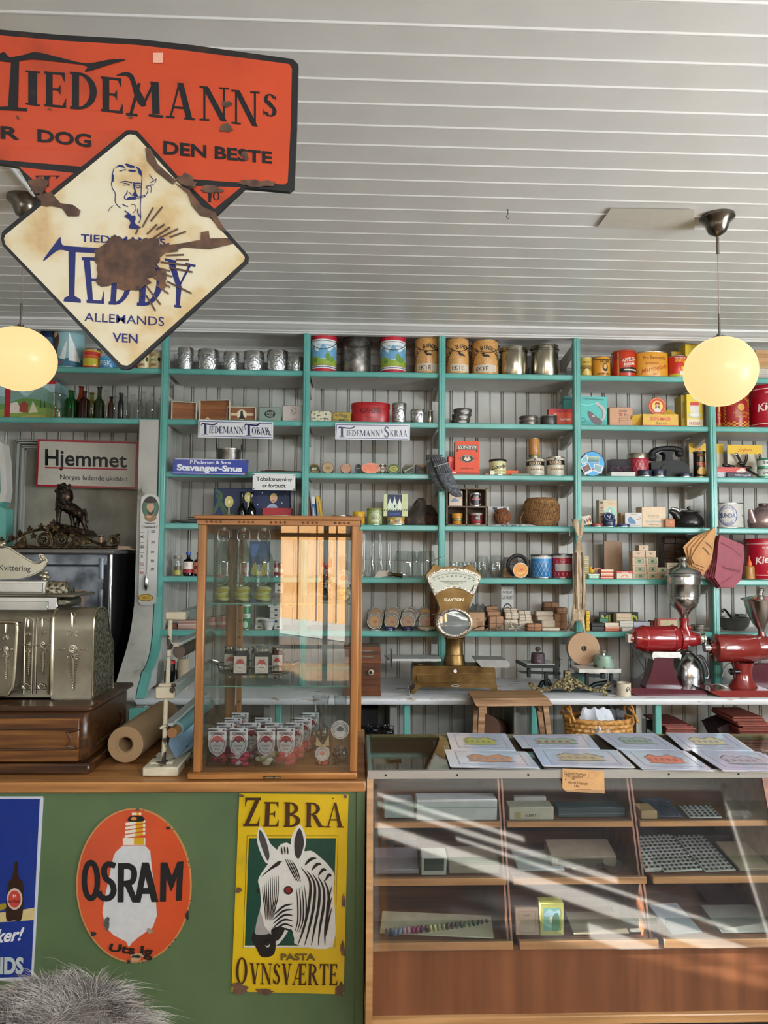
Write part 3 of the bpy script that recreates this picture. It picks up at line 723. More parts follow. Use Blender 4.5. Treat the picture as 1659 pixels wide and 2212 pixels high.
def bottle(x0,x1,yt,k,label,mat,neck=.32,nl=.30,name='glass_bottle',stopper=None,yf=None,group=None,fill=None,lab=None,shoulder=.12,lip=True,cat='bottle',z0=None,cap=None):
 z=zb(k)if z0 is None else z0;yf=yf or YF+.03;Yc=yf+.03
 for _ in range(3):
  a,b=span(x0,x1,yt,Yc);r=(b-a)/2;Yc=yf+r
 h=PP((x0+x1)/2,yt,Yc).z-z;rn=r*neck
 pr=[(0,.002),(r*.85,0),(r,.005),(r,h*(1-nl-shoulder))]
 pr+=[(r*.97,h*(1-nl-shoulder*.75)),(r*.8,h*(1-nl-shoulder*.35)),(rn*1.25,h*(1-nl)),(rn,h*(1-nl*.75)),(rn,h-.008)]
 pr+=[(rn*1.3,h-.007),(rn*1.3,h),(rn*.7,h),(rn*.7,h-.01)]if lip else[(rn,h)]
 m=MB();m.lathe(pr,mat,n=24);parts=[['bottle_body',m]]
 if cap:
  q=MB();q.cyl(0,0,h-.012,h+.006,rn*1.45,pm(cap,.35),20);parts.append(['cap',q])
 if fill:
  q=MB();q.lathe([(0,.004),(r*.93,.004),(r*.93,h*fill[1]),(0,h*fill[1])],pm(fill[0],.3),n=24);parts.append(['contents',q])
 if lab:
  q=MB();decal(q,list(lab),pi*r,h,cylm(r+.0003,0),.5,nx=12);parts.append(['paper_label',q])
 return thing(name,label,cat,((a+b)/2,Yc,z),parts if len(parts)>1 else[[None,m]],group)
def disc(x0,x1,y0,y1,Y,name,label,cat,col,th=.02,dec=(),z0=None,rimc=None,rx=0.0,group=None,gl=.35,parts_lid=False,sqz=None):
 """a round tin standing on its edge, flat face to the room"""
 a,b=span(x0,x1,(y0+y1)/2,Y);r=(b-a)/2;zc=PP((x0+x1)/2,(y0+y1)/2,Y).z
 rz_=r if sqz is None else sqz
 if z0 is not None:
  zc=z0+rz_+.0005
 m=MB();m.M=Matrix.Rotation(R(90),4,'X');cm=pm(col,gl);rc=rimc if rimc is not None and not isinstance(rimc,str)else pm(rimc or col,.3)
 k=rz_/r
 # lathe axis now points to -Y; local y -> z
 m.lathe([(0,-th),(r-.002,-th),(r,-th+.002),(r,-.002),(r-.002,0),(r-.004,0)],rc,n=40,sy=k)
 m.lathe([(r-.004,0),(r-.005,-.001),(0,-.001)],cm,n=40,sy=k);m.M=None
 if dec:decal(m,list(dec),r,rz_,lambda x,y,l:(x,.0012-l-.0015,y),gl)
 o=thing(name,label,cat,((a+b)/2,Y,zc),[[None,m]],group);o.rotation_euler.x=rx;return o
def G(name,lb,cat,org,parts,zmin=None,**kw):
 """parts modelled in world coordinates, re-based on the origin org"""
 o=Vector(org)
 for p in parts:
  if zmin:
   for v in p[1].v:v.z=max(v.z,zmin)
  for v in p[1].v:v-=o
  for q in(p[2]if len(p)>2 else[]):
   if not isinstance(q,str):
    for v in q[1].v:v-=o
 return thing(name,lb,cat,tuple(o),parts,**kw)
def PS(Y,*xy):return[PP(x,y,Y)for x,y in xy]
def pri(m,ps,y0,y1,mat):m.prism([(p.x,p.z)for p in ps],y0,y1,mat);return m
def clearc(t='FFFFFF',q=.9):return glass(t,q)
GL=glass('FAFCFB',.96,.02,1.5);GGR=glass('4FC06A',.95);GAM=glass('D88A50',.95);GOL=glass('C8C470',.95);GDK=glass('8FA078',.9);GBR=glass('B07048',.9)
def landscape(v0,v1):
 return[('r',0,v0,1,v1,'DCE8EA'),('P',[(.05,v0+.2),(.2,v1-.07),(.35,v0+.33),(.5,v1-.05),(.65,v0+.35),(.85,v1-.08),(.97,v0+.2),(.5,v0+.15)],'6FA6C8'),
   ('P',[(0,v0),(0,v0+.2),(.25,v0+.22),(.5,v0+.13),(.75,v0+.17),(1,v0+.1),(1,v0)],'8FA63C'),
   [('e',.62,v0+.2,.06,.11,'5E8A3A'),('e',.72,v0+.15,.07,.08,'6C9440'),('e',.3,v0+.11,.06,.06,'5E8A3A')]]
# ================================================================== goods: top board
K_('C')
can(495,758,138,0,'picture_tin','tall pale blue tin bucket with a white sailboat picture and gold rim','tin','8FB4B8',
 [('r',0,0,1,.26,'3E6C84'),[('p',[(.62,.2),(.60,.88),(.88,.2)],'E9ECE8'),('p',[(.55,.22),(.58,.7),(.42,.25)],'D8DEDC')],('P',[(.15,.3),(.1,.7),(.25,.92),(.4,.75),(.36,.45),(.3,.2)],'5B3C34'),[('e',.27,.82,.08,.07,'E2B79A'),('r',.1,.05,.9,.07,'B8D0D8'),('r',.3,.14,.5,.17,'C23A2E')]],yf=4.45)
can(372,520,122,0,'dark_tin','dark blue tin with a red rim half hidden behind the left glowing globe','tin','1E2E44',[('r',0,.93,1,.98,'9C2430'),('r',0,.5,1,.75,'2F5870')],yf=4.47,lid='27384C')
can(752,905,315,0,'fruit_tin','small yellow and red tin with a silvery lid beside the sailboat bucket','tin','D9A436',[('r',0,0,1,.12,'A92A20'),('r',0,.62,1,.82,'B4302A'),('e',.5,.36,.28,.2,'B8B22E'),('r',.2,.5,.8,.6,'C8482C')],lid=TIN)
can(893,1052,395,0,'herring_tin','low light blue tin between the yellow fruit tin and the hanging diamond sign','tin','3C86B4',[('t','FISK',.5,.5,.42,'DCE6EC',.4)],lid='4E9CC8',lidh=.02)
can(1150,1248,415,0,'red_tin','small dark red tin peeping out past the bottom tip of the diamond sign','tin','8E2030',[('r',0,.4,1,.6,'C8A45A')],yf=4.45)
for(a,b_,lb)in((1238,1350,'cream REX honey tin nearest the diamond sign'),(1345,1460,'cream REX honey tin standing against the first turquoise post')):
 can(a,b_,338,0,'honey_tin',lb,'tin','D8CB9C',[('t','REX',.40,.80,.17,'8E2A20',.34),('t','LYNG',.40,.52,.15,'B4402A' if a<1300 else '3E8A4A',.34),('t','HONNING',.42,.25,.15,'8E2A20',.4),('e',.72,.55,.07,.12,'3A2A22')],lid='B8AE88')
# second board, left bay
tb=MB();K_('C');yf=4.56
a,b_=PP(-180,900,yf).x,PP(497,900,yf).x;zt=PP(200,592,yf).z-top(1);w=b_-a
tb.box(0,w,0,.16,0,zt,pm('7FAFB0',.35),.004)
u=lambda x:(x+180)/677
decal(tb,[('r',0,.0,1,1,'A9C8CE'),('P',[(0,.45),(.15,.75),(.3,.6),(.45,.8),(.6,.62),(.8,.85),(1,.6),(1,.3),(0,.3)],'7DA39A'),('P',[(0,.2),(0,.55),(.3,.42),(.6,.58),(1,.40),(1,.1)],'5F8F4A'),
  ('P',[(0,.05),(0,.34),(.35,.28),(.7,.4),(1,.28),(1,.05)],'8CA850'),[('p',[(u(70),.2),(u(90),.45),(u(150),.48),(u(200),.22)],'E6DACE'),('p',[(u(170),.24),(u(175),.42),(u(210),.52),(u(250),.42),(u(250),.22)],'9C4434'),('p',[(u(260),.22),(u(290),.52),(u(340),.24)],'DDD8BC'),('p',[(u(350),.34),(u(360),.58),(u(372),.34)],'2C5A34'),('p',[(u(385),.34),(u(395),.56),(u(407),.34)],'2C5A34'),('e',u(320),.12,.2,.04,'C8B45A')],
  [('r',0,0,1,.07,'B01E2C'),('r',u(38),0,u(88),.92,'B01E2C'),('r',.985,0,1,.92,'B01E2C'),('r',0,.93,1,1,'B01E2C')],[('r',u(38),y/20,u(88),y/20+.008,'7A1420')for y in range(2,18,3)]],w,zt,flat(0,0,0),.3)
thing('biscuit_tin','large tin chest painted with green mountains and a camp, edged in red','tin',(a,yf,top(1)),[[None,tb]])
m=MB();Yc=4.47;K_('C');xa,xb=span(425,590,800,Yc);r=(xb-xa)/2;h=PP(500,712,Yc).z-top(1)
m.lathe([(0,0),(r*.95,0),(r,.006),(r,h*.78),(r*.9,h*.86),(r*.9,h*.9)],GL,n=28)
l=MB();l.lathe([(r*.98,h*.88),(r*1.0,h*.9),(r*1.0,h*.98),(r*.9,h),(0,h)],GL,n=28)
thing('storage_jar','squat clear glass jar with a glass lid in front of the painted chest','jar',((xa+xb)/2,Yc,top(1)),[['jar_body',m],['lid',l]])
K_('C')
for(x0,x1,yt,mt_,lb,nk,nl)in(
 (582,700,680,GGR,'bright green bottle with a short neck, first of the bottle row',.36,.26),(690,770,642,GAM,'tall amber bottle behind the green and brown ones',.5,.30),
 (708,810,686,GBR,'red-brown medicine bottle with rounded shoulders',.34,.24),(788,862,700,GOL,'olive yellow small bottle beside the tall dark green one',.45,.28),
 (848,940,648,GDK,'tall dark green wine-like bottle in the bottle row',.38,.36),(930,978,676,GL,'slim tall clear bottle behind the dark green one',.75,.3),
 (972,1022,735,GBR,'small brown bottle behind the clear pharmacy bottle',.55,.22),(985,1080,730,GL,'clear pharmacy bottle with a wide lip beside the small brown one',.35,.22),
 (1060,1112,703,pm('101014',.2),'slender opaque black bottle among the clear ones',.6,.3),(1096,1162,733,GL,'clear round-shouldered bottle right after the black one',.45,.22),
 (1155,1232,715,GL,'clear greenish bottle set back between shorter clear ones',.45,.25),(1200,1290,760,GL,'low clear bottle in the front of the group of clear bottles',.35,.22),
 (1250,1322,690,GL,'taller clear bottle with a thick double lip',.5,.3),(1312,1432,706,GL,'broad round clear flask with a short neck',.28,.26),(1415,1462,752,GL,'small clear bottle last of the row against the post',.5,.25)):
 bottle(x0,x1,yt,1,lb,mt_,nk,nl,yf=4.43+.05*(mt_ is GAM or x0 in(930,972,1155,1250)),group='bottles on the left board',shoulder=.14)
# ---- bay 1 top: hammered aluminium tins
K_('D')
HAM=stops('hammered_aluminium',[(.3,'8F9090'),(.5,'B9BABA'),(.7,'DADADA')],70,2,.3,.95,.9,None,0,.006)
for i,(x0,x1,yt,lb)in enumerate(((132,250,200,'narrow tall hammered aluminium canister, first of the row of six'),(290,455,218,'wide hammered aluminium canister with an embossed front, second in the row'),(495,612,236,'slim hammered aluminium canister between two wide ones'),
 (653,812,232,'wide hammered aluminium canister, fourth in the row'),(840,1002,224,'largest hammered aluminium canister with ribbed lid'),(1012,1128,272,'lowest hammered aluminium canister next to the second post'))):
 o=can(x0,x1,yt,0,'aluminium_canister',lb,'canister',HAM,(),SILV,lidh=.035,rim=False,group='hammered aluminium canisters',yf=4.425)
# cigar boxes
CIG=wood('cedar','6A3A22','8A5430','A06A42','x',.9)
def cigar(x0,x1,yt,lb,dec=(),side='C9BFA8',rz=0,yf=4.44,depth=.02):
 K_('D');a,b_=span(x0,x1,yt,yf);w=b_-a;h=PP((x0+x1)/2,yt,yf).z-top(1)
 m=MB();m.box(-w/2,w/2,.018,.024,0,h,CIG,.001)
 t=.006
 m2=MB();pp=pm(side,.7)
 m2.box(-w/2,-w/2+t,-depth*.1,.018,0,h,pp,.001).box(w/2-t,w/2,-depth*.1,.018,0,h,pp,.001).box(-w/2,w/2,-depth*.1,.018,h-t,h,pp,.001).box(-w/2,w/2,-depth*.1,.018,0,t,pp,.001)
 if dec:decal(m,list(dec),w,h,flat(-w/2,.0178,0),.5)
 return thing('cigar_box',lb,'box',((a+b_)/2,yf,top(1)),[['base_board',m],['rim',m2]],rz=rz)
cigar(77,275,617,'open cedar cigar box standing on its side against the first post',(),rz=.12)
cigar(290,545,602,'tilted open cedar cigar box, tallest of the three, with a gold star',[('p',[(.12,0),(.26,.22),(.42,0)],'D9CBA0'),('p',[(.18,0),(.26,.12),(.34,0)],'9C6A3A')],rz=-.12)
cigar(515,750,658,'cedar cigar box with a round portrait label and band',[('r',.12,.42,.9,.58,'CDBE9A'),('e',.5,.48,.17,.36,'E2D8BE'),('E',.5,.48,.15,.32,.02,'A88848'),('P',[(.40,.2),(.45,.42),(.46,.72),(.53,.74),(.55,.45),(.62,.2)],'241C18')],'BDB498')
bx(770,950,660,1,'flat_tin','grey-green flat GOLDEN WEST cigarette tin standing upright','tin','7F9084',[('o',.03,.05,.97,.95,.01,'5F7066'),('e',.5,.52,.24,.27,'15181A'),('t','GOLDEN',.5,.6,.14,'A9B8AC',.36),('t','WEST',.5,.42,.14,'A9B8AC',.3)],.02,4.44,b=.006)
bx(957,1122,645,1,'flat_tin','pale flat cigarette tin with a small red crescent and dancer','tin','BDB4AC',[('L',[(.48,.85),(.62,.8),(.68,.66),(.62,.5),(.5,.46)],.035,'A8303A'),('L',[(.42,.75),(.5,.66),(.46,.55)],.03,'2A2A2A'),('t','AUSTRIA',.62,.14,.05,'6A6460')],.02,4.44,rz=-.06,b=.006)
# ---- bay 2 & 3 top
K_('E')
def pail(x0,x1,yt,lb):
 return can(x0,x1,yt,0,'syrup_pail',lb,'pail','C02A38',[('r',0,0,1,.10,'B8283A'),[('r',0,.10,1,.20,'E8E6DE'),('r',0,.78,1,.86,'E8E6DE')],[('r',0,.13,1,.15,'2C4C88'),('r',0,.175,1,.185,'B8283A'),('r',0,.81,1,.825,'2C4C88')]]+landscape(.20,.78)+[('t','NORDMØRE',.55,.70,.05,'8AA8B8',.5),('r',0,.86,1,1,'BE2A3A')],handle=('d',.75),lid=None)
pail(63,213,78,'red, white and blue pail with a mountain lake picture, nearer the second post')
can(248,418,90,0,'milk_pail','dull dark grey metal pail between the two red landscape pails','pail',DTIN,(),handle=('d',.55),gl=.4,yf=4.44)
pail(476,625,86,'red, white and blue pail with a mountain lake picture, nearer the honey tins')
OCH=stops('ochre_weave_print',[(.45,'B4742A'),(.55,'D9B074')],420,0,.35,0)
def honey(x0,x1,yt,lb,sh=0.0):
 return can(x0,x1,yt,0,'honey_pail',lb,'pail',OCH,[('r',.18+sh,.08,.78+sh,.28,'CFC4B0'),('t','EKTE',.40+sh,.175,.12,'4A1E14',.32),('a','NORGES BIRØKTERLAG',.5+sh,.30,.46,176,4,.115,'1A120E'),[('e',.5+sh,.53,.07,.035,'15100E'),('p',[(.44+sh,.55),(.36+sh,.62),(.48+sh,.60)],'2A1E16'),('p',[(.54+sh,.56),(.62+sh,.49),(.50+sh,.50)],'2A1E16'),('e',.43+sh,.56,.02,.03,'15100E')]],handle=('d',.7))
honey(680,832,98,'ochre EKTE honey pail with a bee, partly behind the third post')
honey(866,1002,100,'ochre EKTE honey pail with a bee, right of the third post',.08)
honey(1022,1178,112,'ochre EKTE honey pail with a bee, next to the plain steel pails',-.03)
BR=pm('B5AF9C',.22,1,.12,18)
can(1190,1350,152,0,'steel_pail','plain shiny steel pail mirroring the ochre tin beside it','pail',BR,(),handle=('d',.1),yf=4.43)
can(1375,1535,138,0,'steel_pail','plain shiny steel pail in the corner by the fourth post','pail',BR,(),handle=('d',.12),yf=4.43)
# second board
bx(60,182,517,1,'flat_tin','cream tin box speckled with chipped paint','tin',stops('chipped_cream',[(.40,'3A3024'),(.46,'C9C2A8'),(.8,'D3CDB8')],60,3,.5),(),.05,4.45)
bx(190,298,525,1,'flat_tin','small worn yellow tin box beside the cream speckled one','tin','A98F3A',[('t','GJÆR',.35,.72,.22,'2A2418',.5),('t','FLEMMING',.5,.26,.2,'2A2418',.8),('e',.7,.6,.14,.18,'6E6A3A')],.05,4.45,b=.005)
can(303,530,480,1,'cake_tin','wide oval red tin lettered KAKER','tin','A81C20',[('t','KAKER',.5,.60,.26,'1A0E0E',.48,.0),('L',[(.42,.3),(.5,.26),(.58,.3)],.03,'5A1014')],'A41C20',sq=.55,lidh=.03,yf=4.43)
can(547,628,478,1,'metal_canister','tall ribbed silver canister beside the red oval tin','canister',HAM,(),SILV,lidh=.03,rim=False)
can(656,744,517,1,'metal_canister','low ribbed silver canister on the second board','canister',HAM,(),SILV,lidh=.02,rim=False)
can(756,790,519,1,'metal_canister','thin silver tube tin behind the low silver canister','canister',BR,(),None,yf=4.47)
z=top(1)
for i,(x0,x1,y0,y1,lb)in enumerate(((900,1004,600,573,'bottom'),(903,1010,573,542,'middle'),(913,1018,542,510,'top'))):
 o=can(x0,x1,y1+3,1,'film_canister','round flat grey metal tin, %s one of the pile of three'%lb,'tin',DTIN,[('r',.4,.3,.7,.6,'A9A6A0')],DTIN,z0=z,lidh=.012,yf=4.43);z=PP(950,y1+3,4.47).z+.001
z=top(1)
for i,(y1,lb)in enumerate(((578,'lower'),(553,'upper'))):
 can(1307,1412,y1+3,1,'film_canister','round flat dark tin, %s one of the pile of two'%lb,'tin',DTIN,(),DTIN,z0=z,lidh=.01,yf=4.43);z=PP(1360,y1+3,4.47).z+.001
can(1432,1528,550,1,'film_canister','dark grey round tin beside the red flashlamp box','tin',pm('4E4B4A',.4,.6),(),None,yf=4.44)
bx(1480,1625,506,1,'flash_box','red and orange TOPFLASH box half behind the fourth post','box','C8341E',[('r',0,.82,1,1,'B41C20'),('r',.3,.2,1,.75,'D8502C'),[('e',.12,.25+.2*i,.05,.08,'2A2020')for i in range(3)]+[('e',.26,.25+.2*i,.05,.08,'C8C4B8')for i in range(3)],('t','topflash',.68,.45,.13,'F0E6DC',.5)],.05,4.50)
bx(1568,1640,432,1,'bait_display','teal card display edge showing behind the fourth post','box','2E8C88',[('r',0,.9,1,.94,'1A5A58')],.03,4.56)
# ---- enamel strip signs on the second board
def strip_sign(crop,quad,Y,name,label,base,items,border=None):
 """quad = tl,tr,br,bl pixel corners"""
 K_(crop);ps=[PP(x,y,Y)for x,y in quad];o=ps[3].copy();o.y=Y
 m=MB();m.prism([(p.x-o.x,p.z-o.z)for p in ps],0,.004,pm(base,.22,0,.04,10,0,.6))
 decal(m,items,1,-1,pixmap(Y,o),.22,eps=.00022)
 return thing(name,label,'sign',tuple(o),[[None,m]])
NAVY=pm('1B1B4A',.25)
def tlogo(q0,x0,x1,yb,yt,col,slope=0.0):  # long-armed T: stem plus wavy arm
 h=yb-yt;y=lambda x,v:v+slope*(x-x0)
 return[('p',[(x0+.30*h,y(x0,yt+.12*h)),(x0+.50*h,y(x0,yt+.12*h)),(x0+.50*h,yb-.06*h),(x0+.30*h,yb-.06*h)],col),('p',[(x0+.16*h,yb-.05*h),(x0+.64*h,yb-.05*h),(x0+.64*h,yb),(x0+.16*h,yb)],col),
   ('P',[(x0,y(x0,yt+.30*h)),(x0+.12*h,y(x0,yt+.02*h)),(x0+.4*h,y(x0,yt+.04*h)),(x0+.75*(x1-x0),yt+.10*h),(x1,yt-.06*h),(x0+.80*(x1-x0),yt+.22*h),(x0+.45*h,yt+.17*h),(x0+.15*h,yt+.14*h)],col)]
def tiedemanns(T,x0,x1,yt,yb,word,xw0,dy,col=NAVY,dy2=0):
 it=[]
 # big T then IEDEMANN, raised s, then second word with its own big initial
 it.append([*tlogo(None,x0,x0+(x1-x0)*.22,yb-dy*0,yt,col)])
 return it
def quadw(x0,x1,y0,y1,y2,y3):return[(x0,-y2),(x1,-y3),(x1,-y1),(x0,-y0)]
def neg(items):
 out=[]
 for it in items:
  if isinstance(it,list):out.append(neg(it))
  elif it[0]in 'pP':out.append((it[0],[(a,b)for a,b in it[1]],it[2]))
  else:out.append(it)
 return out
def QG(s,tl,tr,br,bl,col):return('g',s,[bl,br,tr,tl],col)
def QT(s,tl,tr,br,bl,col,bold=.012,sh=0):return('q',s,[bl,br,tr,tl],col,bold,sh)
BORD='2A2F78'
strip_sign('D',[(290,760),(886,781),(884,916),(286,902)],4.37,'enamel_sign','white enamel shelf sign lettered TIEDEMANNS TOBAK in navy','D8D9DC',
[[('l',[(300,774),(874,793),(872,904),(296,890),(300,774)],5,BORD)],
tlogo(0,308,446,880,786,NAVY),QG('IEDEMANN',(376,815),(648,820),(648,873),(374,868),NAVY),QG('S',(650,815),(668,816),(668,843),(650,842),NAVY),
tlogo(0,652,786,890,792,NAVY),QG('OBAK',(714,822),(852,824),(862,884),(716,878),NAVY),('L',[(835,830),(850,850),(866,888)],5,NAVY)])
strip_sign('E',[(206,592),(652,600),(650,695),(205,688)],4.37,'enamel_sign','white enamel shelf sign lettered TIEDEMANNS SKRAA in navy','D8D9DC',
[[('l',[(214,601),(644,608),(642,687),(213,680),(214,601)],3.5,BORD)],
tlogo(0,220,325,675,612,NAVY),QG('IEDEMANN',(272,634),(474,636),(474,672),(271,668),NAVY),QG('S',(477,630),(490,630),(490,652),(477,652),NAVY),
QG('S',(494,612),(530,612),(530,678),(494,678),NAVY),QG('KRAA',(532,634),(636,636),(636,673),(532,671),NAVY)])
K_('H')
o_=strip_sign('H',[(116,285),(850,297),(886,312),(878,462),(105,446)][:1]+[(886,300),(878,462),(105,446)],4.355,'enamel_sign','blue enamel shelf sign lettered P. Pedersen & Sons Stavanger-Snus','1F3A9A',
[[('l',[(112,290),(845,300)],5,'DDE0E6'),('l',[(108,434),(870,446)],5,'DDE0E6')],
QT('P.Pedersen & Sons',(288,305),(706,312),(706,345),(288,340),'DDE2EA',.02),QT('Stavanger-Snus',(152,343),(822,362),(820,420),(152,405),'E6EAF0',.045),
[('b',866,-318,16,10,RUST,5),('b',862,-440,18,14,RUST,6),('b',122,-290,8,6,RUST,7)]])
o_=strip_sign('H',[(930,437),(1366,446),(1364,615),(927,608)],4.35,'enamel_sign','white enamel sign reading Tobaksrøgning er forbudt','DCDCDA',
[QT('Tobaksrøgning',(965,470),(1330,480),(1330,520),(965,514),'18181A',.02),QT('er forbudt',(1025,543),(1266,545),(1266,584),(1025,580),'18181A',.02),
[('e',942,-450,6,6,'1A1A1A'),('e',1352,-458,6,6,'1A1A1A'),('e',940,-597,6,6,'1A1A1A'),('e',1350,-602,6,6,'1A1A1A')]])
# third board bay 1
K_('H');m=MB();Yc=4.5;xa,xb=span(562,810,210,Yc);r=(xb-xa)/2;h=PP(680,198,Yc).z-top(2)
m.lathe([(0,0),(r*.75,0),(r*.95,h*.7),(r,h),(r-.003,h),(r*.9,h*.6),(r*.7,.004),(0,.004)],DTIN,n=30)
rm=MB();rm.tube([(r*cos(2*pi*i/30),r*sin(2*pi*i/30),h)for i in range(30)],.004,SILV,8,True)
hd=[MB(),MB()]
for s_,q in((-1,hd[0]),(1,hd[1])):q.tube([(s_*r*1.02,-.01,h-.005),(s_*r*1.03,-.012,h+.03),(s_*r*1.03,0,h+.036),(s_*r*1.02,.012,h+.03),(s_*r*1.02,.012,h-.004)],.0028,BLACK,6)
thing('preserving_pan','small steel pan with upright loop handles behind the blue snus sign','pan',((xa+xb)/2,Yc,top(2)),[['bowl',m],['rim',rm],['handle',hd[0]],['handle',hd[1]]])
bx(1005,1420,412,2,'flat_tin','long thin dark brown case lying under the cream tin','case','3A1E18',(),.06,4.45)
bx(1052,1256,399,2,'flat_tin','flat cream and gold tin lying on the long brown case','tin','B8AC84',[('o',.04,.15,.96,.85,.03,'7A6A3A')],.05,4.43,z0=top(2)+.0165)
# ---- fourth board bay 1
b_=bx(530,1308,592,3,'picture_box','dark blue Christmas tin chest with candles and a child in light blue','tin','14264E',[
[('L',[(.0,.30),(.06,.55),(.10,.80),(.02,.95)],.09,'3C5A40'),('L',[(.04,.82),(.10,.5),(.16,.25),(.24,.15)],.07,'36543C'),('L',[(.10,.62),(.20,.28),(.28,.30)],.05,'3C5A40')],
[('e',.205,.62,.058,.16,'D8CE7A'),('e',.455,.75,.05,.14,'D8CE7A')],[('r',.196,.25,.215,.60,'D9C98A'),('r',.447,.4,.466,.72,'D9C98A')],[('e',.205,.62,.014,.05,'FFF6C8'),('e',.456,.74,.014,.05,'FFF6C8'),('e',.205,.27,.02,.03,'8A7A3A')],
('P',[(.66,.2),(.70,.48),(.77,.58),(.84,.5),(.865,.2)],'9DB4CC'),[('e',.79,.74,.048,.13,'D9C07A'),('P',[(.70,.42),(.78,.34),(.86,.42),(.84,.3),(.74,.26)],'D8A080')],('e',.785,.70,.034,.10,'E0AE90'),
[('l',[(.765,.66),(.80,.66)],.02,'9A4A3A')],[('e',x/100,y/100,.006,.02,'DCE4F0')for x,y in((58,55),(94,80),(90,60),(64,88),(97,35),(92,22))]],.10,4.52,b=.003)
for x0,x1,lb in((778,862,'green bottle with red and white wrap in front of the candle, nearer the post'),(876,966,'green bottle with red and white wrap beside its twin, nearer the plates')):
 K_('H');o=bottle(x0,x1,628,3,lb,glass('1C5A3A',.6),.36,.42,yf=4.43,group='wrapped green bottles',shoulder=.2)
 r=(PP(x1,700,4.45).x-PP(x0,700,4.45).x)/2;q=MB();h=.085
 q.lathe([(r*1.03,0),(r*1.05,h*.4),(r*.95,h*.8),(r*.5,h)],pm('D8D0CC',.6),n=22)
 decal(q,[[('r',i/6+.02*(j%2),j*.22,i/6+.08+.02*(j%2),j*.22+.17,'A81C2C')for i in range(6)for j in range(3)]],pi*r*1.06,h,cylm(r*1.06,0),.6,nx=2)
 q.build('wrap',o)
 if o.type=='MESH':pass
z=top(3)
DISH=pm('B9B9B4',.15,0,.04)
def plate(Y,x0,x1,y,z,lb,mat=DISH,n='plate',group=None,t=.012,rimm=None):
 xa,xb=span(x0,x1,y,Y);r=(xb-xa)/2;m=MB()
 m.lathe([(0,0),(r*.55,0),(r*.7,.004),(r,t),(r,t+.002),(r*.7,.007),(r*.5,.004),(0,.004)],mat,n=36)
 pr=[[None,m]]
 if rimm:m.lathe([(r-.004,t-.0004),(r+.001,t),(r+.001,t+.0024),(r-.004,t+.002)],rimm,n=36)
 return thing(n,lb,'plate',((xa+xb)/2,Y,z),pr,group)
for i in range(6):plate(4.55,1018+4*(i%2),1394-5*(i%3),850,z+.0085*i,'cream plate in the pile beside the green bottles',group='pile of cream plates')
bx(1028,1325,792,3,'flat_box','thin red box lying on the pile of plates','box','A01C26',(),.12,4.47,z0=z+.0085*5+.015)
plate(4.60,250,640,880,z+.034,'white plate lying above the grey-rimmed dish',pm('C4C2BC',.2));plate(4.60,245,610,880,z+.022,'white plate second of the small pile left of the cabinet',pm('C4C2BC',.2))
plate(4.58,122,560,930,z+.004,'wide grey enamel dish with a dark rim, lowest beside the first post',pm('8F9494',.25),'dish',None,.016,pm('22262C',.3))
disc(655,700,855,890,4.45,'bottle_cap','small red and white badge in front of the blue tin chest','badge','A8202A',.006,[('e',0,0,.5,.5,'C8C4C0')],z0=top(3))
disc(705,752,855,890,4.45,'bottle_cap','small red and white badge next to the wrapped bottles','badge','A8202A',.006,[('e',0,0,.5,.5,'C8C4C0')],z0=top(3))
# ---- fifth board bay 1 (partly behind the cabinet)
K_('M')
bottle(125,180,250,4,'small clear jar with a grey lid and yellow label by the first post',GL,.8,.12,'jar',cap='7A7668',lab=[('r',.1,.05,.9,.3,'A9A04A')],fill=('6E6248',.5),cat='jar',yf=4.43)
bottle(195,272,222,4,'brown bottle with a blue cap and red-white label numbered 2',glass('5A2A12',.45),.34,.26,cap='2A4A9A',lab=[('r',.1,.12,.9,.62,'D8CFC4'),('r',.1,.12,.9,.3,'8E1C22'),('t','2',.5,.5,.13,'A8202A')],fill=('3A1A0E',.6),yf=4.43)
bottle(276,342,222,4,'amber bottle with a blue cap just beside the cabinet edge',glass('8A4A1A',.5),.34,.26,cap='2A4A9A',lab=[('r',.1,.1,.9,.6,'B8784A'),('r',.2,.3,.8,.45,'8E1C22')],fill=('6A3A1A',.6),yf=4.43)
bx(690,835,132,4,'cocoa_packet','blue and yellow packet behind the swing-top bottles','packet','23406A',[('r',.1,.55,.9,.9,'3A6090'),('P',[(.1,.05),(.3,.4),(.5,.1),(.8,.45),(.95,.05)],'C8B43A')],.06,4.5)
for i,(x0,x1,yt,cl)in enumerate(((600,640,290,'A83A3A'),(644,680,300,'B8504A'),(870,905,285,'7A2A30'),(908,940,300,'8E3A3A'))):
 can(x0,x1,yt,4,'spice_tin',('small red tin behind the middle swing-top bottle','small pinkish red tin behind the gap between bottles','dark red jar right of the last swing-top bottle','small brown-red jar beside the dark red jar')[i],'tin',cl,[('r',0,.3,1,.6,'C8B8A8')],lid='7A7A78')
for i,(x0,x1,y0,y1)in enumerate(((875,940,440,478),)):
 pass
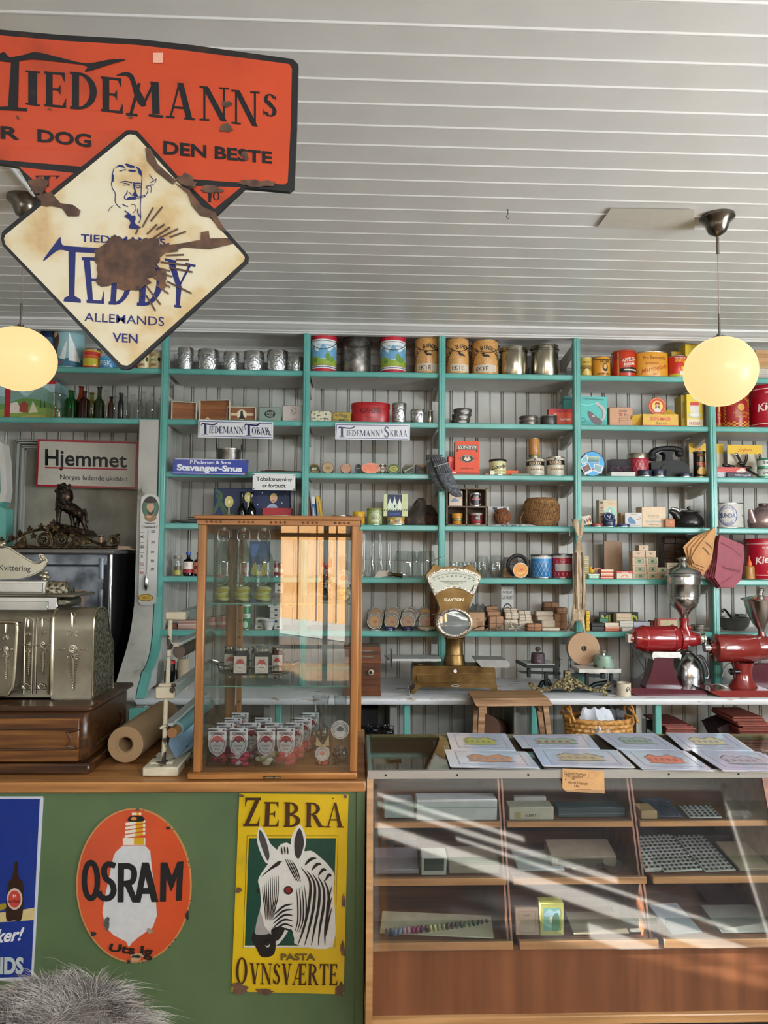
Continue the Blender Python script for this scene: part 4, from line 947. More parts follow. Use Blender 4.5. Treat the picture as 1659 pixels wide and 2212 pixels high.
# ---- sixth board bay 1
K_('M')
GI=dict(group='IMI soap powder boxes')
IMI=lambda:[('t','iMi',.5,.5,.42,'1A2A22',.5,.03)]
rows=[(795,758,(728,792),(872,932)),(755,708,(733,795),(838,932)),(706,665,(840,930),),(663,628,(842,930),),(626,592,(828,925),(955,1028))]
z=top(5);kk=0
for ri,row in enumerate(rows):
 for(x0,x1)in row[2:]:
  bx(x0,x1,row[1],5,'soap_box','white iMi soap powder box in the pile seen through the cabinet','box','C9CAC4',IMI(),.07,4.46,z0=z,**GI);kk+=1
 z=PP(850,row[1],4.46).z+.0006
bx(738,835,602,5,'soap_display','dark green box standing behind the white soap boxes','box','2A4A3C',[('o',.08,.08,.92,.92,.03,'9AA89A'),('r',.15,.3,.85,.36,'B8C4B4')],.05,4.56,z0=top(5))
for yy,(x0,x1)in((560,(876,936)),(500,(872,930)),(478,(905,940))):
 pass
stack(876,938,(522,482,440),4,'soap_box','white iMi soap powder box on the board above the pile','box',['C9CAC4'],IMI(),.06,4.46,'upper IMI boxes')
can(630,697,602,5,'air_freshener','green and white spray can lettered FRESH behind the cabinet glass','can','1F7A4A',[('r',0,.45,1,.62,'C8D4CC'),('t','FRESH',.5,.53,.1,'1A3A2A',.3),('e',.5,.2,.18,.14,'B8C8BC')],lid='C8D0CC')
m=MB();Yc=4.43;xa,xb=span(780,882,740,Yc);r=(xb-xa)/2;h=PP(830,715,Yc).z-top(5)
m.lathe([(0,0),(r*.5,0),(r*.62,h*.3),(r,h),(r-.002,h),(r*.5,.01),(0,.01)],pm('D2D2CE',.15),n=28)
decal(m,[('r',.1,.78,.9,.82,'5A6AA0')],pi*r,h,cylm(r,0),nx=10)
thing('cup','white porcelain cup without handle in front of the soap boxes','cup',((xa+xb)/2,Yc,top(5)),[[None,m]])
for i,(x0,x1,yt)in enumerate(((370,445,700),(450,522,690))):
 can(x0,x1,yt,5,'red_tin',('pinkish red tin behind the cabinet glass near its back post','red round tin closest to the cabinet back post')[i],'tin','A8504A',[('r',0,.3,1,.55,'C8B0A0')],yf=4.5)
# ================================================================== bay 2, third board: oval tobacco tins on edge
K_('I')
def oval(x0,x1,yt,lb,side,face,dec=(),sq=None,dp=.07,yf=4.43,off=0):
 """oval / round drum lying with its face to the room"""
 a,b_=span(x0,x1,yt,yf);zt=PP((x0+x1)/2,yt,yf).z;h=zt-top(2)
 return disc(x0,x1,yt,470,yf,'tobacco_drum',lb,'tin',face,dp,list(dec),z0=top(2),rimc=side,sqz=h/2,gl=.45)
oval(82,205,358,'oval brown tin with a dark green ship label at the second post','B08A58','8A6A3E',[('e',0,0,.82,.72,'1F3A2A'),('P',[(-.5,-.2),(-.1,.3),(.1,.0),(.5,.35),(.3,-.25)],'C8B888'),('t','TILLEGG',0,-.48,.2,'C8B888',1.0)],yf=4.47)
oval(228,358,348,'round wooden tobacco drum with a faded brown lid','8A6C4A','A98E66',[('E',0,0,.86,.86,.06,'C0A078'),('t','NORSKE',0,.1,.18,'6A5638',.9),('t','BLADE',0,-.2,.16,'6A5638',.8)])
oval(428,548,356,'round pinkish brown wooden drum with a plain lid','8A5844','B08468',[('E',0,0,.85,.85,.05,'C49A80')])
oval(582,665,360,'narrow dark tin between the pinkish drum and the orange oval tin','4A4438','1E2E38',[('t','CORONA',0,.1,.2,'C8B888',1.2),('E',0,0,.9,.88,.05,'9A845A')],yf=4.46)
oval(655,855,350,'bright salmon orange oval tobacco tin with faint red print','B8A078','E08060',[('E',0,0,.93,.91,.05,'E8A888'),('t','SKRAA',0,.42,.16,'B04A38',1.0),('t','AA',0,.05,.2,'B04A38',.6),('t','EXTRA FIN',0,-.25,.12,'B04A38',1.0),('p',[(-.85,-.3),(-.45,-.18),(-.45,-.26)],'3A2A20'),('p',[(.45,.2),(.9,.3),(.9,.22)],'3A2A20')])
bx(842,938,362,2,'tobacco_box','black and cream diamond-patterned COLOMBO box between two oval tins','box','CDBF9E',[('r',0,.38,1,.62,'18140F'),[('p',[(i*.5,.81),(i*.5+.25,1),(i*.5+.5,.81),(i*.5+.25,.63)],'18140F')for i in range(2)]+[('p',[(i*.5,.19),(i*.5+.25,.37),(i*.5+.5,.19),(i*.5+.25,0)],'18140F')for i in range(2)],('t','COLOMBO',.5,.5,.16,'E6DCC0',1.0)],.05,4.45)
oval(932,1080,360,'oval dark green tobacco tin with a yellow-green medallion','2A4034','3A4A2C',[('E',0,0,.92,.9,.06,'8A9A5A'),('e',0,0,.62,.55,'A9A83C'),('e',0,0,.45,.36,'5A5A1E'),('t','SUPREME',0,0,.2,'D8D060',1.0)])
oval(1105,1235,362,'oval tin with a dark green label crossed by a cream stripe','3A3026','A08C68',[('e',0,0,.85,.75,'22352A'),('p',[(-.75,-.35),(-.6,-.45),(.75,.35),(.6,.45)],'C8B88A')],yf=4.46)
bx(1245,1388,370,2,'tobacco_box','dark brown box with a yellow edge standing behind the hanging socks','box','2C241C',[('r',.86,0,.96,1,'C8A860'),('r',.15,.15,.8,.5,'1A1611'),('t','PRIMA',.48,.3,.16,'A98E58',.6),('p',[(0,1),(.5,.72),(1,1)],'8A6A48')],.05,4.46)
# ---- bay 2, fourth board: books, tins, felt boots
K_('I')
for i,(x0,x1,yt,cl,lb,dc,rz_)in enumerate(((82,118,700,'8A3A34','slim dark red book against the second post',(),.09),(118,152,705,'2A5A8C','blue book with a white band between the red and yellow ones',[('r',0,.72,1,.98,'D8D4CC'),('r',.1,.25,.5,.6,'9AB8D0')],.10),(152,188,710,'C9A020','yellow leaning book, last of the three',[('r',.3,.2,.6,.8,'8A6A10')],.16))):
 a,b_=span(x0,x1,yt,4.43);zt=PP(x0,yt,4.43).z;h=(zt-top(3))*.985;w=b_-a;m=MB();m.box(0,w,0,.14,0,h,pm(cl,.5),.001);m.box(.001,w-.001,.004,.136,h-.0005,h+.0005,pm('C8C0AC',.8),0)
 if dc:decal(m,list(dc),w,h,flat(0,0,0))
 o=thing('book',lb,'book',(PP(x1,yt,4.43).x-w*.1+.018*i-.02,4.43,top(3)),[[None,m]],'books on the third-post board');o.rotation_euler.y=-rz_
can(565,695,887,3,'yellow_tin','yellow round tin with a red script behind the cabinet corner','tin','C89A1C',[('t','Gevalia',.5,.6,.2,'A8381C',.5,.01,.3),('r',0,.85,1,.9,'A98014')],'C8A020')
can(340,560,926,3,'flat_dish','low brown dish just showing above the cabinet top','dish','4A3020',(),yf=4.5)
can(718,885,850,3,'coffee_tin','shiny green-gold tin with an oval emblem beside the Christmas tree tin','tin',stops('green_gold_tin',[(.3,'7C8A50'),(.7,'A8AC74')],20,3,.25,.7),[('r',.1,.08,.9,.9,'8A9A5C'),('E',.5,.45,.26,.22,.04,'D8D8B8'),('e',.5,.45,.2,.16,'A8AC80'),('t','BLUE',.5,.45,.12,'4A5A30',.3),('t','S&W',.5,.78,.12,'C8CCA0',.3)],'8A8A4C',lidh=.008)
can(930,1125,942,3,'sweets_tin','round tin with a colourful garden print carrying the Christmas tree tin','tin','A8A890',[('r',0,.6,1,.95,'B8902C'),[('b',.15+.09*i,.45+.2*((i*7)%3-1)*.5,.05,.16,('9C2A2A','3A6A3A','D8C8A0','C89A2A')[i%4],30+i)for i in range(9)]],'9A8A50',lidh=.01,sq=.8)
bx(897,1162,690,3,'christmas_tin','square tin with three snowy fir trees under a dark blue sky','tin','C8CC9C',[('r',.16,.0,.76,.98,'16234A'),('r',.16,.18,.76,.38,'7A9A5A'),[('p',[(u-.13,.35),(u,.9 if i==1 else .82),(u+.13,.35)],'C8D4C0')for i,u in((0,.27),(1,.46),(2,.66))],[('p',[(u-.10,.28+.12*k),(u,.52+.12*k),(u+.10,.28+.12*k)],'DCE4D4')for u in(.27,.46,.66)for k in(0,1,2)],('r',.16,.0,.76,.24,'14245A'),[('p',[(i*.1,.24),(i*.1+.05,.31),(i*.1+.09,.31),(i*.1+.04,.24)],'1E2A1A')for i in range(10)],('r',.25,.08,.67,.15,'2C4A8A'),('e',.46,.45,.03,.08,'1E4A2A')],.10,4.44,z0=PP(1000,942,4.5).z+.003)
FELT=stops('brown_felt',[(.3,'241E18'),(.5,'3A3028'),(.75,'5A4E40')],18,6,.9,0,.5)
def lumpy(ring,cz,name,label,cat,loc,mat,seed=1,amp=.01,n=26,nr=14,parts=None,z0=0):
 """soft body: list of (z, cx, cy, rx, ry) rings"""
 rnd=random.Random(seed);m=MB();vs=[];fs=[]
 rr=[]
 for i in range(len(ring)-1):
  for k in range(4):
   t=k/4;rr.append([ring[i][j]*(1-t)+ring[i+1][j]*t for j in range(5)])
 rr.append(list(ring[-1]));ph=[rnd.uniform(0,6)for _ in range(6)]
 for(z,cx,cy,rx,ry)in rr:
  for k in range(n):
   a=2*pi*k/n;q=amp*(sin(3*a+ph[0]+z*40)+sin(5*a+ph[1]-z*60)*.7+sin(2*a+z*90+ph[2])*.6)
   vs.append((cx+(rx+q)*cos(a),cy+(ry+q)*sin(a),z))
 N=len(rr)
 for i in range(N-1):
  for k in range(n):l=(k+1)%n;fs.append([i*n+k,i*n+l,(i+1)*n+l,(i+1)*n+k])
 fs.append(list(range(n)));fs.append([(N-1)*n+k for k in range(n)]);m.add(vs,fs,mat)
 return thing(name,label,cat,loc,[[None,m]]+(parts or[]))
p=PP(1240,1035,4.5)
lumpy([(0,-.01,0,.07,.05),(.012,-.01,0,.082,.06),(.05,0,0,.075,.055),(.10,.02,.005,.05,.045),(.14,.03,.01,.036,.034),(.17,.035,.01,.028,.026),(.178,.036,.01,.012,.012)],0,'felt_hat','crumpled tall brown felt hat standing beside the Christmas tree tin','hat',(p.x,4.50,top(3)),FELT,3,.004)
p=PP(1400,1035,4.5)
lumpy([(0,0,0,.06,.05),(.02,0,0,.072,.06),(.055,0,0,.06,.05),(.07,0,0,.03,.03)],0,'fur_hat','low dark reddish brown fur cap tucked by the third post','hat',(p.x,4.52,top(3)),stops('brown_fur',[(.3,'1E0F0A'),(.6,'3C1E14')],60,6,.95,0,1.0),5,.004)
p=PP(1430,930,4.62)
lumpy([(0,0,0,.06,.04),(.06,0,0,.07,.04),(.12,-.01,0,.05,.03),(.14,-.01,0,.02,.02)],0,'felt_slipper','dark felt slipper behind the fur cap','slipper',(p.x-.02,4.64,top(3)),FELT,8,.003)
# ---- bay 3, third board
K_('J')
bx(322,402,268,2,'flat_packet','small red packet with black print leaning behind the socks','packet','C83028',[('r',.1,.75,.9,.95,'D85A48'),('r',.3,.4,.45,.65,'1A1210')],.02,4.46,rz=.3)
bx(360,408,405,2,'matchbox','little scarlet matchbox at the foot of the orange cigarette box','matchbox','D8402C',[('r',.1,.4,.9,.6,'F0D0C0')],.03,4.425)
bx(393,642,108,2,'cigarette_box','tall orange SOUTH STATE cigarette box','box','D84A24',[('p',[(.07,.68),(.07,.88),(.92,.88),(.92,.68),(.86,.68),(.86,.74),(.13,.74),(.13,.68)],'15120F'),('o',.09,.76,.90,.865,.006,'E8DCCC'),('t','SOUTH STATE',.5,.81,.085,'F0E4D4',.76,.02),('l',[(.1,.48),(.26,.48)],.008,'8A2A14'),('l',[(.74,.48),(.90,.48)],.008,'8A2A14'),('e',.5,.48,.27,.115,'15120F'),('E',.5,.48,.25,.105,.006,'E8DCCC'),('P',[(.36,.46),(.44,.54),(.5,.50),(.56,.54),(.64,.46),(.5,.41)],'D8C8B0'),('t','VIRGINIA',.5,.555,.03,'E8DCCC',.3),('t','CIGARETTES',.5,.195,.05,'8A2A14',.8),('r',.04,.04,.96,.07,'15120F')],.06,4.44)
can(745,915,304,2,'nut_tin','cream round tin with a black lid and script lettered Goodje','tin','D4CE9C',[('r',0,0,1,.07,'15120F'),('t','Goodje',.5,.55,.26,'1A1510',.62,.02,.35,12),('r',.2,.22,.75,.3,'A8A070'),('l',[(.2,.38),(.85,.62)],.02,'1A1510')],'1A1816',lidh=.012)
bx(917,1040,408,2,'flat_box','low orange carton lying behind the grey-green tin','box','D85A1E',(),.08,4.47)
bx(968,1155,440,2,'flat_tin','thin grey-green flat tin lying at the board edge','tin','7E8C7A',[('l',[(0,.5),(1,.5)],.06,'55604F')],.08,4.425)
bx(700,745,436,2,'flat_box','folded brown card lying left of the cream black-lidded tin','card','9A6A4A',(),.06,4.43)
bx(752,800,410,2,'match_packet','little white packet leaning on the cream black-lidded tin','packet','D8D0BC',(),.01,4.424,rz=.2)
CAR=[('r',0,0,1,.06,'B8AC94'),('r',0,.58,1,.82,'17130F'),('t','REKRO',.42,.70,.17,'D8BFA0',.42,.03),('p',[(.36,.84),(.42,.95),(.48,.84)],'20302A'),[('b',.3+.08*i,.35,.03,.05,'8A7050',40+i)for i in range(6)],('r',.1,.12,.9,.16,'A8B0AC')]
can(1123,1303,290,2,'coffee_tin','black-banded REKRO tin carrying the wooden tube','tin','CBC3AE',CAR,None)
can(1330,1510,278,2,'coffee_tin','black-banded REKRO tin standing alone near the fourth post','tin','CBC3AE',CAR,None)
zz=PP(1210,290,4.5).z
o=can(1146,1258,82,2,'cardboard_tube','tall tube of stacked wooden kaviar cups on the black-banded tin','tube','C08A4C',[[('r',0,.22+.085*i,1,.235+.085*i,'9A6430')for i in range(9)],('r',0,.0,1,.17,'3E4A20'),('t','KAVIAR',.5,.085,.09,'B8A84C',.5),('t','RUSSISK',.5,.24,.07,'9A7A3A',.4)],z0=zz+.001,yf=4.45)
# ---- bay 3, fourth board
wd=wood('grey_crate_wood','5A4A3C','7C6A58','9A8874','x',1.2,.7)
K_('J');a,b_=span(303,722,780,4.44);h=PP(500,585,4.44).z-top(3);w=b_-a;t=.009;m=MB()
m.box(0,w,.085,.09,0,h,pm('3A2A20',.8),0)
f=MB()
for(p0,p1,q0,q1)in((0,t,0,h),(w-t,w,0,h),(0,w,0,t),(0,w,h-t,h),(w*.48,w*.48+t*.9,0,h),(0,w,h*.5-t/2,h*.5+t/2)):f.box(p0,p1,0,.085,q0,q1,wd,.001)
thing('pigeonhole_crate','old grey wooden crate with four compartments holding small tins','crate',(a,4.44,top(3)),[['back_board',m],['frame',f]])
zu=top(3)+h*.5+.005;zl=top(3)+.0095
bx(332,470,620,3,'playing_card','cream card with a blue fish in the upper compartment of the crate','card','D4BFA8',[('P',[(.15,.35),(.4,.55),(.6,.45),(.75,.3),(.5,.3),(.3,.25)],'7A8EA4'),('L',[(.6,.75),(.85,.8),(.9,.55),(.7,.45)],.03,'8A6A50')],.02,4.46,z0=zu)
can(540,660,642,3,'spice_tin','small tin with a black round label in the upper right compartment','tin','B8A494',[('e',.5,.5,.36,.45,'1A1620'),('r',.25,.45,.75,.6,'9A5A5A'),('t','STAR',.5,.7,.14,'C8B4A8',.25)],z0=zu,yf=4.46)
can(357,473,850,3,'caviar_cup','yellow-orange kaviar paper cup in the lower left compartment','cup','CF8F2C',[('r',0,.30,1,.56,'3A4420'),('t','KAVIAR',.5,.43,.16,'B8B45C',.45),('t','RUSSISK',.5,.72,.12,'A87A2A',.4)],z0=zl,yf=4.46,taper=.85)
can(552,673,850,3,'spice_tin','small red and black tin in the lower right compartment','tin','9A3038',[('r',0,.0,1,.12,'1A1414'),('e',.5,.6,.2,.28,'1A1414'),('t','GULL',.5,.6,.14,'D8C8B8',.3)],'A8A49C',z0=zl,yf=4.46,lidh=.01)
bx(728,950,778,3,'thread_box','white box with a black V mark behind the brown yarn ball','box','B8BAB8',[('p',[(.2,.95),(.42,.95),(.6,.5),(.5,.4)],'15161A'),('p',[(.9,.95),(.72,.95),(.5,.4),(.62,.42)],'15161A'),[('e',.06,.5,.02,.02,'2A2A2A')]],.05,4.52,rz=.08)
YARN=stops('brown_yarn',[(.3,'4A2A18'),(.5,'7A4A2C'),(.7,'8F5E3C')],60,3,.8,0,.6)
def yarn_ball(cx_,cy_,rp,Y,lb,mat,z0,sz=1.0,n=26,thick=.004,tail=None,name='yarn_ball'):
 xa,xb=span(cx_-rp,cx_+rp,cy_,Y);r=(xb-xa)/2;rnd=random.Random(int(cx_));m=MB()
 m.sph(0,0,r*sz,r*.96,mat,24,1,1,sz);wmb=MB()
 for i in range(n):
  ax=Vector((rnd.uniform(-1,1),rnd.uniform(-.5,.5),rnd.uniform(-.35,.35))).normalized()if sz<1 or n>30 else Vector((rnd.uniform(-1,1),rnd.uniform(-1,1),rnd.uniform(-1,1))).normalized()
  u_=ax.orthogonal().normalized();v_=ax.cross(u_);o_=ax*rnd.uniform(-.35,.35)*r;rr=math.sqrt(r*r-o_.length_squared)
  pts=[(o_+(u_*cos(2*pi*k/20)+v_*sin(2*pi*k/20))*rr)for k in range(20)]
  wmb.tube([(p.x,p.y,r*sz+p.z*sz)for p in pts],thick,mat,5,True)
 if tail:wmb.tube(tail,thick*.8,mat,6)
 return thing(name,lb,'yarn',((xa+xb)/2,Y,z0),[['core',m],['windings',wmb]])
yarn_ball(878,895,84,4.46,'small ball of brown yarn lying on a plastic bag',YARN,top(3)+.008,1.0,22,.0035)
TW=stops('jute_twine',[(.3,'5A3C22'),(.5,'7E5A34'),(.7,'9A7648')],70,3,.8,0,.6)
K_('J');Yc=4.53;xa,xb=span(1097,1455,850,Yc);r=(xb-xa)/2;h=PP(1275,693,Yc).z-top(3)
m=MB();m.lathe([(0,.0),(r*.72,.0),(r*.93,h*.12),(r,h*.32),(r,h*.68),(r*.92,h*.9),(r*.72,h),(r*.3,h*.98),(0,h*.93)],TW,n=40)
wm=MB();rnd=random.Random(5)
for i in range(58):
 a0=2*pi*i/58;sl=.22+.05*sin(i*1.7)
 pts=[]
 for t in[j/10 for j in range(11)]:
  rr=r*(.74+.27*sin(pi*min(1,max(0,t))))**1.0 if False else r*(1.005 if .25<t<.75 else(.76+.98*t if t<=.25 else .76+.98*(1-t)))
  an=a0+sl*(t-.5)*2;pts.append((min(rr,r*1.006)*cos(an),min(rr,r*1.006)*sin(an),h*(.02+.97*t)))
 wm.tube(pts,.0034,TW,5)
wm.tube([(1.02*r*cos(a),1.02*r*sin(a),h*(.56-.06*cos(a)))for a in[2*pi*k/40 for k in range(40)]],.0032,TW,6,True)
wm.tube([(-r*1.0,-.02,h*.55),(-r*1.12,-.05,h*.48),(-r*1.30,-.06,h*.3),(-r*1.30,-.055,h*.14),(-r*1.24,-.05,h*.08)],.003,TW,6)
thing('twine_ball','large barrel-shaped ball of brown jute twine','twine',((xa+xb)/2,Yc,top(3)),[['core',m],['windings',wm]])
PLAS=glass('E4E6EA',.8,.12)
def crumple(name,lb,cat,x0,x1,yt,Y,z0,mat,dp=.05,seed=1,nx=14,nz=7,pile=.5,group=None):
 """crumpled bag: a bulging, wrinkled closed sheet"""
 a,b_=span(x0,x1,yt,Y);h=PP((x0+x1)/2,yt,Y).z-z0;w=b_-a;rnd=random.Random(seed);m=MB()
 vs=[];fs=[]
 for side in(-1,1):
  for i in range(nx+1):
   for j in range(nz+1):
    u_=i/nx;v_=j/nz;ed=min(1,4*u_*(1-u_))*min(1,(1-v_)*2.2+.08)
    px_=(u_-.5)*w*(1-.35*v_*v_)+rnd.uniform(-1,1)*w*.02;pz_=v_*h*(1-.10*abs(sin(u_*9+seed)))+(rnd.uniform(-1,1)*h*.03 if 0<j<nz else 0)
    vs.append((px_,side*dp/2*ed*(1+rnd.uniform(-.35,.35)),max(0,pz_)))
 N=(nx+1)*(nz+1)
 for s_ in(0,1):
  for i in range(nx):
   for j in range(nz):
    k=s_*N+i*(nz+1)+j;fs.append([k,k+nz+1,k+nz+2,k+1])
 for j in range(nz):fs+=[[j,j+1,N+j+1,N+j],[nx*(nz+1)+j,nx*(nz+1)+j+1,N+nx*(nz+1)+j+1,N+nx*(nz+1)+j]]
 for i in range(nx):fs+=[[i*(nz+1),(i+1)*(nz+1),N+(i+1)*(nz+1),N+i*(nz+1)],[i*(nz+1)+nz,(i+1)*(nz+1)+nz,N+(i+1)*(nz+1)+nz,N+i*(nz+1)+nz]]
 m.add(vs,fs,mat);return thing(name,lb,cat,((a+b_)/2,Y,z0),[[None,m]],group)
crumple('plastic_bag','flat crumpled clear plastic bag under the brown yarn ball','bag',758,1220,955,4.43,top(3),pm('B9B6B8',.15,0,.2,60),.07,4,22,4)
# ---- bay 2-3, fifth board: lamp chimneys and glasses
K_('N')
def chimney(x0,x1,yt,lb,bulge=True,yf=4.46):
 a,b_=span(x0,x1,yt,yf);r=(b_-a)/2;h=PP((x0+x1)/2,yt,yf).z-top(4);m=MB()
 m.lathe([(r*.85,0),(r*.85,h*.08),(r*1.15,h*.16),(r*1.2,h*.25),(r*.85,h*.42),(r*.8,h*.9),(r*.82,h)]if bulge else[(r*.95,0),(r*.95,h)],GL,n=24)
 return thing('lamp_chimney',lb,'lamp glass',((a+b_)/2,yf,top(4)),[[None,m]],'clear lamp chimneys')
chimney(70,106,75,'tall clear lamp chimney beside the cabinet, partly hidden',False,4.56);chimney(66,106,142,'clear lamp chimney with a bulb foot closest to the cabinet');chimney(122,168,142,'clear lamp chimney with a bulb foot, second from the cabinet');chimney(188,216,78,'tall thin clear tube standing behind the lamp chimneys',False,4.56)
chimney(186,230,142,'clear lamp chimney with a bulb foot in front of the thin tube');chimney(246,290,142,'clear lamp chimney with a bulb foot beside the round glass shades')
def gbowl(x0,x1,yt,lb,prof,nm='glass_bowl',yf=4.45,cat='glass bowl',k=4,Yd=0):
 Yc=yf+.05;a,b_=span(x0,x1,yt,Yc);r=(b_-a)/2;h=PP((x0+x1)/2,yt,Yc).z-top(k);m=MB()
 m.lathe([(q*r,z*h)for q,z in prof],GL,n=30);return thing(nm,lb,cat,((a+b_)/2,Yc,top(k)),[[None,m]],'clear glass bowls' if nm=='glass_bowl' else 'drinking glasses')
SH=[(0,.02),(.6,0),(.95,.06),(1,.25),(.97,.6),(.85,.9),(.8,1),(.78,.99),(.83,.9),(.95,.6)]
gbowl(302,470,198,'big clear glass shade with a narrowing neck, first of the pair',SH);gbowl(466,602,200,'big clear glass shade with a narrowing neck next to the third post',SH)
gbowl(385,520,205,'clear glass shade set back between two larger ones',SH,yf=4.55)
TG=[(0,.02),(.8,0),(.85,.03),(1,1),(.97,1),(.83,.05),(0,.04)]
gbowl(700,775,278,'low clear tumbler seen above the brass scale head, first of the row',TG,'tumbler',cat='glass');gbowl(785,860,278,'low clear tumbler behind the brass scale head, middle of the row',TG,'tumbler',cat='glass');gbowl(865,938,280,'low clear tumbler at the right edge of the brass scale head',TG,'tumbler',cat='glass')
WG=[(0,.02),(.6,0),(.95,.15),(1,.4),(.85,.8),(.7,1),(.68,1),(.83,.8),(.97,.4),(.6,.04)]
gbowl(880,985,234,'tall rounded clear glass behind the stemless one',WG,'wine_glass',4.5,'glass');gbowl(980,1090,232,'stemless rounded clear wine glass standing in front',WG,'wine_glass',4.43,'glass')
bx(1088,1190,245,4,'picture_card','small dark framed picture leaning behind the black ring','picture','4A4444',[('r',.08,.08,.92,.92,'6A625C'),('E',.55,.45,.25,.2,.06,'1A181A')],.012,4.62)
bx(1085,1190,318,4,'paper_packet','light brown paper packet in front of the small dark picture','packet','A98A64',(),.03,4.55)
m=MB();xa,xb=span(1120,1268,300,4.45);r=(xb-xa)/2
m.tube([(r*.95*cos(a),.004*sin(2*a),r*1.0+r*.98*sin(a))for a in[R(-70+320*k/30)for k in range(31)]],[.012]*31,pm('141416',.45),8)
thing('belt_ring','thick black rubber ring standing behind a yellow film tin','ring',((xa+xb)/2,4.47,top(4)+.012),[[None,m]])
disc(1155,1266,313,402,4.425,'film_tin','round silver tin with an orange label leaning in the black ring','tin','D08A2C',.018,[('e',.1,.1,.28,.12,'C8442C'),('L',[(-.5,-.3),(0,-.45),(.5,-.2)],.08,'E8D8A8')],z0=top(4),rimc=SILV)
LAT=lambda cl,c2:[('r',0,.84,1,.97,'C8C8C8'),('r',0,.72,1,.84,cl),[('l',[(i/8,0),(i/8+.25,.72)],.008,c2)for i in range(-1,8)]+[('l',[(i/8+.25,0),(i/8,.72)],.008,c2)for i in range(-1,8)]]
can(1284,1430,228,4,'lattice_tin','bright blue tin with a white lattice pattern','tin','1F6FA8',LAT('2F80B8','D8DCE0'),DTIN,yf=4.43,lidh=.01)
can(1434,1578,222,4,'lattice_tin','crimson tin with a white lattice pattern beside the blue one','tin','A81C34',LAT('B82A40','D8DCE0')+[('r',.2,.3,.75,.6,'C0BCB8')],DTIN,yf=4.43,lidh=.01)
# nozzle with cloth and a stick
m=MB();K_('N');p0=PP(268,365,4.4);p1=PP(363,378,4.38);m.rod(p0,p0+(p1-p0)*.2,.014,DTIN,16);m.rod(p0+(p1-p0)*.2,p1,.009,pm('6E5A34',.3,1),16,.013)
mc=MB();q=[PP(150,405,4.40),PP(190,345,4.41),PP(235,338,4.42),PP(275,352,4.41),PP(272,372,4.405),PP(225,385,4.40),PP(160,412,4.395)];mc.poly(q,pm('B8AE9C',.8));mc.poly([v+Vector((0,.012,-.002))for v in q],pm('A89E8C',.8));mc.poly([q[0],q[1],q[1]+Vector((0,.012,0)),q[0]+Vector((0,.012,0))],pm('B8AE9C',.8))
o=p0.copy()
for mm in(m,mc):
 for v in mm.v:v-=o
thing('cream_nozzle','dark metal piping nozzle with a pale cloth bag lying at the board edge','piping bag',tuple(o),[['nozzle',m],['cloth',mc]])
m=MB();K_('N');m.tube([PP(70,262,4.385),PP(300,266,4.385),PP(590,264,4.385),PP(628,248,4.372),PP(662,240,4.37)],[.0012,.0012,.002,.003,.001],pm('7A5638',.7),6);struct_o=m.build('twig');tag(struct_o,'thin brown stick lying across the front of the glass shades','stick')
# ---- bay 2, sixth board: film reels tins
K_('N')
cols_=((95,228,((600,30),(640,12),(662,6),(684,0))),(222,348,((595,30),(632,15),(652,5),(675,2))),(336,462,((600,62),(615,30),(640,12),(662,4))),(460,600,((600,-20),(636,0),(656,8),(678,2))))
posn=('closest to the cabinet','second from the cabinet','third from the cabinet','behind the brass scale')
FT=stops('film_tin_metal',[(.3,'5E5A50'),(.5,'8A8474'),(.7,'B0A890')],14,4,.3,.9)
for ci,(x0,x1,ys)in enumerate(cols_):
 for i,(yt,dx)in enumerate(ys):
  rp=(58-i*1.5);cxp=(x0+x1)/2+dx*.35;Y=4.66-.055*i
  o=disc(cxp-rp,cxp+rp,yt,yt+2*rp,Y,'round_tin','%s round tin with an amber lid in the leaning row %s'%(('hindmost','second','third','front')[i],posn[ci]),'tin','665E50',.018,[('e',0,0,.72,.72,'A06A1A' if i in(0,3)else '7A5A24'),('e',.1,-.05,.3,.16,'7A3E16')],z0=top(5)if i==3 else None,rimc=FT,rx=R(-12),group='leaning round tins')
for(x0,x1,yt,cl,lb)in((130,205,765,'9A9A98','small flat silver lid lying before the round tins'),(228,308,748,'1E2C5A','small dark blue polish tin below the second row of round tins'),(362,440,745,'1E2C5A','small dark blue polish tin below the third row of round tins')):
 can(x0,x1,yt,5,'polish_tin',lb,'tin',cl,(),cl,lidh=.007,yf=4.40)
can(475,602,742,5,'yellow_tin','flat amber tin with a small white label left of the brass scale','tin','A87A1A',[('p',[(.42,.6),(.58,.6),(.5,.3)],'D8D4C8')],'C8C0A8',lidh=.012,yf=4.40)
can(560,636,480,5,'wooden_canister','tall brown wooden cylinder partly behind the brass scale','canister',stops('brown_wood_cyl',[(.3,'5A3214'),(.6,'7A4A22')],20,4,.5,0),[('r',0,.33,1,.35,'3A200E'),('r',0,.62,1,.64,'3A200E'),('r',.3,.38,.45,.40,'C8C4BC')],yf=4.47,z0=top(5))
